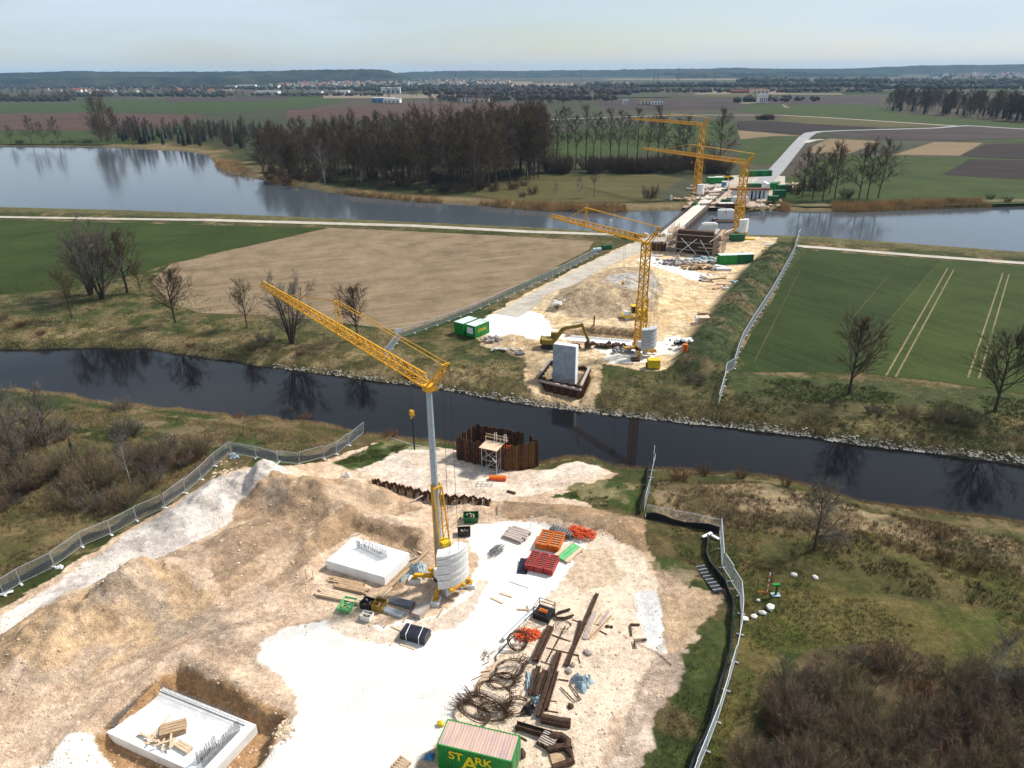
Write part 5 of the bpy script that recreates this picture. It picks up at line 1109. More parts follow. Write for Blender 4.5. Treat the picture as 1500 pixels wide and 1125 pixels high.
# scaffold tower
sb = gn(719, 690); t = thing('scaffold_tower', 'silver scaffold tower with deck leaning on the rusty sheet pile ring', 'scaffold', sb, math.atan2(cof[1].y - cof[0].y, cof[1].x - cof[0].x)); sh = ZT - sb.z + .25
for x in (-1.1, 1.1):
    for y in (-.5, .9): MB().tube([(x, y, 0), (x, y, sh + (1.1 if y > 0 else 0))], .045, 5).build('standard', M['galv'], t)
    MB().box((x, .2, .04), (.4, 1.9, .08)).build('base_plate', M['galv'], t)
lg = MB()
for z in (.3, sh * .5, sh - .1):
    for y in (-.5, .9): lg.tube([(-1.1, y, z), (1.1, y, z)], .035, 5)
    for x in (-1.1, 1.1): lg.tube([(x, -.5, z), (x, .9, z)], .035, 5)
lg.build('ledgers', M['galv'], t)
for a, b in (((-1.1, -.5, .3), (1.1, -.5, sh * .5)), ((1.1, -.5, sh * .5), (-1.1, -.5, sh - .1)), ((1.1, -.5, .3), (1.1, .9, sh * .5)), ((-1.1, -.5, sh * .5), (1.1, -.5, sh - .1)), ((-.6, -.5, .3), (.2, .9, sh * .5))): MB().tube([a, b], .03, 5).build('brace', M['galv'], t)
MB().box((0, .4, sh), (2.7, 2.4, .07)).build('deck', M['wood_pale'], t)
MB().box((.2, 1.75, sh + .45), (3.4, .05, .25)).box((.2, 1.75, sh + .9), (3.4, .05, .12)).build('guard_rail', M['wood'], t)
for x in (-.1, 1.35): MB().tube([(x, 1.6, sh), (x, 1.6, sh + 1.3), (x + .3, 1.6, sh + 1.45), (x + .35, 1.6, sh + .2)], .05, 6).build('rail_post', M['steel_white'], t)
o = MB(); rr_ = random.Random(4)
for i in range(40): p = Vector((rr_.uniform(-.4, .4), rr_.uniform(-.12, .12), rr_.uniform(-.6, .5))); o.bar(p, p + Vector((rr_.uniform(-.4, .4), rr_.uniform(-.2, .2), rr_.uniform(-.4, .4))), .05)
o = o.build('safety_net', M['orange_net']); o.location = G(742, 651, ZT + .1) - Vector((0, .35, .35)); tag(o, 'orange safety net hanging on the rusty sheet pile ring', 'net')
# buried pile row
t = thing('sheet_pile_wall', 'curved row of rusty sheet piles sunk in the sand behind the nearest crane', 'sheet pile wall', Vector((PILEROW[0].x, PILEROW[0].y, -3)))
for a, b in zip(PILEROW, PILEROW[1:]): pass
PR = pile_mesh(.62, 4.0, M['rust_dark'], .30); PR2 = pile_mesh(.62, 4.0, M['rust'], .30)
k = 0
for a, b in zip(PILEROW, PILEROW[1:]):
    L = (b - a).length; n = max(1, round(L / .62)); d = b - a
    for i in range(n):
        k += 1; p = a.lerp(b, (i + .5) / n); o = link('sheet_pile', (PR, PR2)[k % 2], t); o.location = (p.x - t.location.x, p.y - t.location.y, hn((p.x, p.y + .7)) + .55 - 4.0 + 3 + rnd.uniform(-.06, .06)); o.rotation_euler = (0, 0, math.atan2(d.y, d.x) + (math.pi if k % 2 else 0)); o.scale = (L / n / .62, 1, 1)
# ---- fences
def fpanel(h=2.0):
    fr = MB()
    for x in (0.01, .99): fr.add(*(lambda m: (m.v, m.f))(MB().box((x, 0, h / 2), (.012, .045, h))))
    fr.box((.5, 0, h - .02), (.97, .045, .045)).box((.5, 0, .14), (.97, .045, .045))
    wr = MB()
    for i in range(1, 30): wr.bar((i / 30, 0, .15), (i / 30, 0, h - .03), .0035, .012) if False else wr.box((i / 30, 0, h / 2 + .06), (.0026, .009, h - .2))
    for i in range(1, 9): wr.box((.5, 0, .14 + (h - .16) * i / 9), (.97, .009, .009))
    return fr.mesh('fence_panel', M['galv']), wr.mesh('wire_mesh', M['galv'])
FP, FW = fpanel()
FOOT = MB().box((0, 0, .06), (.22, .72, .12)).mesh('foot', M['concrete'])
BRK = MB().box((0, 0, .05), (.2, .75, .1)).mesh('foot', M['rebar_grey'])
def resample(pts, step):
    out_ = [Vector(pts[0])]; acc = 0
    for a, b in zip(pts, pts[1:]):
        a = Vector(a); b = Vector(b); L = (b - a).length; n = max(1, round(L / step))
        for i in range(1, n + 1): out_.append(a.lerp(b, i / n))
    return out_
def fence(label, px, ground, hf, foot=FOOT, step=3.4, h=1.0, thick=1.0):
    pts = resample([ground(a, b) for a, b in px], step); t = thing('construction_fence', label, 'fence', pts[0]); o0 = pts[0]
    for i, (a, b) in enumerate(zip(pts, pts[1:])):
        a = Vector((a.x, a.y, max(hf(a), -1.9))); b = Vector((b.x, b.y, max(hf(b), -1.9))); d = b - a; L = math.hypot(d.x, d.y)
        o = link('fence_panel', FP, t); m = Matrix.Translation(a - o0 + Vector((0, 0, .06))) @ Matrix.Rotation(math.atan2(d.y, d.x), 4, 'Z') @ Matrix(((L, 0, 0, 0), (0, thick, 0, 0), (d.z, 0, h, 0), (0, 0, 0, 1)))
        o.matrix_local = m; w_ = link('wire_mesh', FW, o)
        f = link('foot', foot, t); f.location = a - o0; f.rotation_euler = (0, 0, math.atan2(d.y, d.x))
    return t
def wall_strip(name, label, px, ground, hf, h, mat, cat, thk=.05, dy=0.):
    pts = resample([ground(a, b) for a, b in px], 1.2); o0 = pts[0]; vs = []; fs = []
    for i, p in enumerate(pts):
        d = pts[min(i + 1, len(pts) - 1)] - pts[max(i - 1, 0)]; s = Vector((-d.y, d.x, 0)).normalized() * thk; z = hf(p); wv = h * (1 + .25 * math.sin(i * 1.3) + .15 * math.sin(i * 3.1)); j = s * (1.2 * math.sin(i * .9))
        for q, zz in ((p - s, z - .15), (p + s, z - .15), (p + s + j, z + wv), (p - s + j, z + wv)): vs.append((q.x - o0.x, q.y - o0.y, zz))
    n = len(pts)
    for i in range(n - 1):
        a, b = i * 4, i * 4 + 4
        for k in range(4): fs.append((a + k, a + (k + 1) % 4, b + (k + 1) % 4, b + k))
    fs += [(3, 2, 1, 0), tuple(4 * (n - 1) + k for k in range(4))]
    me = MB().add(vs, fs).mesh(name, M[mat]); bm = bmesh.new(); bm.from_mesh(me); bmesh.ops.recalc_face_normals(bm, faces=bm.faces); bm.to_mesh(me); bm.free()
    o = link(name, me); o.location = (o0.x, o0.y, 0); return tag(o, label, cat)
LF = [(-40, 892), (6, 872), (31, 856), (80, 831), (121, 801), (163, 784), (201, 763), (241, 744), (272, 723), (295, 703), (315, 683), (339, 665)]
LF2 = [(339, 665), (376, 671), (408, 678), (439, 681), (475, 673), (493, 666), (511, 653), (533, 638)]
fence('mesh fence running along the left side of the near site beside the scrub', LF, gn, hn, FOOT, 3.4, 1.0, 1.3)
fence('mesh fence curving from the left corner to the river, with dark sheet below', LF2, gn, hn, FOOT, 3.4, .95, 1.3)
sh_ = lambda pts, dx, dy: [(a + dx, b + dy) for a, b in pts]
wall_strip('black_sheet', 'black plastic barrier along the foot of the long left fence', sh_(LF, -3, -5), gn, hn, .62, 'black_plastic', 'plastic barrier', .04)
wall_strip('black_sheet', 'black plastic barrier along the curved left fence toward the river', sh_(LF2, 2, -5), gn, hn, .75, 'black_plastic', 'plastic barrier', .04)
o = MB().box((0, 0, .35), (.9, .35, 1.0)).build('rolled_sheet', M['black_plastic']); bevel(o, .1); o.location = gn(531, 636); tag(o, 'black roll of sheet at the river end of the left fence', 'roll')
RF1 = [(957, 680), (954, 700), (950, 722), (943, 750)]; RF2 = [(946, 756), (985, 764), (1020, 771), (1053, 778)]; RF3 = [(1054, 780), (1056, 805), (1058, 832), (1070, 852), (1084, 874), (1086, 900), (1084, 930), (1076, 970), (1064, 1012), (1050, 1058), (1034, 1100), (1018, 1140), (1000, 1190)]
fence('short mesh fence running down to the water right of the near site', RF1, gn, hn, BRK)
fence('mesh fence between the river fence and the long right fence', RF2, gn, hn, BRK, 3.4, .8)
fence('long mesh fence winding along the right side of the near site', RF3, gn, hn, BRK, 3.4, 1.0, 1.3)
wall_strip('black_sheet', 'black plastic barrier beside the short fence down to the water', sh_(RF1, -6, 4), gn, hn, .9, 'black_plastic', 'plastic barrier', .06)
wall_strip('black_sheet', 'black plastic barrier linking the two right fences', sh_(RF2, 0, 3), gn, hn, .8, 'black_plastic', 'plastic barrier', .06)
wall_strip('black_sheet', 'black plastic barrier along the inner foot of the long right fence', [(1036, 790), (1034, 815), (1046, 838), (1062, 860), (1072, 885), (1074, 920), (1066, 965), (1055, 1010), (1040, 1060), (1022, 1105), (1005, 1150)], gn, hn, .8, 'black_plastic', 'plastic barrier', .08)
# dark mat with cross bars
a, b = gn(1024, 828), gn(1052, 870); t = thing('ribbed_mat', 'dark ribbed mat lying along the inner side of the long right fence', 'mat', a, math.atan2((b - a).y, (b - a).x)); L = (b - a).length
MB().box((L / 2, 0, .06), (L, 1.1, .06)).build('sheet', M['black_plastic'], t)
for i in range(8): MB().box((L * (i + .5) / 8, 0, .11), (.14, 1.05, .05)).build('rib', M['rebar_grey'], t)
MF = [(1171, 346), (1163, 372), (1148, 400), (1128, 436), (1106, 470), (1088, 500), (1079, 524), (1075, 540)]
fence('far mesh fence between the grassy ridge and the green field', MF, gi, hi, FOOT, 3.5, 1.0, 2.2)
fence('mesh fence stepping down from the green field to the far river bank', [(1075, 540), (1064, 546), (1060, 566), (1052, 594)], gi, hi, FOOT, 3.5, 1.0, 2.2)
fence('mesh fence along the edge of the stubble field beside the haul road', [(874, 372), (835, 393), (790, 414), (740, 436), (690, 458), (640, 477), (590, 494)], gi, hi, FOOT, 3.5, .9, 2.0)
fence('mesh fence going down the bank from the stubble field corner to the river', [(587, 495), (574, 512), (563, 528)], gi, hi, FOOT, 3.5, .9, 2.0)
t = thing('site_sign', 'white site board at the corner of the stubble field fence', 'sign', gi(584, 496), .3); MB().tube([(-.6, 0, 0), (-.6, 0, 2.2)], .05, 5).build('post', M['galv'], t); MB().tube([(.6, 0, 0), (.6, 0, 2.2)], .05, 5).build('post', M['galv'], t); MB().box((0, -.06, 1.75), (1.5, .05, .95)).build('board', M['white_paint'], t)
# ================================================================ SMALLER THINGS ON THE NEAR SITE
def gpos(px, py, dz=0.): p = gn(px, py); p.z += dz; return p
def seg_bar(px0, px1, w, h, mat, name, label, cat, group=None, lift=0.):
    a, b = gn(*px0), gn(*px1); a.z = b.z = max(a.z, b.z) - .02; return plank_at(a, b, w, h, mat, name, label, cat, group, lift)
def dirz(px0, px1): d = gn(*px1) - gn(*px0); return math.atan2(d.y, d.x), d.length
# H-beams
def hbeam(px0, px1, w, label, mat='rust_dark', lift=0., grp=None):
    a = gn(*px0); rz, L = dirz(px0, px1); t = thing('steel_beam', label, 'steel beam', (a + gn(*px1)) / 2 + Vector((0, 0, lift)), rz, grp)
    MB().box((0, -w / 2 + .025, w / 2), (L, .05, w)).box((0, w / 2 - .025, w / 2), (L, .05, w)).build('flange', M[mat], t); MB().box((0, 0, w / 2), (L - .01, w - .1, .05)).build('web', M[mat], t); return t
hbeam((875, 871), (829, 977), .34, 'longest rusty steel beam, reaching from the beam stack far up the sand')
hbeam((850, 910), (833, 975), .22, 'thin rusty steel beam lying close to the longest beam')
hbeam((807, 920), (784, 971), .6, 'broad rusty steel beam, left upper one of the beam stack')
hbeam((789, 978), (777, 1020), .42, 'short rusty steel beam under the pale blue sheet')
hbeam((799, 984), (787, 1022), .5, 'short broad rusty steel beam, second from the pale blue sheet')
hbeam((819, 958), (789, 1053), .52, 'thick rusty steel beam in the middle of the stack, ending lowest')
hbeam((816, 985), (800, 1041), .3, 'narrow rusty steel beam right of the thick middle beam')
hbeam((756, 1065), (826, 1086), .5, 'dark steel beam lying crosswise right behind the green container')
for a, b in [((808, 930), (836, 940)), ((800, 949), (840, 959)), ((792, 969), (809, 975)), ((800, 993), (833, 998)), ((832, 957), (848, 961)), ((797, 1026), (816, 1028)), ((798, 1041), (818, 1044)), ((838, 908), (862, 915))]:
    seg_bar(a, b, .08, .08, 'rust', 'cross_bar', 'thin rusty bar laid crosswise under the steel beams', 'steel bar', 'thin bars under the steel beams')
seg_bar((828, 918), (800, 970), .12, .1, 'rust_dark', 'steel_rail', 'thin straight steel rail between the broad beam and the longest beam', 'steel rail')
seg_bar((846, 958), (850, 972), .07, .07, 'rust', 'bent_bar', 'short bent bar right of the longest beam', 'steel bar')
for a, b, w_, lb in [((871, 897), (856, 937), .4, 'brown timber, leftmost of the three right of the longest beam'), ((891, 897), (876, 916), .24, 'short dark timber in the group right of the longest beam'), ((895, 903), (862, 937), .14, 'thin long timber in the group right of the longest beam')]:
    seg_bar(a, b, w_, .16, 'wood_grey' if w_ > .2 else 'wood', 'timber', lb, 'timber')
for a, b in [((884, 905), (864, 930)), ((888, 910), (868, 936)), ((880, 900), (870, 915))]: seg_bar(a, b, .1, .06, 'wood', 'lath', 'thin lath in the timber group right of the longest beam', 'lath', 'laths right of the longest beam')
t = thing('steel_angle', 'L-shaped dark steel piece lying alone on the pale sand at right', 'steel piece', gn(923, 916)); p0 = t.location
q = gn(937, 916) - p0; r_ = gn(925, 932) - p0; MB().bar((0, 0, .1), (q.x, q.y, .1), .16).build('long_arm', M['rust_dark'], t); MB().bar((0, 0, .11), (r_.x, r_.y, .11), .14).build('short_arm', M['rust_dark'], t)
for (x, y, w_, lb) in [(890, 918, .35, 'small dark steel lump, left of a pair right of the timbers'), (896, 919, .3, 'small dark steel lump, right of a pair beside the timbers'), (861, 957, .6, 'crumpled grey bundle right of the longest beam'), (834, 983, .5, 'grey round bag at the lower end of the longest beam'), (840, 975, .5, 'short dark offcut beside the grey round bag'), (836, 1036, .5, 'small dark bracket right of the beam stack'), (785, 968, .35, 'dark clamp at the foot of the broad beam')]:
    mb = MB(); r4 = random.Random(int(x)); 
    for _ in range(3): rock(mb, (r4.uniform(-.2, .2) * w_, r4.uniform(-.2, .2) * w_, .25 * w_), w_ * .55, r4, .7)
    o = mb.build('scrap_piece', M['wood_grey' if 'grey' in lb else 'rust_dark']); o.location = gpos(x, y); tag(o, lb, 'scrap')
seg_bar((878, 924), (889, 930), .1, .08, 'rust_dark', 'short_bar', 'single short dark bar on the sand right of the timbers', 'steel bar')
t = thing('bent_rebar', 'rusty wire frame half buried in the sand at the right of the site', 'rebar', gn(935, 945)); 
mb = MB()
for k in range(5): mb.tube([(-.6 + .1 * k, -.5, .05), (-.4, .1 + .1 * k, .3), (.9, .5 + .06 * k, .1)], .03, 4)
mb.build('bars', M['rebar'], t); mb = MB(); mb.tube([(0, 0, .1), (1.6, -1.0, .06), (2.6, -2.6, .05)], .03, 4).build('trailing_bar', M['rebar'], t)
# U-shaped rebar
def wire(name, label, pts_px, r, mat='rebar', z=.12, cat='rebar', n=1, grp=None):
    P_ = [gn(*p) for p in pts_px]; o0 = P_[0]; mb = MB()
    for k in range(n):
        off = Vector((rnd.uniform(-.08, .08), rnd.uniform(-.08, .08), .05 * k)) * (1 if n > 1 else 0); mb.tube([p - o0 + Vector((0, 0, z)) + off for p in P_], r, 5)
    o = mb.build(name, M[mat]); o.location = o0; return tag(o, label, cat, grp)
wire('rebar_bundle', 'dark curved bundle of bent rebar right of the black cage', [(835, 894), (818, 899), (813, 903), (816, 907), (828, 907), (840, 903)], .11, 'rust_dark', .15, n=3)
wire('steel_hoop', 'thin bent steel hoop between the beams and the pale blue tarp', [(821, 1008), (842, 1029), (851, 1026), (834, 1003)], .06, 'rebar')
wire('curved_bar', 'curved thin rusty bar left of the upper rebar coil', [(753, 932), (737, 950), (726, 962), (727, 969)], .06, 'rebar')
mb = MB(); a_ = [(.8 * math.cos(i * .35), .8 * math.sin(i * .35), .08 + .02 * i) for i in range(19)]; mb.tube(a_, .03, 4); mb.tube([(p[0] * .8 + .1, p[1] * .8, p[2]) for p in a_], .03, 4); o = mb.build('wire_ring', M['rebar']); o.location = gpos(825, 918); tag(o, 'loose wire ring below the curved rebar bundle', 'wire ring')
# rebar cages: rings tied with ties and spikes
def cage(px, py, R, tilt, az, label, spikes=18, flat=.62):
    t = thing('rebar_cage', label, 'rebar cage', gpos(px, py), az); mb = MB(); rg = random.Random(int(px * 7 + py)); T_ = Matrix.Rotation(tilt, 3, 'X')
    def pt(a, r, z): return T_ @ Vector((r * math.cos(a), r * flat * math.sin(a), z)) + Vector((0, 0, R * abs(math.sin(tilt)) * flat * .9 + .08))
    for k in range(11):
        e = rg.uniform(.86, 1.1); ox = rg.uniform(-.12, .12); a0 = rg.uniform(0, 6.28); sp_ = 6.2832 * rg.choice([1, 1, .8, .65]); mb.tube([pt(a0 + sp_ * i / 20, R * e * (1 + .05 * math.sin(i * .9 + k)), -.2 + .045 * k) + Vector((ox, 0, 0)) for i in range(21)], .024, 4, False)
    mb.build('ring', M['rebar'], t)
    sp = MB()
    for k in range(spikes * 3): a = rg.uniform(-.9, 1.3); p = pt(a, R * rg.uniform(.8, 1.05), rg.uniform(-.2, .3)); q = p + Vector((math.cos(a) * rg.uniform(.3, 1.0), rg.uniform(-.4, .6), rg.uniform(-.15, .7))); sp.bar(p, q, .026)
    o = sp.build('tie_ends', M['rebar'], t); o['kind'] = 'stuff'
    st_ = MB()
    for k in range(9): a = 6.2832 * k / 9; st_.bar(pt(a, R * 1.06, -.26), pt(a, R * .92, .36), .035)
    o = st_.build('ties', M['rebar'], t); o['kind'] = 'stuff'; return t
cage(758, 946, .95, .8, .4, 'upright round rebar coil beside the orange net pile', 8, .95)
cage(747, 984, 1.35, .35, .35, 'rebar cage with spiky ends, uppermost of the cage heap'); cage(735, 1001, 1.2, .3, .1, 'rebar cage just below the uppermost cage of the heap')
cage(724, 1022, 1.7, .45, -.5, 'large rebar cage in the middle of the heap'); cage(708, 1034, 1.5, .4, 2.6, 'rebar cage with curled ends left of the large middle one')
cage(694, 1046, 1.5, .35, 2.5, 'rebar cage lowest in the heap, right behind the green container'); cage(756, 1038, 1.1, .25, .2, 'oval rebar cage at the right end of the heap', 6, .75); cage(722, 1048, 1.2, .6, -.2, 'rebar cage at the front of the heap near the container roof')
mb = MB(); rg = random.Random(2)
for k in range(14): p = Vector((rg.uniform(-.7, .7), rg.uniform(-.5, .5), .06)); mb.tube([p, p + Vector((rg.uniform(-.4, .4), rg.uniform(-.4, .4), .15)), p + Vector((rg.uniform(-.6, .6), rg.uniform(-.6, .6), 0))], .022, 4)
o = mb.build('wire_scraps', M['rebar']); o.location = gpos(711, 962); tag(o, 'tangle of thin wire scraps on the white ground left of the coil', 'wire')
for a, b, lb in [((706, 975), (716, 970), 'short bar left of the cage heap, upper one'), ((704, 985), (718, 983), 'short bar left of the cage heap, middle one'), ((690, 997), (706, 990), 'pinkish thin lath left of the cage heap'), ((750, 1080), (769, 1057), 'straight rusty rod crossing the dark beam behind the container')]: seg_bar(a, b, .07, .06, 'rust', 'short_bar', lb, 'steel bar')
# black cage box
t = thing('cage_box', 'black wire cage box with orange goods inside, at the top of the steel store', 'cage box', gpos(797, 903), dirz((780, 898), (800, 905))[0])
MB().box((0, 0, .35), (1.7, 1.5, .7)).build('bin', M['black_plastic'], t); mb = MB()
for x in (-.85, .85):
    for y in (-.75, .75): mb.bar((x, y, 0), (x, y, 1.5), .06)
for z in (1.1, 1.5):
    for s in (-1, 1): mb.bar((-.85, s * .75, z), (.85, s * .75, z), .05).bar((s * .85, -.75, z), (s * .85, .75, z), .05)
mb.build('cage_frame', M['black_plastic'], t); MB().box((0, -.2, .85), (.9, .35, .28)).build('orange_crate', M['orange_form'], t)
seg_bar((757, 893), (790, 896), .2, .1, 'wood', 'plank', 'plank sticking out left of the black cage box', 'plank'); seg_bar((772, 888), (776, 902), .14, .1, 'wood', 'plank', 'short plank crossing the one left of the black cage box', 'plank')
a, b = gn(783, 894), gn(737, 939); o = MB().tube([(0, 0, .22), (b.x - a.x, b.y - a.y, .22)], .22, 10).build('steel_pipe', M['galv']); o.location = a; tag(o, 'long silver pipe lying left of the black cage box', 'pipe')
# crumpled heaps: orange net, tarps
def crumple(name, px, py, sx, sy, h, mat, label, cat, rz=0., seed=1, n=16):
    rs = np.random.RandomState(seed); g = np.linspace(-1, 1, n); gx, gy = np.meshgrid(g, g); rr = np.sqrt(gx ** 2 + gy ** 2); ang = np.arctan2(gy, gx); lim = .72 + .28 * np.sin(ang * 3 + seed) * .6 + .12 * np.sin(ang * 7 + 2 * seed)
    fx = fbm(gx.ravel(), gy.ravel(), 1.9, 4, seed * 3.3).reshape(gx.shape); ridg = 1 - np.abs(2 * fx - 1) * 2
    z = np.clip((lim - rr) * 3, 0, 1) * h * (.25 + .9 * np.clip(ridg, 0, 1) + .3 * rs.rand(n, n))
    k = np.where(rr > lim, lim / np.maximum(rr, 1e-6), 1.); vs = [(float(a * c_ * sx), float(b_ * c_ * sy), float(d_)) for a, b_, c_, d_ in zip(gx.ravel(), gy.ravel(), k.ravel(), z.ravel())]
    vs += [(v[0], v[1], -.06) for v in vs]; N2 = n * n; fs = []
    for j in range(n - 1):
        for i in range(n - 1): a = j * n + i; fs.append((a, a + 1, a + n + 1, a + n)); fs.append((N2 + a, N2 + a + n, N2 + a + n + 1, N2 + a + 1))
    o = MB().add(vs, fs).build(name, M[mat]); o.location = gpos(px, py, .02); o.rotation_euler = (0, 0, rz); return tag(o, label, cat)
def netpile(px, py, sx, sy, h, label, seed, rz=0.):
    mb = MB(); r4 = random.Random(seed)
    for k in range(230):
        a = r4.uniform(0, 6.28); r_ = math.sqrt(r4.random()); p = Vector((sx * r_ * math.cos(a), sy * r_ * math.sin(a), r4.uniform(0, h) * (1.1 - r_ * .8) + .04)); b = r4.uniform(0, 6.28); mb.bar(p, p + Vector((math.cos(b) * .35, math.sin(b) * .35, r4.uniform(-.1, .1))), .07, .05)
    o = mb.build('orange_net', M['orange_net']); o.location = gpos(px, py); o.rotation_euler = (0, 0, rz); return tag(o, label, 'net')
netpile(773, 931, 1.2, .8, .5, 'small heap of orange netting left of the broad beam', 1); netpile(843, 779, .9, .8, .8, 'left hump of the orange netting behind the red formwork', 2); netpile(856, 784, 1.3, .8, .8, 'right hump of the orange netting behind the red formwork', 3)
crumple('blue_tarp', 853, 1000, 1.1, 1.3, .55, 'blue_tarp', 'crumpled pale blue tarp right of the beam stack', 'tarp', .5, 2, 22); crumple('blue_tarp', 775, 1003, .45, 1.9, .3, 'blue_tarp', 'long pale blue sheet draped on the left beams', 'tarp', .1, 4, 18); crumple('blue_tarp', 785, 1027, .9, .45, .4, 'blue_tarp', 'small pale blue tarp at the lower end of the short beams', 'tarp', .3, 5, 16)
crumple('black_bag', 774, 1042, .75, .6, .7, 'black_wrap', 'shiny black bag at the right end of the rebar cages', 'bag', .2, 6, 14); crumple('blue_tarp', 612, 838, 1.4, 1.6, .8, 'blue_tarp', 'pale blue tarp bunched between foundation block and nearest crane', 'tarp', .8, 7, 22); crumple('blue_tarp', 590, 848, 1.2, .4, .4, 'blue_tarp', 'narrow pale blue sheet at the edge of the foundation pit', 'tarp', .85, 8, 16)
crumple('white_tarp', 343, 670, .9, .8, .5, 'blue_tarp', 'pale sheet at the corner where the left fence turns', 'tarp', .3, 9, 16); crumple('white_bag', 508, 698, .9, .5, .5, 'white_paint', 'white bag lying on top of the brown heap', 'bag', 0, 10, 14); crumple('white_tarp', 88, 832, .5, .35, .3, 'white_paint', 'white scrap lying against the left fence', 'scrap', .4, 11, 10)
# steel brackets near the container
for (x, y, rz_, sx, sy, sz, lb) in [(804, 1057, -.25, 1.3, .65, .5, 'left of the two dark steel drums behind the container corner'), (825, 1061, -.15, 1.25, .6, .5, 'right of the two dark steel drums behind the container corner')]:
    t = thing('steel_drum_part', lb, 'steel part', gpos(x, y), rz_); MB().tube([(-sx / 2, 0, .33), (sx / 2, 0, .33)], .34, 12).build('drum', M['rust_dark'], t); MB().box((0, -.34, .25), (sx, .1, .4)).build('bracket', M['rust_dark'], t)
t = thing('slatted_pallet', 'grey slatted pallet on steel at the right of the green container', 'pallet', gpos(803, 1088, .25), -.55)
for k in range(6): MB().box((0, -.55 + k * .22, .2), (1.3, .13, .06)).build('slat', M['wood_grey'], t)
for s in (-.5, 0, .5): MB().box((s, 0, .08), (.12, 1.2, .17)).build('bearer', M['wood'], t)
MB().box((0, 0, -.14), (1.5, 1.3, .25)).build('steel_base', M['rust_dark'], t)
t = thing('steel_elbow', 'curved dark steel elbow at the end of the crosswise beam', 'steel part', gpos(821, 1090)); MB().tube([(-.7, .5, .35), (.1, .4, .35), (.55, 0, .35), (.5, -.6, .3)], .36, 10).build('elbow', M['rust_dark'], t); MB().box((.5, -.7, .3), (.8, .1, .6)).build('flange', M['rust_dark'], t)
t = thing('steel_trough', 'U-shaped dark steel trough, lowest of the steel pieces', 'steel part', gpos(822, 1113), .2); MB().tube([(-.9, .9, .3), (.4, .9, .3), (.8, .3, .3), (.8, -.5, .3), (-.9, -.7, .2)], .28, 8).build('trough', M['rust_dark'], t); MB().box((-.2, .1, .1), (1.2, 1.0, .08)).build('floor_plate', M['wood'], t)
MBc = MB(); rock(MBc, (0, 0, .2), .3, random.Random(5)); o = MBc.build('yellow_lamp_base', M['yellow_paint']); o.location = gpos(646, 1062); tag(o, 'small yellow lump on the ground behind the container corner', 'scrap')
crumple('blue_cloth', 630, 1110, .55, .4, .35, 'blue_paint', 'bright blue cloth beside the left end of the green container', 'cloth', .3, 12, 12)
t = thing('slatted_pallet', 'brown pallet at the bottom edge left of the green container', 'pallet', gpos(588, 1122), -.6)
for k in range(5): MB().box((0, -.5 + k * .25, .18), (1.2, .15, .05)).build('slat', M['wood'], t)
for s in (-.5, .5): MB().box((s, 0, .07), (.12, 1.1, .15)).build('bearer', M['wood'], t)
seg_bar((762, 1080), (772, 1086), .12, .1, 'rust_dark', 'short_bar', 'short dark bar at the right end of the container', 'steel bar'); MBc = MB(); rock(MBc, (0, 0, .2), .4, random.Random(6)); o = MBc.build('scrap_piece', M['rust_dark']); o.location = gpos(764, 1106); tag(o, 'dark scrap against the right end of the green container', 'scrap')
# black wrapped stack
t = thing('wrapped_stack', 'stack wrapped in shiny black foil with white straps on the white ground', 'wrapped stack', gpos(609, 934), dirz((589, 930), (626, 940))[0]); o = MB().box((0, 0, .45), (2.7, 1.5, .85)).build('foil_wrap', M['black_wrap'], t); bevel(o, .12, 2)
for x in (-.75, .6): MB().box((x, 0, .45), (.06, 1.53, .88), .15).build('strap', M['white_paint'], t)
for a, b, lb in [((572, 917), (590, 925), 'upper plank left of the black wrapped stack'), ((571, 946), (588, 929), 'plank pointing at the left corner of the black wrapped stack'), ((586, 944), (608, 951), 'plank lying in front of the black wrapped stack'), ((537, 935), (549, 924), 'single plank on the white ground left of the black wrapped stack')]: seg_bar(a, b, .22, .09, 'wood_pale', 'plank', lb, 'plank')
for a, b, lb in [((732, 869), (750, 875), 'single thin plank on the white ground right of the crane, upper one'), ((719, 876), (737, 884), 'broken plank on the white ground right of the crane'), ((746, 851), (775, 861), 'long silver board right below the black sheet')]: seg_bar(a, b, .22, .1, 'steel_white' if 'silver' in lb else 'wood_pale', 'plank', lb, 'plank')
# timber stacks left of the crane
for (p0, p1, nb, lb, mt) in [((484, 849), (535, 860), 4, 'upper stack of thin timbers in front of the foundation block', 'wood'), ((492, 857), (541, 868), 4, 'middle stack of timbers in front of the foundation block', 'wood'), ((467, 867), (531, 880), 6, 'lowest and longest stack of pale timbers in front of the foundation block', 'wood_pale')]:
    rz_, L = dirz(p0, p1); t = thing('timber_stack', lb, 'timber stack', (gn(*p0) + gn(*p1)) / 2, rz_)
    for k in range(nb * 2): MB().box((rnd.uniform(-.25, .25), -.1 * nb + (k % nb) * .2, .09 + .15 * (k // nb)), (L * rnd.uniform(.85, 1.02), .17, .13), rnd.uniform(-.02, .02)).build('timber', M[mt], t)
for s, py in ((0, 843), (1, 842)):
    o = MB().tube([(0, 0, -.1), (0, 0, 1.3)], .03, 5).build('steel_stake', M['rebar']); o.location = gpos(449 + s * 10, 848); tag(o, ('right' if s else 'left') + ' one of the two thin stakes left of the foundation block', 'stake')
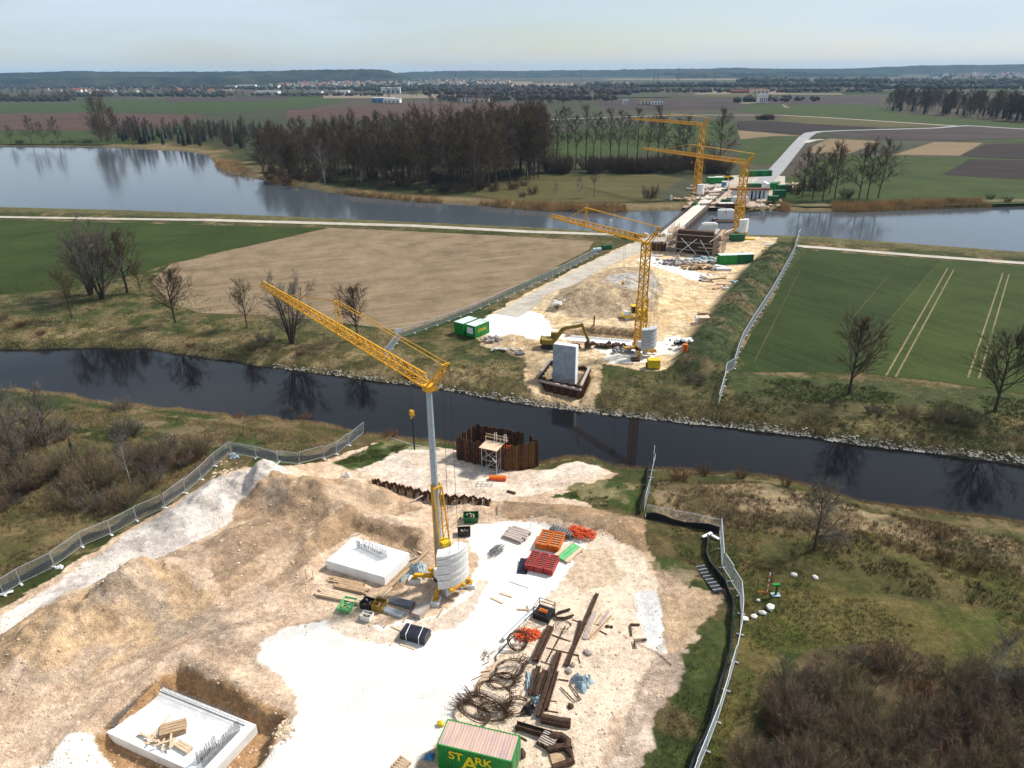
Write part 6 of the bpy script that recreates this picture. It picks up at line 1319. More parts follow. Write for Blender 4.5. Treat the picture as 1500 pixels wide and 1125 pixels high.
def bin_(name, px, py, sx, sy, h, mat, label, cat, rz=0., taper=.12, fill='rust_dark', th=.06):
    t = thing(name, label, cat, gpos(px, py), rz); vs = []; fs = []
    for (q, z) in ((1 - taper, 0), (1, h), (1 - .06, h), (1 - taper - .06, .08)):
        for a, b in ((-1, -1), (1, -1), (1, 1), (-1, 1)): vs.append((a * sx / 2 * q, b * sy / 2 * q, z))
    for l_ in range(3):
        for k in range(4): fs.append((l_ * 4 + k, l_ * 4 + (k + 1) % 4, l_ * 4 + 4 + (k + 1) % 4, l_ * 4 + 4 + k))
    fs += [(3, 2, 1, 0), (12, 13, 14, 15)]
    MB().add(vs, fs).build('bin', M[mat], t); MB().box((0, 0, h - .02), (sx * 1.02, .07, .05)).build('stiffener', M[mat], t); r4 = random.Random(int(px))
    for k in range(7): MB().box((r4.uniform(-.3, .3) * sx, r4.uniform(-.25, .25) * sy, h * r4.uniform(.55, .9)), (r4.uniform(.3, .7) * sx * .6, .12, .1), r4.uniform(0, 3)).build('offcut', M[r4.choice([fill, 'wood', 'wood_grey'])], t)
    return t
bin_('green_tub', 509, 889, 1.4, 1.9, .5, 'green_pale', 'light green open tub with wood scraps in front of the timber stacks', 'tub', -.25)
bin_('black_crate', 539, 888, 1.2, 1.2, .7, 'black_plastic', 'black open crate left of the yellow one near the crane', 'crate', -.4, .03); bin_('yellow_crate', 556, 890, 1.2, 1.3, .7, 'olive_paint', 'yellowish crate with red pieces beside the black crate', 'crate', -.3, .03, 'red_form'); bin_('grey_crate', 538, 906, 1.1, .9, .6, 'concrete', 'grey open crate in front of the black crate', 'crate', -.35, .03)
bin_('green_skip', 690, 762, 1.9, 1.5, .8, 'green_dark', 'dark green skip full of scraps behind the nearest crane', 'skip', .05)
bin_('black_tub', 680, 783, 1.5, 1.0, .8, 'black_plastic', 'black box between the nearest crane and the green skip', 'box', .1, .04)
def pipes(px0, px1, n, r, mat, label, name='pipe_bundle'):
    rz_, L = dirz(px0, px1); t = thing(name, label, 'pipe bundle', (gn(*px0) + gn(*px1)) / 2, rz_)
    for k in range(n): MB().tube([(-L / 2 + rnd.uniform(-.1, .1), -.22 * n / 4 + .22 * (k % (n // 2)), r + (k // (n // 2)) * r * 1.8), (L / 2, -.22 * n / 4 + .22 * (k % (n // 2)), r + (k // (n // 2)) * r * 1.8)], r, 7).build('pipe', M[mat], t)
pipes((572, 879), (607, 889), 8, .11, 'rebar_grey', 'bundle of grey pipes left of the front crane foot'); pipes((565, 893), (592, 903), 6, .1, 'galv', 'bundle of pale scaffold pipes in front of the grey pipe bundle')
t = thing('board_stack', 'small stack of pinkish boards left of the front crane foot', 'board stack', gpos(617, 898), dirz((610, 905), (628, 885))[0])
for k in range(5): MB().box((rnd.uniform(-.05, .05), rnd.uniform(-.04, .04), .07 + k * .13), (1.9, 1.0, .11)).build('board', M['wood_grey'], t)
for a, b in [((628, 806), (600, 838)), ((600, 838), (556, 874))]: seg_bar(a, b, .3, .12, 'wood', 'kerb_board', 'long brown board lying along the pit edge between foundation and crane', 'board', 'long boards along the pit edge')
for a, b in [((601, 808), (612, 818)), ((606, 805), (618, 812)), ((592, 827), (612, 815)), ((575, 865), (560, 875)), ((588, 872), (600, 862)), ((564, 905), (550, 914)), ((575, 905), (562, 920)), ((602, 895), (590, 912)), ((640, 868), (660, 880)), ((672, 858), (690, 866)), ((690, 850), (700, 856)), ((665, 872), (676, 866)), ((665, 740), (696, 728)), ((640, 745), (665, 742)), ((656, 770), (672, 752)), ((661, 772), (678, 755)), ((527, 783), (510, 787)), ((620, 735), (596, 738)), ((640, 905), (648, 893))]:
    seg_bar(a, b, .18, .08, rnd.choice(['wood', 'wood_pale', 'wood_grey']), 'loose_plank', 'loose plank lying on the sand around the nearest crane', 'plank', 'loose planks around the nearest crane')
# ---- formwork store
t = thing('board_stack', 'stack of grey-pink boards left of the orange formwork', 'board stack', gpos(757, 785), dirz((737, 783), (770, 795))[0])
for k in range(3):
    for j in range(6): MB().box((rnd.uniform(-.2, .2), -1.0 + j * .4, .08 + k * .14), (2.6 + rnd.uniform(-.3, .2), .34, .1), rnd.uniform(-.03, .03)).build('board', M['wood_grey'], t)
mb = MB(); rg = random.Random(9)
for k in range(34): a = rg.uniform(.6, 1.2); p = Vector((rg.uniform(-.9, .9) * .5, rg.uniform(-.9, .9), rg.uniform(.05, .4))); d = Vector((math.cos(a), math.sin(a), rg.uniform(-.15, .15))) * rg.uniform(.4, .9); mb.bar(p - d, p + d, .07)
o = mb.build('steel_heap', M['rebar_grey']); o.location = gpos(727, 808); tag(o, 'heap of grey steel props on the white ground', 'steel heap')
def form_panel(t, x, y, z, L, W, mat, n=5):
    p = MB(); 
    for s in (-1, 1): p.box((x, y + s * (W / 2 - .05), z), (L, .1, .14)).box((x + s * (L / 2 - .05), y, z), (.1, W - .2, .139))
    f = p.build('formwork_panel', M[mat], t); r_ = MB()
    for k in range(n): r_.box((x - L / 2 + L * (k + .5) / n, y, z), (.09, W - .2, .1))
    r_.build('ribs', M[mat], f); MB().box((x, y, z - .075), (L - .04, W - .04, .015)).build('facing', M['wood'], f)
rz_, L = dirz((790, 850), (822, 784))
t = thing('formwork_stack', 'stack of orange formwork panels, upper part of the formwork store', 'formwork', gpos(806, 797), rz_)
for k in range(4): form_panel(t, 0 + .05 * k, -.72, .16 + k * .19, 2.9, 1.35, 'orange_form', 7); form_panel(t, .04, .72, .16 + k * .19, 2.9, 1.35, 'orange_form', 7)
t = thing('formwork_stack', 'stack of dark red formwork panels, lower part of the formwork store', 'formwork', gpos(794, 829), rz_)
for k in range(4):
    for q in (-1.1, -.0, 1.1): form_panel(t, 0, q, .16 + k * .19, 2.7, 1.0, 'red_form', 8)
t = thing('beam_row', 'row of grey beams at the back end of the orange formwork', 'beam row', gpos(823, 783), dirz((806, 778), (841, 791))[0])
for k in range(9): MB().box((-1.35 + k * .33, 0, .35), (.16, 1.0, .7)).build('beam', M['rebar_grey'], t)
t = thing('panel_stack', 'stack of pale boards with a green top right of the formwork', 'panel stack', gpos(833, 811), dirz((818, 824), (850, 797))[0])
for k in range(4): MB().box((0, -.75 + k * .5, .2), (3.2, .44, .22)).build('board', M['green_pale' if k in (1, 2) else 'wood_pale'], t)
for s in (-1.2, 1.2): MB().box((s, 0, .05), (.15, 2.2, .1)).build('bearer', M['wood'], t)
o = MB().box((0, 0, .07), (2.3, 1.1, .1)).build('black_board', M['black_wrap']); o.location = gpos(767, 831, .1); o.rotation_euler = (.0, -.12, dirz((763, 848), (773, 812))[0]); tag(o, 'black board leaning against the left side of the formwork', 'board')
for x, y in [(778, 772), (818, 776)]:
    t = thing('marker_post', ('left' if x < 800 else 'right') + ' white marker post behind the formwork store', 'post', gpos(x, y)); MB().tube([(0, 0, -.1), (0, 0, 1.5)], .04, 5).build('pole', M['steel_white'], t); MB().box((.1, 0, 1.45), (.3, .06, .16)).build('head', M['steel_white'], t)
# ---- gravel bank
t = thing('orange_trough', 'orange plastic trough on the pale gravel below the sheet pile ring', 'trough', gpos(729, 703), -.08); MB().box((0, 0, .3), (2.3, .75, .42)).build('tub', M['orange_net'], t); MB().box((0, 0, .53), (2.1, .5, .05)).build('cover', M['orange_form'], t)
mb = MB()
for s in (-1, 1): mb.bar((-1.2, s * .35, .3), (1.0, s * .35, .3), .06)
for k in range(4): mb.bar((-1.1 + k * .7, -.35, .3), (-1.1 + k * .7, .35, .3), .05).bar((-1.1 + k * .7, -.35, .3), (-1.1 + k * .7, -.35, -.05), .05)
o = mb.build('trestle_frame', M['galv']); o.location = gpos(711, 710); tag(o, 'silver trestle frame left of the orange trough', 'frame')
wire('mooring_rope', 'white rope lying on the gravel left of the sheet pile ring', [(568, 640), (585, 646), (600, 651), (622, 655)], .05, 'white_paint', .06, 'rope')
o = MB().box((0, 0, .12), (1.2, .3, .2)).build('timber_block', M['rust_dark']); o.location = gpos(749, 722); o.rotation_euler = (0, 0, -.5); tag(o, 'dark offcut on the gravel right of the pile row', 'offcut')
# ---- right meadow: stones, survey poles, pump
for k, (x, y, r_) in enumerate([(1091, 908, .38), (1104, 904, .33), (1116, 899, .4), (1128, 892, .5), (1110, 880, .26), (1163, 843, .32), (1194, 847, .32)]):
    mb = MB(); rock(mb, (0, 0, r_ * .4), r_, random.Random(k)); o = mb.build('white_stone', M['stone_white']); o.location = gpos(x, y)
    tag(o, ['white stone nearest the long right fence', 'white stone, second from the long right fence', 'white stone, third from the long right fence', 'biggest white stone at the end of the short stone row', 'small white stone in front of the striped pole', 'left of two white stones lying alone in the meadow', 'right of two white stones lying alone in the meadow'][k], 'stone')
t = thing('survey_pole', 'orange and white striped pole standing in the right meadow', 'survey pole', gpos(1123, 871))
for k in range(8): MB().tube([(0, 0, .35 * k - .1 * (k == 0)), (0, 0, .35 * (k + 1))], .055, 6).build('band', M['orange_net' if k % 2 == 0 else 'white_paint'], t)
MB().tube([(-1.0, 0, .35), (0, 0, .35)], .04, 5).build('side_arm', M['orange_net'], t)
o = MB().tube([(0, 0, -.1), (0, 0, 2.0)], .04, 5).build('dark_stake', M['rust_dark']); o.location = gpos(1108, 870); tag(o, 'thin dark stake left of the striped pole', 'stake')
t = thing('hydrant_pump', 'green well pump with blue foot beside the striped pole', 'pump', gpos(1136, 872)); MB().tube([(0, 0, -.1), (0, 0, 1.3)], .12, 8).build('column', M['green_dark'], t); MB().box((-.1, 0, 1.35), (.7, .3, .22)).build('head', M['green_paint'], t); MB().tube([(.25, 0, 1.3), (.3, 0, 2.0)], .035, 5).build('lever', M['galv'], t); MB().box((0, 0, .06), (.9, .6, .12)).build('base', M['blue_tarp'], t)
for a, b, lb in [((1029, 790), (1042, 786), 'left one of two white boards at the inner corner of the right fence'), ((1042, 787), (1053, 793), 'right one of two white boards at the inner corner of the right fence')]: seg_bar(a, b, .35, .1, 'white_paint', 'white_board', lb, 'board', lift=.3)
t = thing('fence_clamp_frame', 'pale metal frame lying at the left end of the long left fence', 'frame', gpos(10, 870)); MB().box((0, 0, .15), (1.2, .4, .06), .5).build('plate', M['steel_white'], t); MB().bar((-.5, -.5, .1), (.6, .5, .5), .06).build('strut', M['galv'], t)
# stone heaps at the pit edges
def heap(px, py, n, r, sp, label, mat='stone_bank', seed=1):
    mb = MB(); r4 = random.Random(seed)
    for k in range(n): p = gn(px + r4.gauss(0, sp), py + r4.gauss(0, sp * .8)); rock(mb, (p.x, p.y, p.z + .02), r * r4.uniform(.5, 1.2), r4)
    tag(mb.build('stone_heap', M[mat]), label, 'stones', None, 'stuff')
pmat('stone_sand', (.52, .40, .28), .9, .3, .8, .4)
heap(415, 1070, 90, .14, 9, 'broken stones on the right rim of the lower left pit', 'stone_sand', 1); heap(325, 692, 50, .2, 9, 'pale stones at the left fence corner', 'stone_sand', 2)
mb = MB(); r4 = random.Random(12)
WHITE = GP([(690, 768), (750, 762), (850, 790), (872, 812), (800, 872), (742, 945), (655, 1058), (560, 1300), (340, 1300), (440, 1052), (378, 972), (385, 945), (560, 916), (640, 905), (690, 862)])
for k in range(7500):
    px, py = r4.uniform(-40, 1000), r4.uniform(690, 1125); p = gn(px, py) if False else G(px, py)
    mb_p = (p.x, p.y); 
    if not inside(SITE, np.array([p.x]), np.array([p.y]))[0] or inside(WHITE, np.array([p.x]), np.array([p.y]))[0]: continue
    rock(mb, (p.x, p.y, 0), r4.choice([.03, .035, .04, .05, .06, .1, .05, .14]) * r4.uniform(.7, 1.3), r4)
v = np.array(mb.v); cz = h_near(v[:, 0].reshape(-1, 12).mean(1), v[:, 1].reshape(-1, 12).mean(1)); v[:, 2] += np.repeat(cz, 12); mb.v = [tuple(a) for a in v]
tag(mb.build('loose_gravel', M['stone_sand']), 'loose clods and gravel strewn over the near site', 'gravel', None, 'stuff')
# ================================================================ ISLAND SITE AND BRIDGE
def ip(px, py, dz=0.): p = gi(px, py); p.z += dz; return p
def idir(a, b): d = gi(*b) - gi(*a); return math.atan2(d.y, d.x), d.length
# sheet pile box and pier
ZT2 = .8; c2 = [G(788, 552, ZT2), G(851, 566, ZT2), G(864, 538, ZT2), G(806, 528, ZT2), G(788, 552, ZT2)]
t = thing('cofferdam', 'square rusty sheet pile box around the bluish pier on the far bank', 'cofferdam', Vector((c2[0].x, c2[0].y, -2.6)))
PM2 = [pile_mesh(.75, 3.4, M['rust_dark'], .28), pile_mesh(.75, 3.4, M['rust'], .28)]
pile_wall(t, c2, -2.6, .75, PM2, .15)
for a, b, k in ((c2[0], c2[1], -.5), (c2[1], c2[2], .1), (c2[3], c2[4], .15)): MB().bar(a - t.location + Vector((0, -.35 if k < 0 else 0, k)), b - t.location + Vector((0, -.35 if k < 0 else 0, k)), .4, .35).build('waler', M['wood_grey'], t)
PA = G(809, 553, -.2); PB = G(842, 558, -.2); d = PB - PA; rz = math.atan2(d.y, d.x); PZ = Zat((PA + PB) / 2, 507)
t = thing('bridge_pier', 'bluish grey concrete bridge pier standing inside the square sheet pile box', 'bridge pier', Vector(((PA + PB) / 2).to_tuple()) + Vector((0, 0, -1.6)), rz); Lp = d.length; hp = PZ + 1.8
t.location.z = -1.8
o = MB().box((0, .8, hp / 2), (Lp, 1.5, hp)).build('shaft', M['concrete_shaded'], t); bevel(o, .08)
MB().box((-.0, .03, hp * .42), (Lp * .5, .1, hp * .8)).build('recess_panel', M['concrete_shaded'], t); MB().box((Lp / 2 + .0, .8, hp / 2), (.06, 1.46, hp - .05)).build('end_face', M['concrete_white'], t); MB().box((0, .8, hp + .05), (Lp - .2, 1.3, .1)).build('cap', M['concrete'], t)  # end face coloured paler than the shaft as painted sunlight
# excavator
ex = ip(806, 509); t = thing('excavator', 'olive yellow tracked excavator reaching over from behind the bluish pier', 'excavator', ex, -.12)
for s in (-1, 1): k = MB().box((0, s * 1.1, .45), (3.6, .55, .8)).build('track', M['rubber'], t); bevel(k, .25, 2)
MB().box((-.3, 0, 1.5), (3.0, 2.5, .9)).build('upper_body', M['olive_paint'], t); k = MB().box((-1.7, 0, 1.55), (.6, 2.5, 1.1)).build('counterweight', M['olive_paint'], t); bevel(k, .15)
k = MB().box((.7, .75, 2.2), (1.3, .9, 1.5)).build('cab', M['olive_paint'], t); MB().box((1.37, .75, 2.4), (.04, .75, .9)).build('window', M['glass'], k)
bm_ = MB(); pts = [(.8, -.2, 1.8), (2.6, -.2, 4.2), (6.2, -.2, 4.9)]
for a, b, w_ in ((pts[0], pts[1], .75), (pts[1], pts[2], .6)): bm_.bar(a, b, .45, w_)
bm_.build('boom', M['olive_paint'], t); MB().tube([(1.2, -.2, 1.6), (2.7, -.2, 3.8)], .12, 6).build('boom_cylinder', M['galv'], t)
MB().bar((6.0, -.2, 5.3), (7.5, -.2, 1.7), .4, .55).build('arm', M['olive_paint'], t); MB().tube([(4.4, -.2, 5.3), (6.2, -.2, 5.6)], .1, 6).build('arm_cylinder', M['galv'], t)
MB().add([(7.3, -.8, 1.8), (7.3, .4, 1.8), (8.0, -.8, 1.3), (8.0, .4, 1.3), (7.6, -.8, .5), (7.6, .4, .5), (6.8, -.8, .5), (6.8, .4, .5), (6.7, -.8, 1.1), (6.7, .4, 1.1)], [(0, 1, 3, 2), (2, 3, 5, 4), (4, 5, 7, 6), (6, 7, 9, 8), (0, 2, 4, 6, 8), (1, 9, 7, 5, 3), (8, 9, 1, 0)]).build('bucket', M['rust_dark'], t)
# roller
t = thing('soil_roller', 'yellow soil roller parked behind the second crane mast', 'roller', ip(930, 466), .05); k = MB().tube([(-1.9, -1.05, .75), (-1.9, 1.05, .75)], .75, 16).build('drum', M['steel_white'], t)
mb = MB()
for s in (-1, 1): mb.bar((-2.8, s * 1.2, .8), (-.6, s * 1.2, .8), .16, .5)
mb.bar((-2.8, -1.2, .8), (-2.8, 1.2, .8), .25, .5).build('drum_frame', M['yellow_paint'], t)
for s in (-1, 1): w_ = MB().tube([(1.5, s * .65, .75), (1.5, s * 1.1, .75)], .75, 14).build('wheel', M['rubber'], t); MB().tube([(1.5, s * 1.1, .75), (1.5, s * 1.14, .75)], .35, 10).build('rim', M['yellow_paint'], w_)
o = MB().add([(.2, -.9, .8), (.2, .9, .8), (2.8, .9, .8), (2.8, -.9, .8), (.4, -.9, 2.0), (.4, .9, 2.0), (2.6, .8, 1.7), (2.6, -.8, 1.7)], [(3, 2, 1, 0), (4, 5, 6, 7), (0, 1, 5, 4), (1, 2, 6, 5), (2, 3, 7, 6), (3, 0, 4, 7)]).build('engine_hood', M['yellow_paint'], t); bevel(o, .15, 2)
k = MB().box((-.3, 0, 2.1), (1.1, 1.4, 1.5)).build('cab', M['black_plastic'], t); MB().box((-.3, 0, 2.9), (1.4, 1.6, .12)).build('roof', M['yellow_paint'], k)
# foundation strip with rebar in the pit
a, b = G(822, 505, -1.5), G(930, 514, -1.5); d = b - a; t = thing('strip_foundation', 'pale concrete strip with a dense rebar row in the island pit', 'foundation', (a + b) / 2 + Vector((0, 2.0, 0)), math.atan2(d.y, d.x)); L = d.length; o = MB().box((0, 0, .5), (L, 3.2, 1.0)).build('concrete_strip', M['concrete_white'], t)
mb = MB()
for k in range(60): x = -L / 2 + L * (k + .5) / 60; mb.bar((x, 1.2, 1.0), (x, 1.2, 2.6 + .2 * (k % 3)), .05); mb.bar((x, .9, 1.0), (x, .9, 2.4), .04)
for z in (1.5, 2.1): mb.bar((-L / 2, 1.2, z), (L / 2, 1.2, z), .04)
o = mb.build('starter_bars', M['rebar'], t); o['kind'] = 'stuff'
o = MB().box((0, 0, 1.0), (.25, .25, 2.6)).build('steel_post', M['rust_dark']); o.location = ip(870, 477); tag(o, 'dark steel post at the back of the island pit', 'post')
# containers by the road
c, rz, L, W = frame4([(696, 502), (717, 492), (707, 477), (690, 484)], 0)
rz = math.atan2((G(717, 493) - G(696, 502)).y, (G(717, 493) - G(696, 502)).x)
for (px, py, lb, win, tx) in [(700, 490, 'green site container with white window and yellow lettering, nearest of the pair by the field', True, ('STARK', .9, 0, 1.1)), (683, 486, 'plain green site container, left and back one of the pair by the field', False, None)]:
    p = ip(px, py); container('site_container', lb, p, rz, 4.6, 2.5, 2.6, 'green_paint', 'roof_pale', False, tx, -1, win)
crumple('stone_net', 0, 0, .1, .1, .1, 'wood_grey', 'x', 'x') if False else None
def igrp(name, px, py, mb, mat, label, cat, rz=0., dz=0.):
    o = mb.build(name, M[mat]); o.location = ip(px, py, dz); o.rotation_euler = (0, 0, rz); return tag(o, label, cat)
def heap_i(px, py, n, r, sx, sy, label, mat, seed=1, name='rubble_heap', cat='heap'):
    mb = MB(); r4 = random.Random(seed)
    for k in range(n): rock(mb, (r4.gauss(0, sx), r4.gauss(0, sy), r * .5 + abs(r4.gauss(0, r * .5))), r * r4.uniform(.5, 1.3), r4)
    return igrp(name, px, py, mb, mat, label, cat)
heap_i(718, 499, 30, .5, .9, .6, 'grey rubble heap right of the green site containers', 'wood_grey', 1); heap_i(738, 513, 20, .35, 1.5, .4, 'low row of stones in front of the white patch', 'stone_white', 2)
igrp('pallet', 762, 519, MB().box((0, 0, .2), (1.6, 1.2, .4)), 'rebar_grey', 'grey flat box on the slope left of the sheet pile box', 'box', .2)
heap_i(815, 447, 14, .6, .8, .5, 'white stones at the left foot of the big dirt mound', 'stone_white', 3); heap_i(880, 509, 46, .55, 4.2, .5, 'long dark row of clods right of the excavator bucket', 'rust_dark', 4, 'soil_row', 'soil')
t = thing('yellow_unit', 'yellow equipment box at the lower edge of the island site', 'equipment box', ip(957, 539), -.05); o = MB().box((0, 0, .95), (2.3, 1.4, 1.6)).build('housing', M['yellow_paint'], t); bevel(o, .06); MB().box((-1.0, 0, .5), (.7, 1.2, .8)).build('side_tank', M['rust_dark'], t); MB().box((0, 0, .08), (2.2, 1.3, .16)).build('skid', M['black_plastic'], t)
heap_i(995, 504, 14, .55, .8, .4, 'dark pile of bags at the right edge of the island site', 'black_plastic', 5); heap_i(1008, 503, 8, .7, .9, .3, 'white bags at the right edge of the island site', 'white_paint', 6, 'white_bags', 'bags')
igrp('orange_drum', 1003, 515, MB().tube([(0, 0, 0), (0, 0, 1.5)], .5, 10).tube([(0, 0, .5), (0, 0, .58)], .54, 10).tube([(0, 0, 1.0), (0, 0, 1.08)], .54, 10), 'orange_form', 'orange drum below the white bags at the right edge of the island site', 'drum')
def istack(px, py, L, W, n, mat, label, rz=0., cat='board stack'):
    t = thing('board_stack', label, cat, ip(px, py), rz)
    for k in range(n): MB().box((rnd.uniform(-.1, .1), rnd.uniform(-.1, .1), .12 + k * .24), (L, W, .2), rnd.uniform(-.03, .03)).build('board', M[mat], t)
istack(1030, 470, 2.4, 1.8, 4, 'wood_pale', 'pale wood stack at the right edge of the island site'); istack(1022, 473, .9, 1.8, 6, 'concrete_white', 'narrow white stack left of the pale wood stack'); istack(1033, 460, 3.2, 1.2, 2, 'wood', 'brown boards behind the pale wood stack'); istack(1043, 408, 3.6, 2.4, 2, 'wood_pale', 'pale board pile in the middle of the sandy island site', .3)
istack(1033, 411, 2.0, .8, 1, 'rust_dark', 'dark board left of the pale board pile on the island', .3); istack(1060, 396, 4.0, 1.5, 3, 'concrete', 'grey slab stack in front of the green island containers'); istack(920, 533, 2.0, .5, 1, 'wood_grey', 'grey plank on the pale ground in front of the second crane'); istack(930, 528, 1.6, 1.2, 2, 'rust_dark', 'dark boards at the front foot of the second crane')
crm = MB(); 
heap_i(912, 517, 16, .5, 1.1, .5, 'dark pile of hoses left of the second crane foot', 'rebar_grey', 7)
# green containers near the abutment
for px, py, lb in [(1064, 386, 'green container with pale roof, left of the pair on the island site'), (1088, 385, 'green container with pale roof, right of the pair on the island site')]: container('site_container', lb, ip(px, py), .08, 5.0, 2.4, 2.6, 'green_dark' if px > 1070 else 'green_paint', 'roof_pale', False)
container('site_container', 'small dark green container at the foot of the lakeside crane', ip(1079, 352), .05, 4.4, 2.0, 1.9, 'green_dark', 'green_dark', False)
container('site_container', 'small dark green box between the white pier and the lakeside crane', ip(1058, 343), .05, 3.2, 1.8, 1.6, 'green_dark', 'green_dark', False)
for k, (px, py, mt, lb) in enumerate([(1000, 388, 'wood_grey', 'grey rubble pile left in front of the abutment'), (984, 386, 'rebar_grey', 'dark steel pile left in front of the abutment'), (1022, 384, 'blue_tarp', 'pale blue sheets heaped in front of the abutment'), (1038, 384, 'blue_tarp', 'pale blue sheets heaped right in front of the abutment'), (1012, 386, 'stone_white', 'white sacks heaped in front of the abutment'), (1018, 394, 'wood', 'brown scrap pile below the pale blue sheets')]): heap_i(px, py, 22, .7, 1.9, .7, lb, mt, 20 + k)
heap_i(1075, 415, 6, .5, .6, .3, 'pale blue sack at the foot of the grassy ridge', 'blue_tarp', 30, 'sack', 'sack'); heap_i(1062, 424, 4, .4, .5, .3, 'small white sack at the foot of the grassy ridge', 'white_paint', 31, 'sack', 'sack')
igrp('portable_tank', 874, 369, MB().tube([(-1.4, 0, .7), (1.4, 0, .7)], .6, 10).box((0, 0, .15), (2.4, .9, .3)), 'blue_tarp', 'pale tank lying beside the haul road', 'tank', .4); igrp('green_cover', 888, 365, MB().box((0, 0, .6), (3.2, 1.4, 1.0)).box((0, 0, 1.2), (2.8, 1.0, .25)), 'green_dark', 'dark green covered trailer beside the haul road', 'trailer', .4)
t = thing('measuring_pole', 'thin white mast with board beside the lake left of the haul road', 'mast', ip(894, 344)); MB().tube([(0, 0, 0), (0, 0, 5)], .12, 5).build('pole', M['steel_white'], t); MB().box((0, 0, 4.6), (.8, .3, .9)).build('board', M['white_paint'], t)
heap_i(925, 341, 26, .9, 4.0, .8, 'dark brush heap on the dike left of the haul road', 'rust_dark', 40); heap_i(950, 346, 16, .7, 2.5, .6, 'pale stones on the dike left of the haul road', 'stone_sand', 41)
# abutment with formwork and scaffolding
ab = ip(1016, 372); ra = math.atan2((G(1058, 275) - G(985, 345)).y, (G(1058, 275) - G(985, 345)).x) - math.pi / 2
t = thing('bridge_abutment', 'dark unfinished bridge abutment with timber formwork and scaffold on the island', 'abutment', ab, ra)
MB().box((0, 1.0, 3.4), (10.5, 2.2, 6.8)).build('wall', M['rust_dark'], t); MB().box((-5.2, 4.0, 3.2), (1.2, 7.5, 6.4)).build('wing_wall', M['wood_grey'], t); MB().box((5.4, 4.0, 3.2), (1.2, 7.5, 6.4)).build('wing_wall', M['wood_grey'], t)
MB().box((0, 3.8, 5.6), (9.5, 3.2, .9)).build('bearing_shelf', M['concrete'], t)
mb = MB()
for k in range(8): mb.box((-4.8 + k * 1.35, -.18, 3.3), (.16, .14, 6.4))
mb.build('formwork_studs', M['rust_dark'], t)
for z in (1.2, 3.4, 5.6): MB().box((0, -.32, z), (10.4, .14, .22)).build('waler', M['wood_grey'], t)
for (a, b) in (((-4.2, -.6, .2), (.6, -.6, 4.6)), ((.8, -.6, .2), (-4.0, -.6, 4.6)), ((4.6, -.5, 0.2), (1.6, -.5, 4.4))): MB().tube([a, b], .12, 5).build('raking_strut', M['concrete_white'], t)
for s in (-1, 1):
    sc = MB()
    for i in range(5):
        for j in range(2): sc.tube([(s * (6.4 + 1.6 * j), -.5 + i * 2.2, 0), (s * (6.4 + 1.6 * j), -.5 + i * 2.2, 7.2)], .09, 4)
        for z in (2, 4, 6): sc.bar((s * 6.4, -.5 + i * 2.2, z), (s * 8.0, -.5 + i * 2.2, z), .08)
    for z in (2, 4, 6):
        for j in range(2): sc.bar((s * (6.4 + 1.6 * j), -.5, z), (s * (6.4 + 1.6 * j), 8.3, z), .08)
    sc.build('scaffold_tubes', M['wood_grey'], t)
    for z in (2.1, 4.1, 6.1): MB().box((s * 7.2, 3.9, z), (1.4, 9.0, .12)).build('scaffold_deck', M['wood'], t)
for k in range(6): MB().bar((4.5 + .35 * k, -1.5, 4.2 + .3 * k), (8.5 + .3 * k, 5.5, 6.6 + .1 * k), .22).build('leaning_timber', M['wood_pale'], t)
for k in range(4): MB().bar((-9 + .5 * k, -1.0, 2.5 + .4 * k), (-6.0 + .4 * k, 5.5, 6.2), .22).build('leaning_timber', M['wood_pale'], t)
MB().box((3.5, -1.3, 2.4), (4.2, 1.0, .18)).build('work_platform', M['wood'], t)
MB().box((-11, 1.0, 1.2), (4.5, 2.4, 2.2)).build('rubble_bin', M['rust_dark'], t)
# temporary bridge
A = G(975, 347, .45); Bq = G(1058, 275, .45); d = Bq - A; L = d.length; t = thing('temporary_bridge', 'pale temporary road bridge crossing the lake beside the new piers', 'bridge', A, math.atan2(d.y, d.x))
pmat('deck_dust', (.58, .52, .45), .9, .15, .3, .1)
MB().box((L / 2, 0, -.1), (L, 5.6, .3)).build('deck', M['deck_dust'], t)
for s in (-1, 1):
    g_ = MB(); g_.box((L / 2, s * 3.0, -.7), (L, .35, 1.3)); g_.build('girder', M['rust_dark'], t); r_ = MB()
    for k in range(int(L / 2.5)): r_.bar((k * 2.5 + .5, s * 3.0, 0), (k * 2.5 + .5, s * 3.0, 1.1), .16)
    r_.bar((0, s * 3.0, 1.1), (L, s * 3.0, 1.1), .2).bar((0, s * 3.0, .6), (L, s * 3.0, .6), .08).build('railing', M['rust_dark'], t)
for x in (L * .22, L * .42, L * .62, L * .8):
    for s in (-1, 1): MB().tube([(x, s * 2.3, -4.6), (x, s * 2.3, -1.3)], .35, 8).build('support_pile', M['rust_dark'], t)
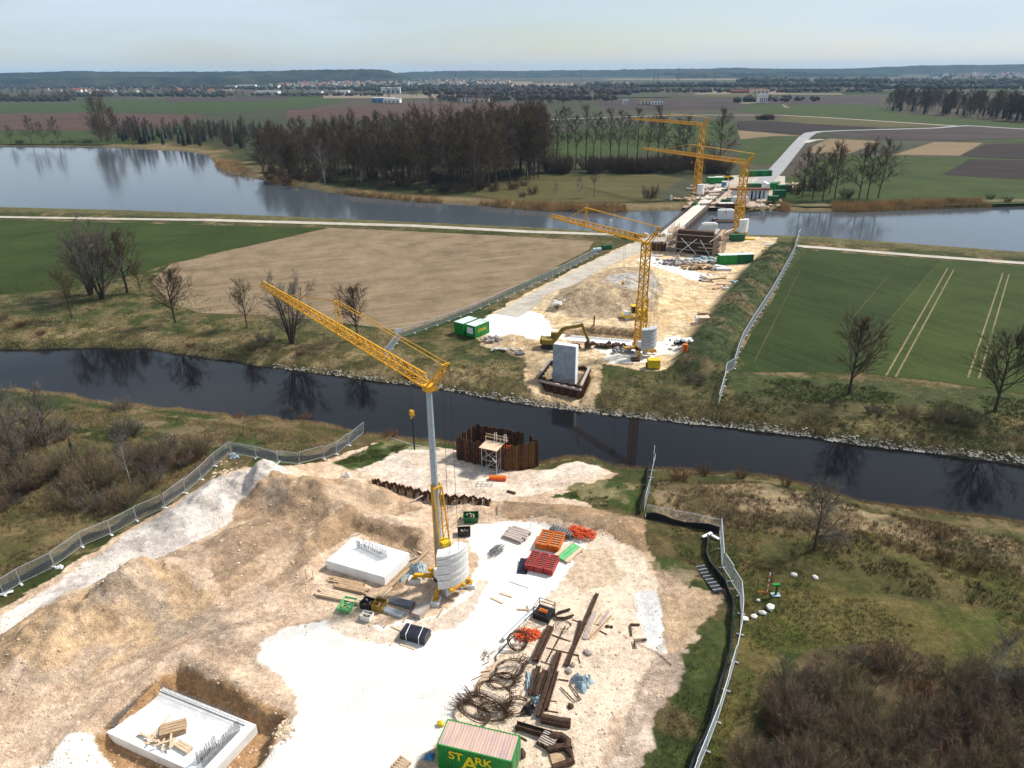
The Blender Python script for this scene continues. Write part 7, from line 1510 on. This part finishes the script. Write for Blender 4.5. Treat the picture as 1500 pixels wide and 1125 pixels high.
# white piers
def pier(px0, px1, py, ytop, thk, label, mat='concrete_white', z0=LAKE - 1.5, on=None):
    a, b = G(px0, py, LAKE), G(px1, py, LAKE); c_ = (a + b) / 2; d = b - a; zt = Zat(c_, ytop); t = thing('bridge_pier', label, 'bridge pier', Vector((c_.x, c_.y, z0)), math.atan2(d.y, d.x)); hp = zt - z0
    o = MB().box((0, thk / 2, hp / 2), (d.length, thk, hp)).build('shaft', M[mat], t); bevel(o, .1); MB().box((0, thk / 2, hp + .12), (d.length * .8, thk * .7, .24)).build('bearing_block', M['concrete'], t)
    for k in range(5): MB().tube([(-d.length * .4 + k * d.length * .2, thk / 2, hp), (-d.length * .4 + k * d.length * .2, thk / 2, hp + 1.2)], .06, 4).build('starter_bar', M['rebar'], t)
    return t
pier(1052, 1075, 323, 308, 2.5, 'white concrete pier standing in the lake, highest up in view'); pier(1028, 1050, 346, 328, 2.2, 'white concrete pier on the island shore left of the lakeside crane'); 
o = MB().box((0, 0, .1), (9, 5, .5)).build('work_raft', M['rust_dark']); o.location = G(1063, 324, LAKE); tag(o, 'dark working platform around the white pier in the lake', 'platform')
istack(1098, 350, 3.0, 1.6, 1, 'yellow_paint', 'low yellow stack right of the lakeside crane foot')
igrp('white_kiosk', 965, 338, MB().box((0, 0, 1.2), (2.0, 1.8, 2.4)).box((0, 0, 2.45), (2.2, 2.0, .12)), 'white_paint', 'small white cabin on the dike at the start of the temporary bridge', 'cabin')
# far shore site
def fthing(px, py): return G(px, py, .26)
t = thing('bridge_abutment', 'far abutment with long pinkish formwork beam and white end wall across the lake', 'abutment', fthing(1097, 293), -.08); MB().box((0, 1, 2.3), (14, 1.4, 4.2)).build('wall', M['concrete'], t); MB().box((0, -.0, 4.5), (16.5, 2.2, .7)).build('formwork_beam', M['roof_red'], t); MB().box((7.2, 4, 3.3), (1.2, 7.5, 6.6)).build('wing_wall', M['concrete_white'], t)
for k in range(4): MB().box((1.0 + 1.6 * k, .25, 2.0), (.7, .3, 3.2)).build('opening_board', M['blue_paint' if k % 2 else 'rust_dark'], t)
for (px, py, w_, hh, mt, lb) in [(1083, 300, 6, 3.2, 'concrete', 'low grey pier base at the far lake shore'), (1063, 304, 7.5, 1.6, 'rust_dark', 'dark platform at the far end of the temporary bridge')]:
    t = thing('pier_base', lb, 'pier base', G(px, py, -.2)); MB().box((0, 0, hh / 2), (w_, 3, hh)).build('block', M[mt], t); MB().box((0, 0, hh + .1), (w_ * .8, 2.2, .2)).build('top', M['concrete'], t)
for (px, py, L_, mt, lb) in [(1048, 268, 8, 'green_paint', 'bright green container at the left of the far yard'), (1130, 277, 5, 'green_paint', 'bright green container at the right of the far yard'), (1148, 280, 6, 'green_dark', 'dark green container, upper one beside the trees of the far yard'), (1141, 288, 5, 'green_dark', 'dark green container, lower one beside the trees of the far yard'), (1104, 278, 6, 'green_dark', 'dark green container behind the far abutment'), (1132, 297, 4, 'green_dark', 'small dark green container nearest the reeds on the far shore')]:
    container('site_container', lb, fthing(px, py), .06, L_, 2.5, 2.7, mt, 'roof_pale' if px < 1100 else mt, False)
for k in range(6): container('site_container', ['leftmost', 'second', 'third', 'fourth', 'fifth', 'rightmost'][k] + ' of the six green containers in a row at the back of the far yard', fthing(1090 + k * 7, 258 - k * .2), 1.5, 5, 2.5, 2.6, 'green_dark' if k % 2 else 'green_paint', 'green_dark', False)
t = thing('wheel_loader', 'small yellow loader behind the bright green container on the far shore', 'loader', fthing(1064, 264), .4); MB().box((0, 0, 1.6), (4.2, 2, 1.2)).build('body', M['yellow_paint'], t); k = MB().box((.3, 0, 2.9), (1.6, 1.7, 1.5)).build('cab', M['black_plastic'], t); MB().box((2.9, 0, .9), (.9, 2.6, 1.0)).build('bucket', M['rust_dark'], t)
for a in (-1, 1):
    for b in (-1, 1): MB().tube([(a * 1.3, b * .9, .75), (a * 1.3, b * 1.3, .75)], .75, 10).build('wheel', M['rubber'], t)
t = thing('portable_toilet', 'blue and white portable toilet on the far shore beside the loader', 'toilet', fthing(1060, 274)); MB().box((0, 0, 1.2), (1.8, 1.8, 2.4)).build('cabin', M['blue_paint'], t); MB().box((0, 0, 2.5), (1.9, 1.9, .25)).build('roof', M['white_paint'], t)
t = thing('board_stack', 'slanted pile of brown boards at the far end of the temporary bridge', 'board stack', fthing(1044, 284), .5)
for k in range(4): MB().box((.1 * k, 0, .2 + k * .3), (7.5, 3.4, .24)).build('board', M['wood_grey'], t)
for k, (px, py, mt, lb) in enumerate([(1036, 276, 'wood_grey', 'dark clutter below the bright green far container'), (1008, 293, 'wood', 'brown clutter at the foot of the farthest crane'), (1030, 292, 'stone_white', 'pale rubble right of the farthest crane foot'), (1120, 296, 'stone_sand', 'sandy rubble right of the far abutment'), (1110, 303, 'stone_sand', 'rubble at the far shore below the abutment'), (1160, 271, 'stone_sand', 'long pale earth bank at the right of the far yard')]):
    mb = MB(); r4 = random.Random(60 + k)
    for _ in range(24): rock(mb, (r4.gauss(0, 3.2), r4.gauss(0, 1.6), .4), .9 * r4.uniform(.5, 1.3), r4)
    o = mb.build('rubble_heap', M[mt]); o.location = fthing(px, py); tag(o, lb, 'heap')
t = thing('white_mast', 'white stake standing in the meadow left of the farthest crane', 'stake', G(983, 293, .2)); MB().box((0, 0, 1.0), (.9, .5, 2.0)).build('board', M['white_paint'], t); MB().tube([(0, 0, 0), (0, 0, 2.4)], .1, 5).build('post', M['steel_white'], t)
# ================================================================ TOWN AND FAR BUILDINGS
def house_mesh():
    hw, hd, h, r = 5.5, 4.5, 5.2, 3.6; w_ = MB().add([(-hw, -hd, 0), (hw, -hd, 0), (hw, hd, 0), (-hw, hd, 0), (-hw, -hd, h), (hw, -hd, h), (hw, hd, h), (-hw, hd, h), (-hw, 0, h + r - .3), (hw, 0, h + r - .3)], [(0, 1, 5, 4), (1, 2, 6, 9, 5), (2, 3, 7, 6), (3, 0, 4, 8, 7), (4, 5, 9, 8), (6, 7, 8, 9)])
    rf = MB(); 
    for s in (-1, 1): rf.add([(-hw - .5, s * (hd + .6), h - .45), (hw + .5, s * (hd + .6), h - .45), (hw + .5, 0, h + r), (-hw - .5, 0, h + r), (-hw - .5, s * (hd + .6), h - .15), (hw + .5, s * (hd + .6), h - .15), (hw + .5, 0, h + r + .3), (-hw - .5, 0, h + r + .3)], [(0, 1, 2, 3), (4, 7, 6, 5), (0, 4, 5, 1), (1, 5, 6, 2), (3, 2, 6, 7), (0, 3, 7, 4)])
    return w_, rf
hw_, hr_ = house_mesh(); HV = [(hw_.mesh('wall', M[a]), hr_.mesh('roof', M[b])) for a, b in (('house_white', 'roof_grey'), ('house_white', 'roof_red'), ('house_cream', 'roof_red'), ('house_white', 'roof_grey'), ('house_cream', 'roof_grey'))]
r6 = random.Random(6)
def house(px, py, s, label, grp, v=None, rz=None):
    o = thing('house', label, 'house', G(px, py, .9), r6.uniform(0, 3.14) if rz is None else rz, grp); o.scale = (s, s, s); a, b = v if v else r6.choice(HV); link('wall', a, o); link('roof', b, o)
for (n, x0, x1, y0, y1, lb, grp, s0, s1) in [(150, 395, 560, 119.5, 127, 'small white-walled house in the far town behind the wood', 'houses of the far town', .9, 1.35), (50, 560, 650, 118, 127, 'small house at the middle of the far town', 'houses in the middle of the far town', .9, 1.2), (45, 640, 750, 118, 128, 'red or white house around the church of the far town', 'houses around the church', .9, 1.3),
                                 (70, 1360, 1560, 107, 115, 'tiny white house of the village at the far right', 'houses of the village at the far right', 1.5, 2.3), (26, 790, 930, 120, 127, 'small house among trees right of the church', 'houses right of the church', .8, 1.2), (36, 60, 330, 133, 138, 'small building among the trees at the far left', 'buildings at the far left', .8, 1.3)]:
    for i in range(n): house(r6.uniform(x0, x1), r6.uniform(y0, y1), r6.uniform(s0, s1), lb, grp)
def hall(px, py, L_, W_, h, mw, mr, label):
    t = thing('industrial_hall', label, 'hall', G(px, py, .9), r6.uniform(-.1, .1)); MB().box((0, 0, h / 2), (L_, W_, h)).build('wall', M[mw], t); MB().box((0, 0, h + .3), (L_ + 1, W_ + 1, .6)).build('roof', M[mr], t)
    mb = MB()
    for k in range(4): mb.box((-L_ * .36 + k * L_ * .24, -W_ / 2 - .1, h * .35), (L_ * .1, .3, h * .5))
    mb.build('gates', M['roof_grey'], t)
for a in [(340, 128, 40, 30, 8, 'house_white', 'roof_grey', 'white hall at the left end of the far town'), (362, 128, 70, 40, 9, 'house_white', 'concrete', 'long white hall at the left edge of the far town'), (395, 128.5, 80, 30, 8, 'house_white', 'roof_grey', 'second long white hall in the far town'), (393, 138.5, 60, 25, 8, 'concrete', 'concrete', 'wide grey hall in front of the far town'), (460, 138.5, 45, 22, 8, 'concrete', 'roof_grey', 'grey hall in the middle in front of the far town'), (502, 138, 35, 22, 8, 'house_white', 'concrete', 'small white hall in front of the far town'),
          (573, 137, 50, 25, 14, 'house_white', 'concrete', 'tall white factory building in front of the far town'), (562, 149.5, 40, 18, 7, 'blue_paint', 'concrete', 'blue hall at the field edge before the far town'), (575, 150.5, 30, 16, 6, 'house_white', 'concrete', 'white hall beside the blue one'), (682, 149, 30, 14, 6, 'house_white', 'roof_grey', 'white building beside two dark trees behind the wood'), (703, 149.5, 34, 14, 6, 'house_cream', 'roof_red', 'pinkish building behind the top of the wood'),
          (905, 126, 60, 30, 8, 'house_white', 'concrete', 'white hall right of the far town'), (948, 152.5, 22, 14, 6, 'house_cream', 'roof_red', 'farmhouse with red roof out on the dark field'), (962, 153.5, 18, 12, 6, 'house_white', 'roof_grey', 'white farm building right of the red-roofed one'), (916, 153, 8, 8, 9, 'house_white', 'roof_grey', 'small white tower building left of the farm'), (1116, 151, 14, 12, 13, 'house_white', 'concrete', 'white block standing alone on the plain'), (1112, 137, 40, 18, 8, 'house_cream', 'orange_form', 'orange brick building at the tree line'), (1090, 136.5, 60, 14, 6, 'roof_red', 'orange_form', 'long low red brick building at the tree line'), (1178, 118.5, 60, 30, 9, 'house_white', 'concrete', 'white hall far out on the right plain'), (150, 137.5, 50, 20, 7, 'roof_red', 'roof_red', 'long red-roofed building at the far left')]: hall(*a)
t = thing('church', 'church with pointed tower in the far town', 'church', G(668, 123, .9)); MB().box((0, 0, 14), (9, 9, 28)).build('tower', M['house_cream'], t); MB().add([(-5, -5, 28), (5, -5, 28), (5, 5, 28), (-5, 5, 28), (0, 0, 48)], [(0, 1, 4), (1, 2, 4), (2, 3, 4), (3, 0, 4), (3, 2, 1, 0)]).build('spire', M['roof_grey'], t); MB().box((14, 0, 7), (20, 12, 14)).build('nave', M['house_white'], t); MB().add([(4, -7, 14), (24, -7, 14), (24, 7, 14), (4, 7, 14), (4, 0, 21), (24, 0, 21)], [(0, 1, 5, 4), (2, 3, 4, 5), (1, 2, 5), (3, 0, 4), (3, 2, 1, 0)]).build('nave_roof', M['roof_red'], t)
for px, py, h, lb in [(993, 122, 62, 'tallest power pylon on the plain near the skyline'), (958, 120, 45, 'lattice power pylon left of the tallest one'), (963.5, 121, 45, 'lattice power pylon just left of the tallest one'), (851, 118, 50, 'thin radio mast behind the far town'), (1046, 121, 42, 'lattice power pylon right of the tallest one')]:
    t = thing('power_pylon', lb, 'pylon', G(px, py, 0)); mb = MB(); lat_box(mb, 0, h * 1.0, 9, 6, .7, .4, w1=1.2); mb.build('lattice_tower', M['rebar_grey'], t)
    if 'pylon' in lb: MB().bar((-11, 0, h * .78), (11, 0, h * .78), .7).bar((-7, 0, h * .92), (7, 0, h * .92), .7).build('cross_arms', M['rebar_grey'], t)

r12 = random.Random(12)
for k in range(46):
    px, py = r12.choice([(r12.uniform(970, 1090), r12.uniform(352, 380)), (r12.uniform(1015, 1062), r12.uniform(390, 425)), (r12.uniform(960, 1000), r12.uniform(352, 380))]); o = MB().box((0, 0, .15), (r12.uniform(1.2, 4), r12.uniform(.3, 1.4), .35)).build('scattered_board', M[r12.choice(['wood', 'wood_grey', 'wood_pale', 'rust_dark', 'rebar_grey', 'concrete'])]); o.location = ip(px, py); o.rotation_euler = (0, 0, r12.uniform(0, 3.1)); tag(o, 'board or steel piece strewn on the ground around the island abutment', 'board', 'pieces strewn around the island abutment')
for k in range(26):
    px, py = r12.uniform(1005, 1150), r12.uniform(268, 302); o = MB().box((0, 0, .4), (r12.uniform(1.5, 5), r12.uniform(.8, 2.2), r12.uniform(.5, 1.3))).build('stacked_material', M[r12.choice(['wood', 'wood_grey', 'rust_dark', 'rebar_grey', 'concrete', 'green_dark', 'wood_pale'])]); o.location = G(px, py, .3); o.rotation_euler = (0, 0, r12.uniform(0, 3.1)); tag(o, 'small stack of material lying in the far yard across the lake', 'material stack', 'material stacks in the far yard')

# ================================================================ HAZE
hz = MB().box((0, 8000, 80), (40000, 18000, 172)).build('haze', None); hz['kind'] = 'stuff'; hz['label'] = 'thin bluish haze over the whole plain'
hm = bpy.data.materials.new('haze'); hm.use_nodes = True; n_ = hm.node_tree.nodes
for x in list(n_): n_.remove(x)
o_ = n_.new('ShaderNodeOutputMaterial'); v_ = n_.new('ShaderNodeVolumePrincipled'); v_.inputs['Color'].default_value = (.46, .72, 1.0, 1); v_.inputs['Density'].default_value = 5e-5; v_.inputs['Anisotropy'].default_value = .0
hm.node_tree.links.new(v_.outputs[0], o_.inputs['Volume']); hz.data.materials.append(hm)
